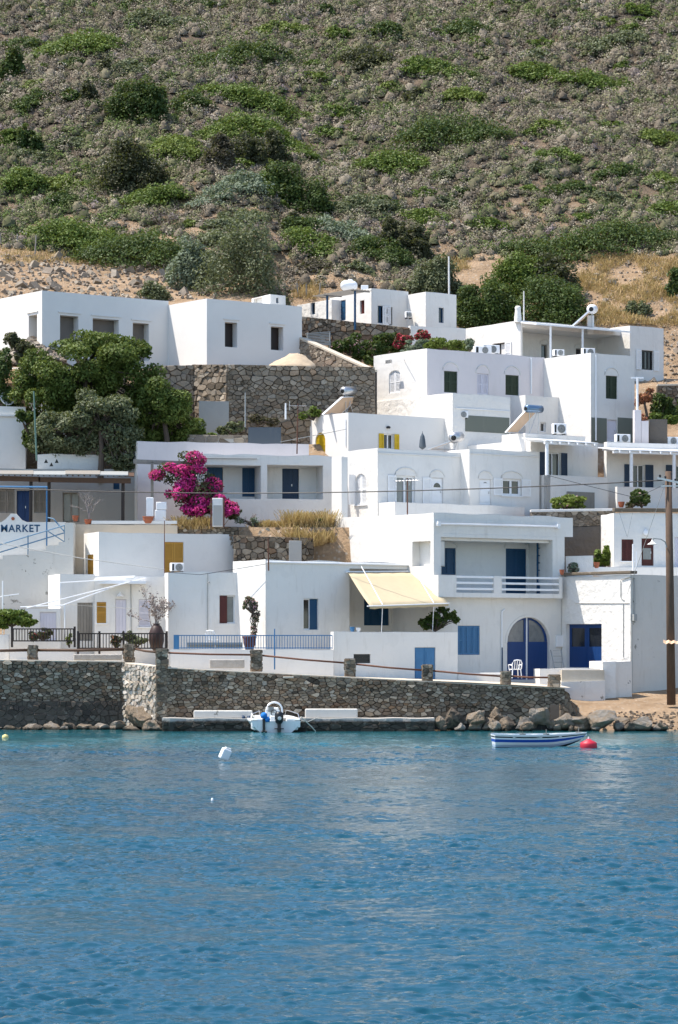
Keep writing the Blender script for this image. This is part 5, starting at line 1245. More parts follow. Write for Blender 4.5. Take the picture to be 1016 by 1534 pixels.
# rowing boat with the blue band
rb = thing('rowing_boat', 'white wooden rowing boat with a broad blue band, moored by a red buoy', 'boat', W(811, 1119, 110.5))
Y = 110.8; xs0 = X_at(741, Y); Lb = X_at(878, Y) - xs0
o, fwd, sd, half, zs, pt = build_hull(rb, (xs0, Y, 0), .10, Lb * .93, 1.45, .14, (.50, .54, .04), [(.31, BLACK), (.47, paint('boat_pale_blue', (.42, .50, .60), .4, .08)), (.62, BOATW), (.78, BLUEB), (.86, BOATW), (.93, BLACK), (1.01, BOATW)], None, transom=.80)
m = MB(); n = 28
for side in (-1, 1):
    for i in range(n):
        a, b = pt(i / n, 1, side), pt((i + 1) / n, 1, side); ia, ib = a - sd * side * .09, b - sd * side * .09
        if half((i + 1) / n) < .12: ib = C_ = pt((i + 1) / n, 1, 0); 
        up = Vector((0, 0, .035)); m.quad(a + up + sd * side * .03, b + up + sd * side * .03, ib + up, ia + up); m.quad(a + sd * side * .03, b + sd * side * .03, b + up + sd * side * .03, a + up + sd * side * .03); m.quad(ia + up, ib + up, ib - up * 3, ia - up * 3)
m.build('gunwale', BOATW, rb)
m = MB()
for side in (-1, 1):
    for i in range(n):
        for u0, u1 in ((.5, .75), (.75, .99)):
            q = [pt(i / n, u0, side), pt((i + 1) / n, u0, side), pt((i + 1) / n, u1, side), pt(i / n, u1, side)]; m.quad(*[p - sd * side * .025 for p in q])
for i in range(n): m.quad(pt(i / n, .5, -1), pt((i + 1) / n, .5, -1), pt((i + 1) / n, .5, 1), pt(i / n, .5, 1))
m.build('inner_hull', SKYB, rb)
for t in (.22, .5, .74):
    m = MB(); a, b = pt(t, .9, -1), pt(t, .9, 1); m.bar(a, b, .22, .03); m.build('thwart', CANVASW, rb)
for t, hh in ((.30, .10), (.58, .22), (.93, .22)):
    m = MB(); a = pt(t, 1, -1 if t < .9 else 0) + Vector((0, 0, .02)); m.tube([a, a + Vector((0, 0, hh))], .018, 5); m.bar(a + Vector((-.12, 0, .03)), a + Vector((.12, 0, .03)), .05); m.build('rowlock', GWOOD, rb)
# motorboat seen from its stern
mbt = thing('motorboat', 'small white motorboat moored stern-on at the ledge with black outboard engine', 'boat', W(413, 1096, 128.6)); Y = 128.4
C0 = (X_at(413.5, Y), Y, 0); Bm = (452 - 374) * Y / F
o, fwd, sd, half, zs, pt = build_hull(mbt, C0, PI / 2 + .10, 1.9 * 2.0, Bm, .16, (.52, .78, .04), [(.30, NAVY), (.90, BOATW), (.95, GPIPE), (1.01, BOATW)], None, transom=.96)
m = MB()
def mp(x, f, z): return Vector(C0) + sd * -x + fwd * f + Vector((0, 0, z))
hb = Bm / 2 * .96
def bx3(m, x0, x1, f0, f1, z0, z1): m.hexa([mp(x0, f0, z0), mp(x1, f0, z0), mp(x1, f1, z0), mp(x0, f1, z0), mp(x0, f0, z1), mp(x1, f0, z1), mp(x1, f1, z1), mp(x0, f1, z1)])
for s_ in (-1, 1):
    a, b = sorted((s_ * hb * .42, s_ * hb * .98)); bx3(m, a, b, -.03, .38, .22, .64)
bx3(m, -hb * .42, hb * .42, -.02, .12, .0, .34); bx3(m, -hb * .9, hb * .9, .1, 2.6, .10, .30)
m.build('stern_seats', BOATW, mbt, bevel=.05)
m = MB()
for side in (-1, 1):
    for i in range(20):
        a, b = pt(i / 20, 1, side), pt((i + 1) / 20, 1, side); w = min(half((i + 1) / 20) * .9, .28); ia, ib = a - sd * side * min(half(i / 20), .28), b - sd * side * w
        up = Vector((0, 0, .05)); m.quad(a + up, b + up, ib + up, ia + up); m.quad(a, b, b + up, a + up); m.quad(ia + up, ib + up, ib - up * 6, ia - up * 6)
for i in range(10, 20):
    a = (pt(i / 20, 1, -1), pt((i + 1) / 20, 1, -1), pt((i + 1) / 20, 1, 1), pt(i / 20, 1, 1)); m.quad(*[p + Vector((0, 0, .06)) for p in a])
m.build('deck', BOATW, mbt)
m = MB(); bx3(m, -.34, .26, 1.0, 1.5, .28, 1.02); bx3(m, -.30, .22, 1.1, 1.4, 1.02, 1.12); bx3(m, -.22, .18, .55, .85, .3, .75); m.build('console', BOATW, mbt, bevel=.06)
m = MB(); bx3(m, -.28, -.02, .96, 1.0, .92, 1.16); m.build('windscreen', CURTAIN, mbt)
m = MB(); m.tube([mp(-.42, 1.0, .4)] + [mp(-.0 - .36 * math.cos(PI * k / 10), 1.0, 1.02 + .34 * math.sin(PI * k / 10)) for k in range(11)] + [mp(.36, 1.0, .4)], .045, 8); m.build('arch_bar', WPAINT, mbt, smooth=True)
m = MB(); m.lathe(mp(-.02, .93, .88), [(.13, -.012), (.15, 0), (.13, .012), (.115, 0), (.13, -.012)], 16, tuple(fwd)); m.tube([mp(-.15, .93, .88), mp(.11, .93, .88)], .012, 5); m.build('steering_wheel', BLACK, mbt)
m = MB()
for s_ in (-1, 1): m = MB(); m.tube([mp(s_ * hb * .98, .35, .60), mp(s_ * hb * .93, .55, .84), mp(s_ * hb * .62, 1.3 if s_ > 0 else .9, .96), mp(s_ * hb * .55, 2.0, .98), mp(s_ * hb * .5, 2.1, .7)], .022, 6); m.build('side_rail', STEEL, mbt)
en = thing('x', None, None, (0, 0, 0)); bpy.data.objects.remove(en)
m = MB(); c = mp(.13, -.22, .52)
m.lathe(c + Vector((0, 0, -.02)), [(.10, -.10), (.17, -.02), (.20, .12), (.205, .28), (.18, .40), (.10, .46), (0, .47)], 16); ecl = m.build('outboard_cowl', BLACK, mbt, smooth=True)
m = MB(); bx3(m, .05, .21, -.32, -.12, -.35, .45); bx3(m, -.08, .34, -.36, -.10, .16, .20); m.lathe(mp(.13, -.45, -.30), [(.0, -.05), (.06, 0), (.06, .3), (0, .35)], 10, tuple(fwd)); m.tube([mp(.13, -.2, .35), mp(.36, .25, .52)], .025, 6); m.build('outboard_leg', BLACK, ecl, bevel=.02)
m = MB(); m.lathe(mp(.13, -.435, .66), [(.0, 0), (.09, .0), (.09, .01), (0, .02)], 12, tuple(-fwd)); m.build('badge', STEEL, ecl)
m = MB(); bx3(m, -.62, -.50, -.16, -.05, .08, .62); m.tube([mp(-.56, -.1, .1), mp(-.66, -.2, .02)], .05, 6); m.tube([mp(-.56, -.1, .1), mp(-.44, -.2, .02)], .05, 6); m.build('spare_motor', BLACK, mbt, bevel=.02)
m = MB(); m.lathe(mp(-.60, -.1, .66), [(0, -.02), (.12, 0), (.16, .1), (.13, .22), (.05, .27), (0, .28)], 12, (.35, 0, 1)); m.lathe(mp(-.40, -.1, .60), [(0, -.14), (.12, -.08), (.13, .08), (0, .14)], 10, (1, 0, .2)); m.build('blue_cover', BLUEC, mbt, smooth=True)
m = MB(); m.tube([mp(-hb * .9, .3, .6), mp(-hb * .93, .2, .78), mp(-hb * .8, .1, .66), mp(-hb * .9, .25, .58)], .05, 7); m.build('coiled_rope', ROPE, mbt)
t = cable('pale mooring line running from the motorboat into the water', [(451, 1074, 128.6), (468, 1090, 129.2), (473, 1096, 129.4)], .025, ROPE, 'mooring_line', 'rope')
cable('pale mooring line looped from the motorboat to the ledge', [(452, 1080, 128.8), (462, 1081, 129.4), (476, 1075, 130.4)], .022, ROPE, 'mooring_line', 'rope')
m = MB(); m.lathe(W(365, 1076, 130.5), [(0, -.08), (.12, -.06), (.16, 0), (.1, .08), (0, .1)], 10, (1, 0, .3)); m.lathe(W(373, 1076, 130.45), [(0, -.08), (.1, -.06), (.13, 0), (.1, .08), (0, .1)], 10, (.6, .6, .3)); tag(m.build('rope_coil', NAVY, None, smooth=True), 'dark blue bundle lying on the ledge beside the motorboat', 'bundle')
# buoys
t = thing('mooring_buoy', 'red drum-shaped mooring buoy at the bow of the rowing boat', 'buoy', W(882, 1120, 110)); Y = 109.6; c = W(882, 1121, Y)
m = MB(); m.lathe(c + Vector((0, 0, -.1)), [(.26, -.05), (.33, 0), (.335, .26), (.31, .33), (.12, .42), (.08, .46), (0, .47)], 24); m.build('float', REDB, t, smooth=True); m = MB(); m.tube([c + Vector((0, 0, .3)), c + Vector((0, 0, .45))], .03, 6); m.build('ring', WPAINT, t)
m = MB(); m.tube([W(880, 1106.5, 110.6), c + Vector((0, 0, .42))], .015, 5); m.build('tether', ROPE, t)
t = thing('jerrycan_float', 'tilted white plastic jerrycan used as a mooring float', 'float', W(338, 1133, 98)); Y = 98; c = W(338, 1128, Y)
R_ = Matrix.Rotation(math.radians(24), 3, 'Y') @ Matrix.Rotation(.5, 3, 'Z')
m = MB(); m.box(-.17, .17, -.12, .12, -.24, .15, lambda x, y, z: c + R_ @ Vector((x, y, z))); o = m.build('canister', WPAINT, t, bevel=.05)
m = MB(); m.box(-.09, .09, -.05, .05, .151, .20, lambda x, y, z: c + R_ @ Vector((x, y, z))); m.lathe(c + R_ @ Vector((.11, 0, .15)), [(.035, 0), (.035, .06), (0, .06)], 10, tuple(R_ @ Vector((0, 0, 1)))); m.build('handle', WPAINT, t, bevel=.02)
m = MB(); m.lathe(W(8, 1105, 121), [(0, -.16), (.12, -.1), (.15, 0), (.12, .1), (0, .15)], 14); tag(m.build('small_float', YBUOY, None, smooth=True), 'small yellow float near the left edge', 'float')
m = MB(); m.lathe(W(318, 1201, 73.5), [(0, -.06), (.035, 0), (.03, .08), (0, .1)], 10); tag(m.build('tiny_float', WPAINT, None, smooth=True), 'tiny white float alone in open water', 'float')
# ------------------------------------------------------------------ furniture and clutter
def chair(px, yb, Y, rz, label):
    t = thing('plastic_chair', label, 'chair', (X_at(px, Y), Y, Z_at(yb, Y))); o = Vector(t.location); M = Matrix.Rotation(rz, 3, 'Z')
    f = lambda x, y, z: o + M @ Vector((x, y, z))
    for sx in (-1, 1):
        for sy in (-1, 1):
            m = MB(); m.tube([f(sx * .25, sy * .24, 0), f(sx * .21, sy * .2, .42)], .028, 6); m.build('leg', WPAINT, t)
        m = MB(); m.tube([f(sx * .24, -.2, .42), f(sx * .27, -.2, .64), f(sx * .27, .05, .66), f(sx * .25, .24, .62)], .028, 6); m.build('armrest', WPAINT, t)
    m = MB(); m.box(-.24, .24, -.24, .22, .41, .45, f); m.build('seat', WPAINT, t, bevel=.02)
    m = MB(); m.tube([f(-.23, .22, .45), f(-.25, .28, .72), f(-.18, .32, .86), f(0, .33, .89), f(.18, .32, .86), f(.25, .28, .72), f(.23, .22, .45)], .03, 7)
    for k in (-.12, 0, .12): m.tube([f(k, .22, .44), f(k, .31, .86)], .022, 6)
    m.build('backrest', WPAINT, t)
chair(772, 1016, 136.8, PI + .3, 'white plastic armchair in front of the arched double door')
t = thing('folding_lounger', 'folded white framed lounger leaning beside the garage door', 'lounger', W(838, 1000, 143)); m = MB()
for x in (831, 845): m.tube([W(x, 1001, 142.4), W(x - 5 + (x - 838) * .1, 974, 143.6)], .03, 6)
for y in (975, 983, 992, 1000): m.tube([W(828 + (y - 974) * .12, y, 143.4 - (y - 974) * .035), W(840 + (y - 974) * .2, y, 143.4 - (y - 974) * .035)], .02, 6)
m.build('frame', GPIPE, t)
def pot(label, px, yb, Y, R, H_, mat, name='plant_pot'):
    m = MB(); m.lathe(W(px, yb, Y), [(R * .6, 0), (R * .95, H_ * .5), (R, H_ * .85), (R * 1.08, H_ * .88), (R * 1.08, H_), (R * .9, H_), (R * .88, H_ * .85), (0, H_ * .85)], 18); return tag(m.build(name, mat, None, origin=W(px, yb, Y), smooth=False), label, 'pot', 'plant pots')
pot('dark red square-ish pot under the climbing rose by the blue railing', 374, 974, 135.8, .32, .68, paint('oxblood_pot', (.10, .03, .025), .6, .2))
m = MB(); m.lathe(W(234.5, 975, 137.5), [(.15, 0), (.3, .2), (.38, .5), (.36, .9), (.24, 1.2), (.15, 1.28), (.2, 1.34), (.12, 1.34), (0, 1.2)], 20); tag(m.build('storage_jar', paint('dark_jar_clay', (.045, .022, .018), .5, .3), None, origin=W(234.5, 975, 137.5), smooth=True), 'large dark rounded clay jar holding the dry shrub behind the fence', 'jar')
pot('terracotta pot on the market terrace edge under the dead plant', 132, 786, 145.6, .19, .28, TERRA); pot('smaller terracotta pot beside the market sign wall', 113, 781, 145.7, .16, .3, TERRA); pot('broken terracotta pot on the sandy garden wall', 222, 784, 145.4, .28, .36, TERRA)
t = thing('white_crates', 'stack of white plastic crates and a board on the sandy garden wall', 'crate stack', W(235, 782, 146.2)); Y = 146.2
m = MB(); m.box(X_at(219, Y), X_at(230, Y), Y, Y + .3, 10.05, Z_at(745, Y)); m.build('board', WPAINT, t, bevel=.03)
m = MB(); m.box(X_at(234, Y), X_at(250, Y), Y - .1, Y + .4, Z_at(764, Y) + .01, Z_at(752, Y)); m.box(X_at(232, Y), X_at(249, Y), Y - .1, Y + .4, 10.05, Z_at(764, Y)); m.build('crate', WPAINT, t, bevel=.04)
t = thing('meter_cabinet', 'tall white and grey meter pillar in front of the bougainvillea', 'cabinet', W(326, 788, 145.4)); Y = 145.3
m = MB(); m.box(X_at(318, Y), X_at(334, Y), Y, Y + .5, Z_at(789, Y), Z_at(746, Y)); m.build('pillar', CREAM, t, bevel=.03); m = MB(); m.box(X_at(320, Y), X_at(332, Y), Y - .03, Y - .002, Z_at(787, Y), Z_at(757, Y)); m.build('door', GREYC, t)
for x in (316.2, 335.4): m = MB(); m.bar(W(x, 790, Y), W(x, 747, Y), .07); m.build('side_post', RUST, t)
m = MB(); Y = 133.2; m.box(X_at(314, Y), X_at(366, Y), Y, Y + .4, Z_at(998, Y) - .1, Z_at(988, Y)); tag(m.build('concrete_kerb', LEDGE, None, bevel=.04), 'low concrete bench block on the quay under the blue railing', 'block')
m = MB(); Y = 135.2; m.box(X_at(110, Y), X_at(182, Y), Y, Y + .4, Z_at(986, Y) - .1, Z_at(980, Y)); tag(m.build('stone_trough', LEDGE, None, bevel=.05), 'long low stone trough behind the timber rail of the quay', 'trough')
t = thing('garden_bench', 'dark slatted bench top behind the blue railing', 'bench', W(318, 972, 135.6)); Y = 135.6
m = MB(); m.box(X_at(280, Y), X_at(363, Y), Y, Y + .35, Z_at(966, Y), Z_at(962.5, Y)); m.box(X_at(280, Y), X_at(363, Y), Y + .4, Y + .45, Z_at(970, Y), Z_at(963, Y)); m.build('seat', GPIPE, t)
t = thing('closed_parasol', 'dark folded parasol leaning on the terrace of the yellow-shuttered house', 'parasol', W(633, 673, 153)); m = MB(); Y = 152.6
m.lathe(W(633, 673, Y), [(.05, 0), (.20, .12), (.16, .5), (.12, .7), (.04, .85), (.0, .95)], 10); m.build('canopy', SLATE, t); m = MB(); m.tube([W(633, 674, Y), W(633, 646, Y)], .02, 5); m.build('pole', GPIPE, t)
t = thing('louvred_canopy', 'low slatted grey canopy on thin posts in front of the upper rubble wall', 'canopy', W(478, 517, 166)); m = MB()
for i in range(9): a = W(458 + i * .8, 500 + i * 2.2, 168 - i * .25); b = W(495, 497 + i * 2.4, 168.5 - i * .25); m.bar(a, b, .12, .05)
m.build('slats', GPIPE, t); m = MB()
for x in (461, 494): m.tube([W(x, 525, 167), W(x, 498, 167)], .04, 6)
m.build('posts', GPIPE, t)
# piles
def pile(label, x0, x1, y0, y1, Y, mat, name, cat, seed):
    rg = np.random.default_rng(seed); n = 26; V = []; Q = []; cx = X_at((x0 + x1) / 2, Y); R = (x1 - x0) * Y / F / 2; H_ = (y1 - y0) * Y / F; zb = Z_at(y1, Y)
    for i in range(n + 1):
        for j in range(n + 1):
            u, v = i / n * 2 - 1, j / n * 2 - 1; r = math.hypot(u, v); h_ = max(0, 1 - r) ** .85 + .35 * max(0, 1 - math.hypot(u - .45, v) * 1.7); V.append((cx + u * R, Y + v * R * .8, zb - .3 + (min(h_, 1) * H_ + .3) * (1 if r < 1 else .2) + rg.normal() * .025))
            if i < n and j < n: k = i * (n + 1) + j; Q.append((k, k + n + 1, k + n + 2, k + 1))
    return tag(np_mesh(name, V, Q, mat, None, (cx, Y, zb), smooth=True), label, cat)
pile('pile of pale building sand against the corner of the big new house', 398, 476, 530, 551, 160.4, paint('pale_sand', (.46, .36, .25), .95, .2), 'sand_pile', 'sand pile', 5)
rg = random.Random(4); m = MB()
for i in range(420):
    px = rg.uniform(-20, 96); Y = rg.uniform(156.6, 160.2); yy = 548 - (px - 10) * .04 - 42 * max(0, 1 - abs(px - 48) / 75) * (Y - 156.2) / 4
    c = W(px, yy, Y); s = rg.uniform(.09, .26); M = Matrix.Rotation(rg.random() * 6, 3, Vector((rg.random(), rg.random(), rg.random() + .1)).normalized())
    m.box(-s, s, -s * .7, s * .7, -s * .5, s * .5, lambda x, y, z: c + M @ Vector((x * (1 - .3 * (z > 0)), y, z)))
o = m.build('rubble_heap', STONE_L, None, bevel=0); tag(o, 'spilled pale stones below the big new house', 'rubble', kind='stuff')
m = MB(); V = []; 
def mound():
    n = 24; V = []; Q = []
    for i in range(n + 1):
        for j in range(n + 1):
            px = -30 + 130 * i / n; Y = 156.4 + 4 * j / n; yy = 552 - 42 * max(0, 1 - abs(px - 48) / 75) * (Y - 156.2) / 4; p = W(px, yy, Y); V.append(tuple(p))
            if i < n and j < n: k = i * (n + 1) + j; Q.append((k, k + n + 1, k + n + 2, k + 1))
    tag(np_mesh('earth_bank', V, Q, SOIL, smooth=True), kind='structure')
mound()
# clutter: pipes, jars, drain spouts, washing
def jar(label, px, yb, Y, R, H_, mat=TERRA):
    pot(label, px, yb, Y, R, H_, mat)
jar('small terracotta pot on the balcony end pier of the two storey house', 842, 861, 141.8, .12, .26); jar('terracotta pot beside the white block above the garage', 894, 851, 145.2, .15, .3)
jar('blue painted pot on the terrace wall under the awning', 528, 946.5, 135.9, .12, .24, SKYB); jar('white pot next to the blue painted one on the terrace wall', 537, 946.5, 136.0, .11, .2, WPAINT)
jar('terracotta pot at the foot of the oleander on the verandah ledge', 931, 760, 151.6, .17, .3)
ch2 = chair(318, 972, 136.2, PI * .9, 'white plastic chair behind the blue railing near the dark bench')
m = MB(); pts = [MF.P(311, 859, -.04), MF.P(311, 946, -.04)]; m.tube(pts, .02, 6); m.tube([MF.P(311, 873, -.04), MF.P(314, 872, -.12)], .03, 6); tag(m.build('wall_conduit', GPIPE, None), 'thin conduit running down the plain front house wall', 'pipe')
m = MB(); m.tube([KF.P(196, 870, -.04), KF.P(197, 960, -.04)], .02, 6); tag(m.build('downpipe', GPIPE, None), 'thin downpipe between the lilac door and the shuttered window', 'pipe')
m = MB(); m.tube([EL_.P(934, 905, -.03), EL_.P(934, 985, -.03)], .02, 5); tag(m.build('downpipe', GPIPE, None), 'thin downpipe on the lumpy garage wall beside the corner', 'pipe')
m = MB(); m.tube([DG.P(752, 916, -.05), DG.P(752, 1012, -.05)], .045, 7); m.tube([DG.P(752, 916, -.05), DG.P(756, 913, -.02)], .045, 7); tag(m.build('downpipe', WPAINT, None), 'white downpipe left of the blue arched door', 'pipe')
m = MB(); m.tube([M3F.P(796, 536, -.05), M3F.P(796, 590, -.05)], .05, 7); tag(m.build('downpipe', WPAINT, None), 'white downpipe on the pinkish wall near the inner corner', 'pipe')
m = MB(); m.tube([bF.P(893, 532, -.05), bF.P(893, 660, -.05)], .05, 7); tag(m.build('downpipe', WPAINT, None), 'tall white downpipe on the protruding block with the lilac door', 'pipe')
cable('thin cable tied across the front houses below the roof edge', [(246, 857, 137.9), (300, 861, 137.6), (350, 853, 137.8), (398, 845, 136.2)], .013)
cable('thin cable looping on the wall above the dark red door', [(928, 768, 146.5), (940, 805, 146.3), (948, 768, 146.6)], .012, GPIPE)
cable('clothes line strung in the fenced yard', [(90, 905, 138.5), (205, 912, 139.6)], .010, ROPE)
# washed pebble edge and kelp line are left to the shore stones; a slab step before the arched door
m = MB(); m.box(X_at(686, 138.9), X_at(757, 138.9), 138.7, 139.2, 2.0, Z_at(1008, 138.9)); tag(m.build('low_kerb', WHITE_OLD, None, bevel=.03), 'low white kerb under the light blue shuttered window', 'kerb')
m = MB(); m.box(X_at(424, 131.3), X_at(440, 131.3), 131.2, 131.6, Z_at(1016, 131.3), Z_at(1013.5, 131.3)); tag(m.build('jutting_slab', CONC, None, bevel=.01), 'flat pale slab jutting from the top of the quay wall', 'slab')
# ------------------------------------------------------------------ leaves
def leaf_quads(C, D, n, size, up=.35, asp=.55, rg=RNG):
    """C centres (m,3), D outward dirs (m,3) -> n quads"""
    m = len(C); N = D + rg.normal(size=(m, 3)) * .75; N[:, 2] += up; N /= np.linalg.norm(N, axis=1)[:, None] + 1e-9
    T = np.cross(N, rg.normal(size=(m, 3))); T /= np.linalg.norm(T, axis=1)[:, None] + 1e-9
    B = np.cross(N, T); s = size * rg.uniform(.6, 1.35, (m, 1))
    V = np.stack([C - T * s, C - B * s * asp, C + T * s, C + B * s * asp], 1).reshape(-1, 3)
    Q = np.arange(4 * m).reshape(-1, 4); return V, Q
def blob_leaves(blobs, n, size, rg, fill=.25, up=.35, low=.36):
    bl = np.array(blobs, float); w = (bl[:, 3] * bl[:, 4] + bl[:, 3] * bl[:, 5]); w /= w.sum()
    k = rg.choice(len(bl), n, p=w); d = rg.normal(size=(n, 3)); d[:, 2] = np.where(rg.random(n) < low, -np.abs(d[:, 2]), np.abs(d[:, 2]))
    d /= np.linalg.norm(d, axis=1)[:, None]
    rad = np.where(rg.random(n) < fill, rg.uniform(.3, .85, n), rg.uniform(.82, 1.08, n)) 
    b = bl[k]; C = b[:, :3] + d * rad[:, None] * b[:, 3:6]
    return leaf_quads(C, d, n, size, up, rg=rg)
def sub_blobs(c, r, n, rg, rr=(.28, .45)):
    out = []
    for i in range(n):
        d = rg.normal(size=3); d /= np.linalg.norm(d); d[2] = d[2] * .85 + .15; q = rg.uniform(.45, .78)
        s = rg.uniform(*rr); out.append((c[0] + d[0] * q * r[0], c[1] + d[1] * q * r[1], c[2] + d[2] * q * r[2], s * r[0], s * r[1] * 1.0, s * r[2] * 1.0))
    return out
def limbs(m, base, tops, r, rg):
    for t in tops:
        b = Vector(base); t = Vector(t); mid = b.lerp(t, .5) + Vector((rg.normal() * .15, rg.normal() * .15, .15)); m.tube([b, mid, t], [r, r * .6, r * .2], 6)
def tree(label, blobs_px, Y, mat, n, size, name='tree', cat='tree', base=None, nsub=14, trunk=TRUNK, dy=.8, seed=1, fill=.25, group=None, twigs=0, tr=.18, rr=(.24, .42)):
    """blobs_px: list of (cx, cy, rx, ry[, dY]) in photo pixels: masses of the crown"""
    rg = np.random.default_rng(seed); bl = []
    for b in blobs_px:
        yy = Y + (b[4] if len(b) > 4 else 0); c = W(b[0], b[1], yy); rx, rz = b[2] * yy / F, b[3] * yy / F
        bl += sub_blobs((c.x, c.y, c.z), (rx, (rx + rz) / 2 * dy, rz), nsub, rg, rr)
    bx, by = base if base else (blobs_px[0][0], blobs_px[0][1] + blobs_px[0][3] + 20)
    P0 = W(bx, by, Y); r = thing(name, label, cat, P0, group)
    V, Q = blob_leaves(bl, n, size, rg, fill); np_mesh('crown', V, Q, mat, r)
    m = MB(); cc = W(blobs_px[0][0], blobs_px[0][1] + blobs_px[0][3] * .3, Y); m.tube([P0 + Vector((0, 0, -.4)), P0.lerp(cc, .5) + Vector((.1, 0, 0)), cc], [tr, tr * .8, tr * .6], 8)
    limbs(m, cc, [(b[0], b[1], b[2]) for b in bl[::2]], tr * .45, rg); m.build('trunk', trunk, r); return r
# trees among the houses
tree('broad dark carob tree in front of the big new house', [(128, 545, 100, 50), (62, 582, 60, 50, -.5), (190, 572, 62, 56, .5), (120, 605, 105, 55, 1.5), (150, 520, 60, 26, 1), (75, 630, 50, 40, 1), (205, 625, 55, 45, 2), (210, 525, 24, 18, .5)], 153.5, LEAF_C, 62000, .09, base=(120, 690), nsub=26, seed=2, rr=(.17, .34))
tree('rounded green tree at the right foot of the big carob tree', [(245, 610, 60, 50), (215, 645, 45, 40, 1), (275, 642, 34, 34, 1), (240, 660, 50, 30, 1.2)], 153, LEAF_C, 26000, .09, base=(250, 690), nsub=22, seed=3, rr=(.18, .36))
tree('grey-green olive tree with open crown above the market pergola', [(150, 622, 64, 42), (100, 655, 60, 40, .5), (175, 660, 46, 42, .3), (182, 695, 27, 18, 0), (70, 665, 32, 24, .8)], 150.6, LEAF_O, 22000, .095, base=(150, 712), nsub=22, seed=4, fill=.35, rr=(.18, .36))
tree('dark drooping tree at the corner of the plain white block', [(52, 655, 22, 35), (38, 625, 18, 15, -1)], 152.6, LEAF_D, 3200, .095, base=(60, 700), seed=5)
tree('dark spiky cypress-like tree on the stones at the left edge', [(30, 530, 24, 22), (20, 510, 14, 16), (48, 545, 14, 18)], 156.0, LEAF_J, 4200, .09, base=(35, 570), seed=6)
tree('dark shrubby tree cut by the left picture edge', [(-2, 560, 24, 48), (10, 600, 24, 30)], 154.5, LEAF_D, 5200, .10, base=(5, 650), seed=7)
# bougainvillea
rg = np.random.default_rng(12)
t = thing('bougainvillea', 'tall magenta bougainvillea climbing over a brown trellis', 'shrub', W(300, 785, 146.6)); Y = 146.6
PB = [(285, 700, 30, 22), (250, 715, 28, 20), (300, 735, 40, 34), (330, 760, 26, 22), (345, 770, 16, 14), (268, 745, 22, 22), (295, 765, 30, 20)]
bl = []
for b in PB:
    c = W(b[0], b[1], Y + (-.3 if b[0] > 320 else 0)); bl += sub_blobs(tuple(c), (b[2] * Y / F, .7, b[3] * Y / F), 12, rg, (.25, .42))
V, Q = blob_leaves(bl, 6500, .085, rg); np_mesh('foliage', V, Q, LEAF_J, t)
fb = [b for b in bl if rg.random() < .62]; V, Q = blob_leaves([(b[0], b[1] - .12, b[2] + .06, b[3] * 1.08, b[4] * 1.1, b[5] * 1.08) for b in fb], 9500, .075, rg, .08); np_mesh('blossom', V, Q, PINKF, t)
m = MB(); m.tube([W(300, 792, Y), W(300, 750, Y), W(285, 710, Y)], [.09, .07, .04], 6); limbs(m, W(300, 770, Y), [b[:3] for b in bl[::4]], .04, rg); m.build('stem', TRUNK, t)
t = thing('trellis', 'brown timber trellis holding the bougainvillea', 'trellis', W(228, 785, 147)); m = MB(); m.bar(W(228, 785, 147), W(228, 692, 147), .14); m.build('post', GWOOD, t); m = MB(); m.bar(W(200, 690, 147), W(300, 694, 147), .14); m.bar(W(200, 693, 148), W(300, 697, 148), .1); m.build('beam', GWOOD, t)
# flowering garden under the highest house
def shrub(label, blobs, Y, mat, n, size, seed, fl=None, fn=0, name='shrub', cat='shrub', group=None, fsize=.07):
    rg = np.random.default_rng(seed); bl = []; top_y = blobs[0][1] + blobs[0][3]
    for b in list(blobs) + [(b[0], b[1] + b[3] * .55, b[2] * .8, b[3] * .6) for b in blobs]:
        yy = Y + (b[4] if len(b) > 4 else 0); c = W(b[0], b[1], yy); bl += sub_blobs(tuple(c), (b[2] * yy / F, b[2] * yy / F * .7, b[3] * yy / F), 10, rg, (.22, .42))
    P0 = W(blobs[0][0], blobs[0][1] + blobs[0][3], Y); r = thing(name, label, cat, P0, group); V, Q = blob_leaves(bl, n, size, rg); np_mesh('foliage', V, Q, mat, r)
    if fl:
        V, Q = blob_leaves([(b[0], b[1], b[2], b[3] * 1.1, b[4] * 1.1, b[5] * 1.1) for b in bl if b[5] >= 0], fn, fsize, rg, .02); np_mesh('blossom', V, Q, fl, r)
    m = MB(); limbs(m, P0 + Vector((0, 0, -.1)), [b[:3] for b in bl[::3]], .035, rg); m.build('stem', TRUNK, r); return r
shrub('dark oleander with pale pink flowers beside the descending rubble wall', [(525, 512, 28, 18), (505, 525, 18, 16), (545, 525, 22, 18)], 167.5, LEAF_D, 4200, .10, 21, PALEF, 300)
shrub('dark green oleander mass in the middle of the upper garden', [(575, 512, 26, 17), (600, 518, 20, 14), (560, 535, 20, 14)], 167, LEAF_D, 3600, .10, 22, PALEF, 60)
shrub('red flowering bougainvillea at the front of the upper garden', [(606, 508, 14, 11), (598, 515, 10, 8)], 166.4, LEAF_J, 900, .09, 23, REDF, 1200)
shrub('second red bougainvillea beside the white coping of the highest house', [(632, 500, 14, 9), (640, 506, 10, 7)], 167.5, LEAF_J, 800, .09, 24, REDF, 1000)
shrub('feathery grey-green shrub behind the pinkish roof', [(615, 520, 18, 12), (636, 518, 16, 10)], 165.5, LEAF_S, 1700, .10, 25)
shrub('bright yellow-green vine along the top of the pinkish house', [(662, 514, 26, 10), (690, 518, 22, 9), (650, 520, 16, 9)], 165, LEAF_Y, 3000, .10, 26)
shrub('grey leafless-looking shrub by the pipes on the pinkish roof', [(704, 515, 9, 9)], 164.5, LEAF_S, 450, .09, 27)
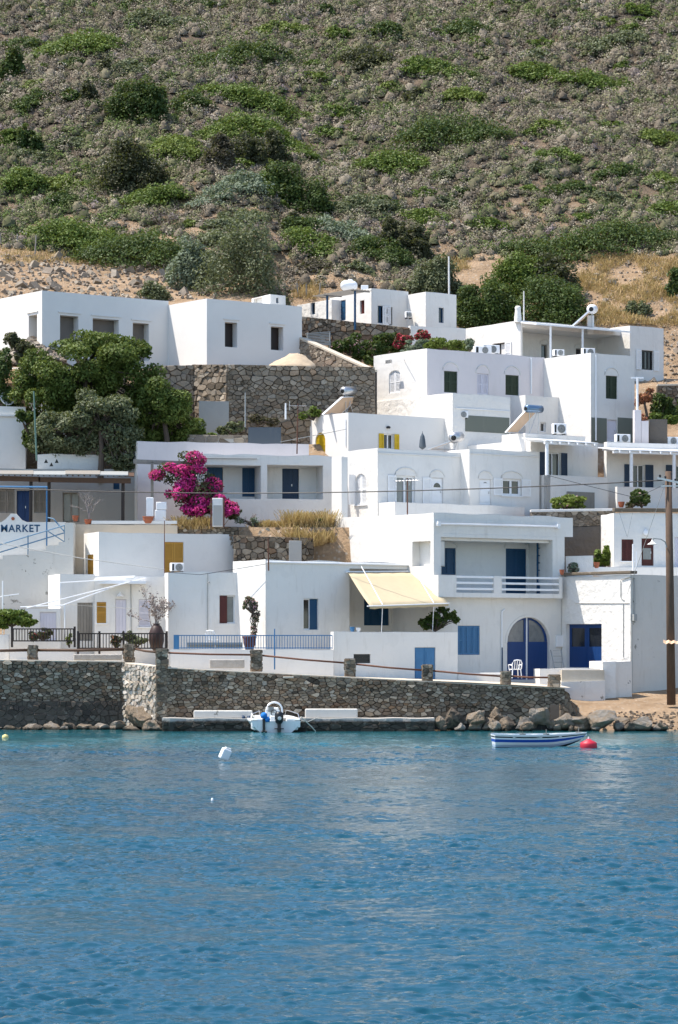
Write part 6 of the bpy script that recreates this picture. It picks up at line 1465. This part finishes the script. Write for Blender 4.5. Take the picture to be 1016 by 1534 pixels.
shrub('fresh green fig shrub behind the red-shuttered house', [(906, 832, 22, 15), (895, 845, 12, 10), (915, 822, 12, 8)], 148.2, LEAF_G, 3000, .11, 28)
shrub('pale flowering plant on the coping above the garage', [(859, 850, 11, 9)], 145.0, LEAF_S, 500, .08, 29, PALEF, 60)
shrub('rounded yellow-green shrub below the wooden door of the verandah', [(850, 751, 27, 11), (835, 755, 14, 8), (866, 752, 14, 10)], 150.9, LEAF_Y, 2600, .09, 30, PALEF, 60)
shrub('round dark oleander in front of the right verandah parapet', [(962, 744, 18, 14), (952, 750, 10, 9)], 151.4, LEAF_D, 3600, .085, 31, PALEF, 50)
shrub('dry tan succulent beside the round oleander', [(944, 757, 8, 5)], 151.3, LEAF_B, 300, .08, 32)
tree('small garden tree with orange-tinted leaves by the clothes post', [(965, 597, 16, 11), (975, 590, 8, 9), (958, 603, 8, 9)], 162, ORNGF, 1500, .10, base=(968, 640), seed=33, nsub=8, tr=.1)
shrub('dark green shrub behind the cement block wall', [(990, 608, 22, 20), (1012, 612, 20, 24), (985, 630, 18, 14)], 163, LEAF_D, 4200, .10, 34)
shrub('bright green creeper on top of the cement block wall', [(984, 624, 14, 7), (1006, 628, 14, 8)], 161, LEAF_G, 1300, .10, 35)
shrub('reddish croton behind the stepped garden wall end', [(964, 628, 8, 9)], 161.5, ORNGF, 300, .09, 36)
shrub('glossy green shrub over the fence at the left edge', [(18, 922, 34, 14), (38, 930, 20, 10), (0, 930, 22, 14)], 138.2, LEAF_G, 4200, .085, 37)
shrub('red hibiscus behind the dark fence', [(66, 948, 16, 9), (52, 952, 12, 9)], 137.8, LEAF_J, 900, .08, 38, REDF, 60)
shrub('small leafy plant by the fence gate', [(104, 958, 6, 9)], 137.6, LEAF_Y, 250, .07, 39)
shrub('dark reddish plant behind the right part of the fence', [(175, 960, 12, 9)], 138, LEAF_J, 600, .075, 40, ORNGF, 60)
shrub('mixed green plants behind the right part of the fence', [(205, 958, 20, 9), (190, 952, 10, 8)], 138, LEAF_O, 1200, .075, 41)
shrub('sprawling green vine under the cream awning', [(652, 930, 22, 13), (674, 920, 12, 9), (638, 934, 12, 10), (684, 928, 7, 6), (660, 912, 8, 6)], 139.3, LEAF_D, 2300, .10, 42)
shrub('pink climbing rose growing against the front house corner', [(378, 905, 9, 11), (384, 922, 6, 14), (372, 899, 9, 6), (380, 943, 6, 14), (367, 908, 5, 6)], 136.3, LEAF_O, 900, .065, 43, PALEF, 300, name='climbing_rose')
shrub('small weedy tuft left of the straw grass on the garden wall', [(478, 779, 8, 4)], 146, LEAF_G, 200, .07, 44)
shrub('silvery thistle stems in front of the porch wall', [(382, 780, 10, 7), (360, 778, 9, 9)], 146.2, LEAF_S, 350, .06, 45)
shrub('weedy green shrub at the foot of the tall rubble wall beside the slate panel', [(352, 640, 18, 10), (336, 645, 12, 8)], 155.5, LEAF_O, 1200, .09, 46)
shrub('low dry bush along the foot of the tall rubble wall by the bare mast', [(385, 628, 16, 8), (408, 632, 12, 7)], 156.6, LEAF_B, 900, .09, 47)
shrub('olive weeds between the cement patch and the carob trees', [(312, 655, 16, 9), (298, 648, 12, 9)], 155.2, LEAF_G, 1100, .09, 48)
shrub('green caper bush hanging at the end of the tall rubble wall', [(470, 618, 14, 9), (455, 622, 9, 7)], 156.8, LEAF_G, 700, .08, 49)
# bare shrubs
def bare(label, px, yb, yt, wpx, Y, seed, mat=PALEBARK, n=9, blossoms=None, bn=0, name='dry_shrub'):
    rg = np.random.default_rng(seed); r = thing(name, label, 'shrub', W(px, yb, Y)); m = MB(); H_ = (yb - yt) * Y / F; Wd = wpx * Y / F; tips = []
    def grow(p, d, L, rad, k):
        q = p + d * L; m.tube([p, p.lerp(q, .5) + Vector(rg.normal(size=3)) * L * .07, q], [rad, rad * .8, rad * .55], 5); tips.append(q)
        if k > 0:
            for i in range(3):
                e = (d + Vector(rg.normal(size=3)) * .55); e.x += (rg.random() - .5) * .3 * Wd / H_; e.z = abs(e.z) * .8 + .15; grow(q if i else p.lerp(q, .6), e.normalized(), L * rg.uniform(.55, .8), rad * .6, k - 1)
    for i in range(n):
        a = rg.random() * 6.28; s = Wd / H_ * .8; grow(W(px, yb, Y), Vector((math.cos(a) * s, math.sin(a) * s * .6, 1)).normalized(), H_ * rg.uniform(.3, .45), .03, 3)
    m.build('branches', mat, r)
    if blossoms:
        T = np.array([tuple(t) for t in tips]); C = T[rg.integers(0, len(T), bn)] + rg.normal(size=(bn, 3)) * .05; V, Q = leaf_quads(C, rg.normal(size=(bn, 3)), bn, .05, rg=rg); np_mesh('dry_leaves', V, Q, blossoms, r)
bare('dry pinkish-grey shrub rising from the large clay jar', 232, 948, 880, 30, 137.6, 51, PALEBARK, 5, TWIG, 900)
bare('dead grey branches in a pot on the market terrace', 134, 778, 722, 18, 145.8, 52, PALEBARK, 4)
bare('pale tangled dead branches leaning on the porch garden', 372, 786, 764, 20, 146.4, 53, PALEBARK, 3)
bare('leafless grey scrub on the slope above the olive tree', 245, 345, 305, 40, ground(245, 345), 54, TRUNK, 7, TWIG, 600)
# straw
def straw(label, name, pts, n, hgt, seed, kind=None, mat=STRAWM):
    rg = np.random.default_rng(seed); P0 = np.array(pts, float); k = rg.integers(0, len(P0), n); C = P0[k] + rg.normal(size=(n, 3)) * [.22, .2, 0]
    hp_ = rg.uniform(.35, 1.15, len(P0)); h_ = hgt * hp_[k] * rg.uniform(.5, 1.1, n); a = rg.random(n) * 6.28; lean = rg.normal(size=(n, 2)) * .42; w = rg.uniform(.008, .02, n)
    T = C.copy(); T[:, 0] += lean[:, 0] * h_; T[:, 1] += lean[:, 1] * h_; T[:, 2] += h_; Mi = (C + T) / 2; Mi[:, 2] += .05 * h_
    d = np.stack([np.cos(a) * w, np.sin(a) * w, 0 * w], 1); V = np.stack([C - d, C + d, T + d * .9, T - d * .9], 1).reshape(-1, 3)
    o = np_mesh(name, V, np.arange(4 * n).reshape(-1, 4), mat, None, tuple(P0[0])); return tag(o, label, 'grass', kind=kind) 
pts = [(X_at(px, Yv), Yv, Z_at(820 - abs(px - 462) * .3, 145.8) if Yv < 146 else 10.1) for px in range(436, 492, 3) for Yv in (145.7, 146.3, 146.9)]
straw('tall golden grass clump on the rubble garden wall beside the porch', 'grass_clump', pts, 6000, .8, 61)
pts = [(X_at(px, 146.2), 146.2, 10.0) for px in range(270, 316, 3)]; straw('short dry grass tuft at the foot of the bougainvillea', 'grass_clump', pts, 3500, .6, 62)
pts = [(X_at(px, 146.6), 146.6, 10.0) for px in range(386, 425, 3)]; straw('brown dry grass tuft between the porch and the garden wall', 'grass_clump', pts, 2500, .45, 63)
def slope_pts(x0, x1, y0, y1, n, rg, f=None):
    out = []
    while len(out) < n:
        px, py = rg.uniform(x0, x1), rg.uniform(y0, y1)
        if f and not f(px, py): continue
        Y = ground(px, py, 165, 215)
        if Y > 214: continue
        x = X_at(px, Y); out.append((x, Y, gz(x, Y) - .03))
    return out
rgx = random.Random(8)
pts = slope_pts(640, 1060, 385, 490, 2300, rgx, lambda x, y: (math.sin(x * .05 + y * .08) + math.sin(x * .021 - y * .13 + 1) + .6 * math.sin(x * .11 + y * .02) > -.35) and y > 385 + max(0, 860 - x) * .02 and not (700 < x < 868 and y > 392 + (868 - x) * .0)) + slope_pts(440, 480, 425, 450, 120, rgx) + slope_pts(0, 240, 376, 396, 260, rgx)
straw('dry golden grass on the slopes behind the houses', 'dry_grass', pts, 34000, .36, 64, 'stuff')

# hillside bushes: x0,y0,x1,y1,kind
BK = dict(d=(LEAF_D, 'dark green'), g=(LEAF_G, 'fresh green'), y=(LEAF_Y, 'yellow-green'), o=(LEAF_O, 'olive green'), s=(LEAF_S, 'silvery green'), j=(LEAF_J, 'dusky juniper'), b=(LEAF_B, 'brownish'))
BU = [(52, 38, 175, 84, 'g'), (0, 50, 60, 78, 'd'), (190, 14, 300, 46, 'o'), (180, 0, 225, 16, 'd'), (235, 0, 330, 12, 'd'), (296, 54, 430, 98, 'd'), (300, 126, 455, 168, 'g'), (250, 135, 310, 170, 'd'), (370, 32, 460, 56, 'y'), (478, 0, 500, 24, 'd'), (488, 40, 520, 66, 'g'), (550, 24, 605, 62, 'd'), (515, 70, 580, 112, 'j'),
      (668, 22, 735, 56, 'd'), (640, 10, 680, 24, 'o'), (595, 90, 710, 120, 'g'), (764, 96, 840, 130, 'g'), (835, 104, 950, 140, 'g'), (930, 6, 980, 26, 'g'), (980, 0, 1020, 12, 'd'), (870, 52, 970, 84, 'o'), (790, 56, 830, 76, 'g'), (950, 88, 1016, 104, 'o'), (664, 132, 730, 160, 'y'), (600, 124, 634, 162, 'j'), (566, 128, 602, 142, 'y'), (445, 108, 500, 126, 'y'),
      (585, 168, 756, 230, 'd'), (515, 222, 640, 260, 'g'), (300, 172, 462, 218, 'g'), (213, 196, 300, 228, 'y'), (207, 208, 300, 245, 'y'), (955, 194, 1020, 220, 'y'), (878, 180, 945, 198, 'g'), (788, 154, 860, 170, 'o'), (800, 218, 870, 244, 'g'), (890, 246, 960, 274, 'd'), (820, 268, 890, 294, 'd'), (975, 258, 1020, 284, 'y'), (616, 284, 662, 302, 'g'), (700, 328, 765, 350, 'g'), (804, 300, 830, 316, 'g'), (775, 280, 806, 290, 'g'),
      (0, 246, 60, 300, 'g'), (50, 262, 130, 292, 'y'), (60, 286, 110, 318, 'd'), (34, 328, 180, 388, 'g'), (120, 344, 290, 408, 'd'), (185, 270, 278, 312, 'g'), (296, 264, 396, 312, 's'), (380, 262, 425, 300, 'g'), (420, 322, 480, 352, 'd'), (425, 350, 500, 392, 'g'), (465, 332, 560, 368, 's'), (530, 356, 612, 400, 'd'), (440, 390, 500, 410, 'b'), (500, 396, 560, 412, 'o'),
      (750, 334, 1010, 390, 'd'), (636, 296, 690, 316, 'o'), (0, 0, 40, 20, 'j'), (395, 0, 440, 12, 'd'), (90, 128, 120, 155, 'd'), (130, 136, 160, 150, 'g'), (590, 0, 680, 12, 'o'), (850, 0, 910, 12, 'd'), (705, 300, 750, 316, 'b'), (330, 94, 360, 110, 'o'), (120, 190, 150, 204, 'b'), (0, 180, 30, 222, 'g'), (600, 340, 640, 362, 'b'), (880, 290, 940, 310, 'o')]
# auto description from where each stands
def pos_words(px, py):
    v = 'top' if py < 70 else 'upper' if py < 150 else 'middle' if py < 250 else 'lower'
    hh = ['far left', 'left', 'centre left', 'centre', 'centre right', 'right', 'far right'][min(6, int(px / 146))]
    return v, hh
BINFO = []
for i, (x0, y0, x1, y1, k) in enumerate(BU): BINFO.append((x0, y0, x1, y1, k, i))
rows = {}
for b in BINFO: rows.setdefault((pos_words((b[0] + b[2]) / 2, b[3])[0], BK[b[4]][1]), []).append(b)
ORD = ['first', 'second', 'third', 'fourth', 'fifth', 'sixth', 'seventh', 'eighth', 'ninth', 'tenth', 'eleventh', 'twelfth', 'thirteenth', 'fourteenth', 'fifteenth']
LBL = {}
for (v, cn), lst in rows.items():
    lst.sort(key=lambda b: b[0] + b[2])
    for j, b in enumerate(lst):
        wd = b[2] - b[0]; sz = 'wide spreading' if wd > 110 else 'small' if wd < 45 else 'rounded'
        where = {'top': 'at the hilltop edge', 'upper': 'on the upper hillside', 'middle': 'on the middle hillside', 'lower': 'on the lower hillside'}[v]
        LBL[b[5]] = f'{sz} {cn} bush {where}' + ('' if len(lst) == 1 else f', {ORD[j]} such from left')
def hill_bush(x0, y0, x1, y1, k, label, seed, tall=False, group='bushes scattered over the hillside'):
    rg = np.random.default_rng(seed); x0, x1, y0 = x0 - (x1 - x0) * .08, x1 + (x1 - x0) * .08, y0 - (y1 - y0) * .1; cxp = (x0 + x1) / 2; hp = (y1 - y0); Yb = ground(cxp, y1 - 1); wd = (x1 - x0) * Yb / F / 2
    hm = hp * Yb / F; ht = hm * (1.0 if tall else .66); dep = min(max((hm - ht) / .30, wd * .35), wd * 1.3) if not tall else wd * .8
    cx = X_at(cxp, Yb); cy = Yb + dep * .5; n = max(9, int((x1 - x0) / 5)); bl = []
    for i in range(n * 2):
        a = rg.random() * 6.28; q = math.sqrt(rg.random()); x = cx + math.cos(a) * q * wd * .9; y = cy + math.sin(a) * q * dep * .5
        pr = max(.25, (1 - q * q) ** .5); rr = min(wd, dep) * rg.uniform(.22, .4); rr = max(rr, .25)
        z = gz(x, y) + ht * pr * rg.uniform(.45, .85)
        bl.append((x, y, z - rr * .4, rr * rg.uniform(.8, 1.3), rr, min(rr, ht * .5) * rg.uniform(.7, 1.0)))
        if tall or ht > .9: bl.append((x, y, gz(x, y) + ht * pr * .3, rr, rr, ht * .35 * pr + .1))
    area = (x1 - x0) * hp; cnt = int(min(14000, max(500, area * 1.75))); sz = .095 * Yb / 190
    r = thing('bush' if not tall else 'tree', label, 'bush' if not tall else 'tree', (cx, Yb, gz(cx, Yb)), group)
    mat = BK[k][0]; V, Q = blob_leaves(bl, cnt, sz, rg, .2, .5, .36 if tall else .12); np_mesh('foliage' if not tall else 'crown', V, Q, mat, r)
    m = MB(); limbs(m, Vector((cx, cy, gz(cx, cy) - .2)), [b[:3] for b in bl[::max(1, len(bl) // 8)]], .05, rg); m.build('stem' if not tall else 'trunk', TRUNK, r)
for (x0, y0, x1, y1, k, i) in BINFO: hill_bush(x0, y0, x1, y1, k, LBL[i], 100 + i)
rb_ = random.Random(77); CN = {'g': 0, 'y': 0, 'o': 0, 'd': 0}; PL = []
while len(PL) < 115:
    x, y = rb_.uniform(-5, 1020), rb_.uniform(4, 372); s_ = (.55 + y / 400) * rb_.choice((20, 30, 45, 62)) * rb_.uniform(.8, 1.2)
    if x < 330 and y > 340: continue
    if any(abs(x - (b[0] + b[2]) / 2) < (b[2] - b[0]) / 2 + s_ / 2 and abs(y - (b[1] + b[3]) / 2) < (b[3] - b[1]) / 2 + s_ / 8 for b in BU): continue
    if any(abs(x - p[0]) < 26 and abs(y - p[1]) < 12 for p in PL): continue
    PL.append((x, y, s_, rb_.choice('ggyood')))
for i, (x, y, s_, k) in enumerate(PL):
    hill_bush(x - s_ / 2, y - s_ * .20, x + s_ / 2, y + s_ * .20, k, f'one of the small low {BK[k][1]} tufts dotted between the bigger hillside bushes', 700 + i, False, f'small {BK[k][1]} tufts on the hillside')
TT = [(166, 108, 245, 188, 'd', 'round dark tree standing alone high on the left slope'), (148, 208, 240, 296, 'j', 'brown-green juniper on the left slope with a bright bush at its foot'), (306, 196, 352, 258, 'b', 'brownish upright shrub tree beside the spreading green bush'), (345, 198, 400, 252, 'j', 'first of two dark junipers in mid slope'), (385, 204, 442, 260, 'j', 'second of two dark junipers in mid slope, nearer the bare ground'),
      (400, 250, 490, 322, 'd', 'dark round tree above the big olive tree'), (300, 310, 440, 448, 'o', 'biggest grey-green olive tree behind the big new house'), (252, 352, 322, 438, 's', 'silvery pale olive shrub in front of the biggest olive tree'), (568, 318, 612, 388, 'j', 'upright brown juniper on the lower slope centre'), (598, 332, 646, 396, 'j', 'second brown juniper, beside the straw slope'),
      (622, 394, 702, 460, 'o', 'rounded grey-green tree behind the flagpole'), (736, 374, 830, 450, 'g', 'bright green rounded tree amid the straw slope'), (795, 378, 862, 452, 'j', 'dark loose pine-like tree overlapping the bright one'), (684, 424, 770, 500, 'd', 'dark dense tree behind the chimney house on its left'), (755, 432, 884, 505, 'd', 'wide dark tree mass behind the highest verandah roof'), (205, 426, 252, 452, 'o', 'small olive shrub on the dirt above the big new house roof'), (150, 82, 168, 118, 'j', 'little dark cypress-like shrub high on the left slope'), (120, 122, 145, 160, 'j', 'small dark juniper above the round lone tree'), (0, 68, 34, 120, 'd', 'dark tree at the left picture edge high on the slope'), (20, 185, 60, 232, 'd', 'dark rounded tree near the left edge in mid slope'), (940, 452, 975, 474, 'o', 'lone small bush on the straw slope by the right edge'), (1000, 400, 1030, 450, 'd', 'dark tree cut by the right edge on the straw slope'), (420, 318, 450, 345, 'j', 'small juniper above the fence posts')]
for i, (x0, y0, x1, y1, k, l) in enumerate(TT): hill_bush(x0, y0, x1, y1, k, l, 300 + i, True, None)

# the grey phrygana cushions: ground cover nobody could count
def scrub_mat():
    m, nt, out = nodes_of('grey_cushion_scrub'); at = nd(nt, 'ShaderNodeAttribute', attribute_name='tint'); g = nd(nt, 'ShaderNodeNewGeometry')
    v = mth(nt, 'MULTIPLY_ADD', g.outputs['Random Per Island'], .7, .65); hs = nd(nt, 'ShaderNodeHueSaturation'); nt.links.new(v, hs.inputs['Value']); nt.links.new(at.outputs['Color'], hs.inputs['Color'])
    b = principled(nt, out, hs.outputs[0], .9, .1); return m
SCRUB = scrub_mat()
def scrub():
    rg = np.random.default_rng(5); n = 34000; Y = 181 + (272 - 181) * rg.random(n) ** .85; X = (rg.random(n) * 2 - 1) * (Y * .130 + 8)
    px = CX + X / Y * F; Zg = terrain_z(X, Y); py = HY - (Zg - HC) / Y * F
    keep = np.ones(n, bool)
    keep &= ~((px > 655) & (py > 392 - np.clip(px - 860, 0, 200) * .04)) ; keep &= ~((px < 320) & (py > 372 + px * .12))
    keep &= ~((px > 430) & (px <= 655) & (py > 436))
    clump = np.sin(X * .5 + Y * .23) + np.sin(X * .21 - Y * .4 + 1) + np.sin(X * 1.1 + Y * .9) + .8 * np.sin(X * .09 + Y * 1.3)
    keep &= rg.random(n) < np.clip(.85 + clump * .13 - .55 * (np.sin(Y * .62 + X * .05 + 1.5 * np.sin(X * .12)) > .86) * (np.sin(X * .33 + Y) > -.1), .15, 1)
    X, Y, Zg = X[keep], Y[keep], Zg[keep]; n = len(X); R = rg.uniform(.24, .62, n) * (1 + .7 * (rg.random(n) < .16)); H_ = R * rg.uniform(.85, 1.5, n)
    pal = np.array([(.225, .19, .14), (.28, .24, .18), (.19, .16, .12), (.16, .17, .075), (.33, .29, .22), (.23, .22, .13), (.13, .105, .08), (.10, .145, .04), (.26, .21, .21)])
    green = np.clip(.16 + .20 * np.sin(X * .13 + 2) * np.sin(Y * .09) + .34 * (X < -11) * (Y < 214), 0, .6)
    kk = rg.choice(len(pal), n, p=[.22, .15, .16, .14, .10, .13, .05, .03, .02]); isg = rg.random(n) < green; kk[isg] = rg.choice([3, 7, 7], isg.sum())
    ang = np.linspace(0, 2 * PI, 7)[:6]; dome = [(math.cos(a + j * .5) * r, math.sin(a + j * .5) * r, z) for j, (r, z) in enumerate(((1.0, .0), (.82, .55), (.38, .9))) for a in ang] + [(0, 0, .98)]
    dome = np.array(dome) * .60; nv = len(dome)
    DV = dome[None] * np.stack([R, R, H_], 1)[:, None] * rg.uniform(.82, 1.12, (n, nv, 1)) + np.stack([X, Y, Zg - .06], 1)[:, None]
    tri = [(j * 6 + i, j * 6 + (i + 1) % 6, (j + 1) * 6 + (i + 1) % 6, (j + 1) * 6 + i) for j in range(2) for i in range(6)] + [(12 + i, 12 + (i + 1) % 6, 18, 18) for i in range(6)]
    quads = [q for q in tri if q[2] != q[3]] + [(12, 13, 14, 18), (14, 15, 16, 18), (16, 17, 12, 18)]
    DQ = (np.array(quads)[None] + (np.arange(n) * nv)[:, None, None]).reshape(-1, 4); DV = DV.reshape(-1, 3)
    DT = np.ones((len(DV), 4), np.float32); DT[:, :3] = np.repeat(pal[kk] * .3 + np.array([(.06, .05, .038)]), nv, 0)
    per = 72; m = n * per; c = np.repeat(np.arange(n), per)
    d = rg.normal(size=(m, 3)); d[:, 2] = np.abs(d[:, 2]); d /= np.linalg.norm(d, axis=1)[:, None]; q = rg.uniform(.70, 1.12, m)[:, None]
    Cn = np.stack([X[c], Y[c], Zg[c] - .05], 1) + d * q * np.stack([R[c], R[c], H_[c]], 1)
    s = (.066 * Y[c] / 200)[:, None] * rg.uniform(.6, 1.3, (m, 1))
    N = d + rg.normal(size=(m, 3)) * .30; N /= np.linalg.norm(N, axis=1)[:, None]; T = np.cross(N, rg.normal(size=(m, 3))); T /= np.linalg.norm(T, axis=1)[:, None]; B = np.cross(N, T)
    V = np.stack([Cn - T * s * 1.2, Cn - B * s * .5, Cn + T * s * 1.2, Cn + B * s * .5], 1).reshape(-1, 3)
    cb = rg.uniform(.72, 1.22, n)[c][:, None]; tint = np.ones((m * 4, 4), np.float32); tint[:, :3] = np.repeat(pal[kk[c]] * cb * rg.uniform(.8, 1.2, (m, 1)), 4, 0)
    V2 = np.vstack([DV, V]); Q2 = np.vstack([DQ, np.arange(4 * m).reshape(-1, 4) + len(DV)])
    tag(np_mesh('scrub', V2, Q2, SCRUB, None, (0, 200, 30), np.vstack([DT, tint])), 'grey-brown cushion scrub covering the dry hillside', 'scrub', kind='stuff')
scrub()
# loose stones and terrace remnants on the slopes
def stones():
    rg = np.random.default_rng(9); m = MB(); r_ = random.Random(3)
    def st(x, Y, s):
        M = Matrix.Rotation(r_.random() * 6, 3, Vector((r_.random(), r_.random(), r_.random() + .1)).normalized()); c = Vector((x, Y, gz(x, Y) + s * .2)); m.box(-s, s, -s * .7, s * .7, -s * .5, s * .5, lambda a, b, z: c + M @ Vector((a * (1 - .35 * (z > 0)), b, z)))
    for i in range(1100):
        px, py = r_.uniform(-20, 330), r_.uniform(384, 450); Y = ground(px, py, 165, 200); st(X_at(px, Y), Y, r_.uniform(.04, .16) * (2.4 if r_.random() < .08 else 1))
    for i in range(900):
        px, py = r_.uniform(860, 1040), r_.uniform(395, 575); Y = ground(px, py, 165, 205); st(X_at(px, Y), Y, r_.uniform(.03, .12) * (2 if r_.random() < .08 else 1))
    for (x0, y0, x1, y1, n) in ((230, 104, 350, 118, 60), (330, 242, 400, 256, 90), (520, 38, 560, 46, 50), (720, 112, 770, 120, 60), (430, 196, 480, 206, 50), (880, 160, 960, 166, 40), (640, 70, 700, 76, 40), (60, 300, 20, 320, 40), (360, 420, 300, 440, 60), (810, 10, 860, 18, 25), (90, 190, 220, 215, 40), (560, 330, 700, 344, 40)):
        for i in range(n): t = r_.random(); px = x0 + (x1 - x0) * t; py = y0 + (y1 - y0) * t + r_.uniform(-3, 3); Y = ground(px, py); st(X_at(px, Y), Y, r_.uniform(.1, .28))
    tag(m.build('stones', STONE_L, None, (0, 180, 25)), 'loose pale stones strewn over the dirt slopes', 'stones', kind='stuff')
    m2 = MB()
    for i in range(520):
        x = r_.uniform(10.8, 20); Y = r_.uniform(131.2, 134.5 if x > 12 else 133); s = r_.uniform(.03, .10); c = Vector((x, Y, gz(x, Y) + s * .2)); M = Matrix.Rotation(r_.random() * 6, 3, Vector((r_.random(), r_.random(), 1)).normalized()); m2.box(-s, s, -s * .7, s * .7, -s * .5, s * .5, lambda a, b, z: c + M @ Vector((a * (1 - .35 * (z > 0)), b, z)))
    tag(m2.build('pebbles', ROCKM, None, (14, 132, 0)), 'small stones on the beach by the timber pole', 'pebbles', kind='stuff')
stones()
# slender fence posts at the edge of the dirt slope
for i, (px, y0, y1) in enumerate(((2, 372, 348), (26, 372, 350), (52, 388, 352), (447, 446, 424), (459, 447, 425), (478, 446, 424), (418, 440, 420))):
    Y = ground(px, y0, 165, 230); m = MB(); m.tube([W(px, y0 + 2, Y), W(px + (i % 3 - 1) * 2, y1, Y)], .05, 6); tag(m.build('fence_post', GWOOD, None), 'thin leaning fence post at the upper edge of the dirt slopes', 'post', 'thin fence posts on the slope')
# ------------------------------------------------------------------ light, sky, camera
EL = 62.0; S = Vector((-.455, .02, math.sin(math.radians(EL)))).normalized()
w = bpy.data.worlds.new('World'); SC.world = w; w.use_nodes = True
nt = w.node_tree; bg = nt.nodes['Background']
sky = nt.nodes.new('ShaderNodeTexSky'); sky.sky_type = 'NISHITA'; sky.sun_disc = False
sky.sun_elevation = math.radians(EL); sky.sun_rotation = math.radians(-92); sky.altitude = 0; sky.air_density = 1.0; sky.dust_density = .7; sky.ozone_density = 1.2
nt.links.new(sky.outputs[0], bg.inputs[0]); bg.inputs[1].default_value = .12
sl = bpy.data.lights.new('sun', 'SUN'); sl.energy = 3.4; sl.angle = math.radians(.53); sl.color = (1, .93, .84)
so = bpy.data.objects.new('sun', sl); COL.objects.link(so); so.rotation_euler = S.to_track_quat('Z', 'Y').to_euler(); so.location = (-60, 100, 120)
cam = bpy.data.cameras.new('camera'); co = bpy.data.objects.new('camera', cam); COL.objects.link(co)
co.location = (0, 0, HC); co.rotation_euler = (PI / 2, 0, 0)
cam.sensor_fit = 'HORIZONTAL'; cam.sensor_width = 36; cam.lens = F / 1016 * 36; cam.shift_y = (HY - 767) / 1016; cam.clip_start = .5; cam.clip_end = 5000
SC.camera = co
SC.view_settings.view_transform = 'Standard'; SC.view_settings.look = 'None'; SC.view_settings.gamma = 1; SC.view_settings.exposure = 1.2
SC.cycles.max_bounces = 6; SC.cycles.diffuse_bounces = 3; SC.cycles.glossy_bounces = 3; SC.cycles.transmission_bounces = 2; SC.cycles.use_adaptive_sampling = True
SC.cycles.adaptive_threshold = .008; w.cycles.sampling_method = 'MANUAL'; w.cycles.sample_map_resolution = 1024
SC.cycles.sample_clamp_indirect = 4; SC.cycles.sample_clamp_direct = 5; SC.cycles.use_denoising = True; SC.cycles.denoiser = 'OPENIMAGEDENOISE'; SC.cycles.denoising_input_passes = 'RGB_ALBEDO_NORMAL'; SC.cycles.denoising_prefilter = 'ACCURATE'
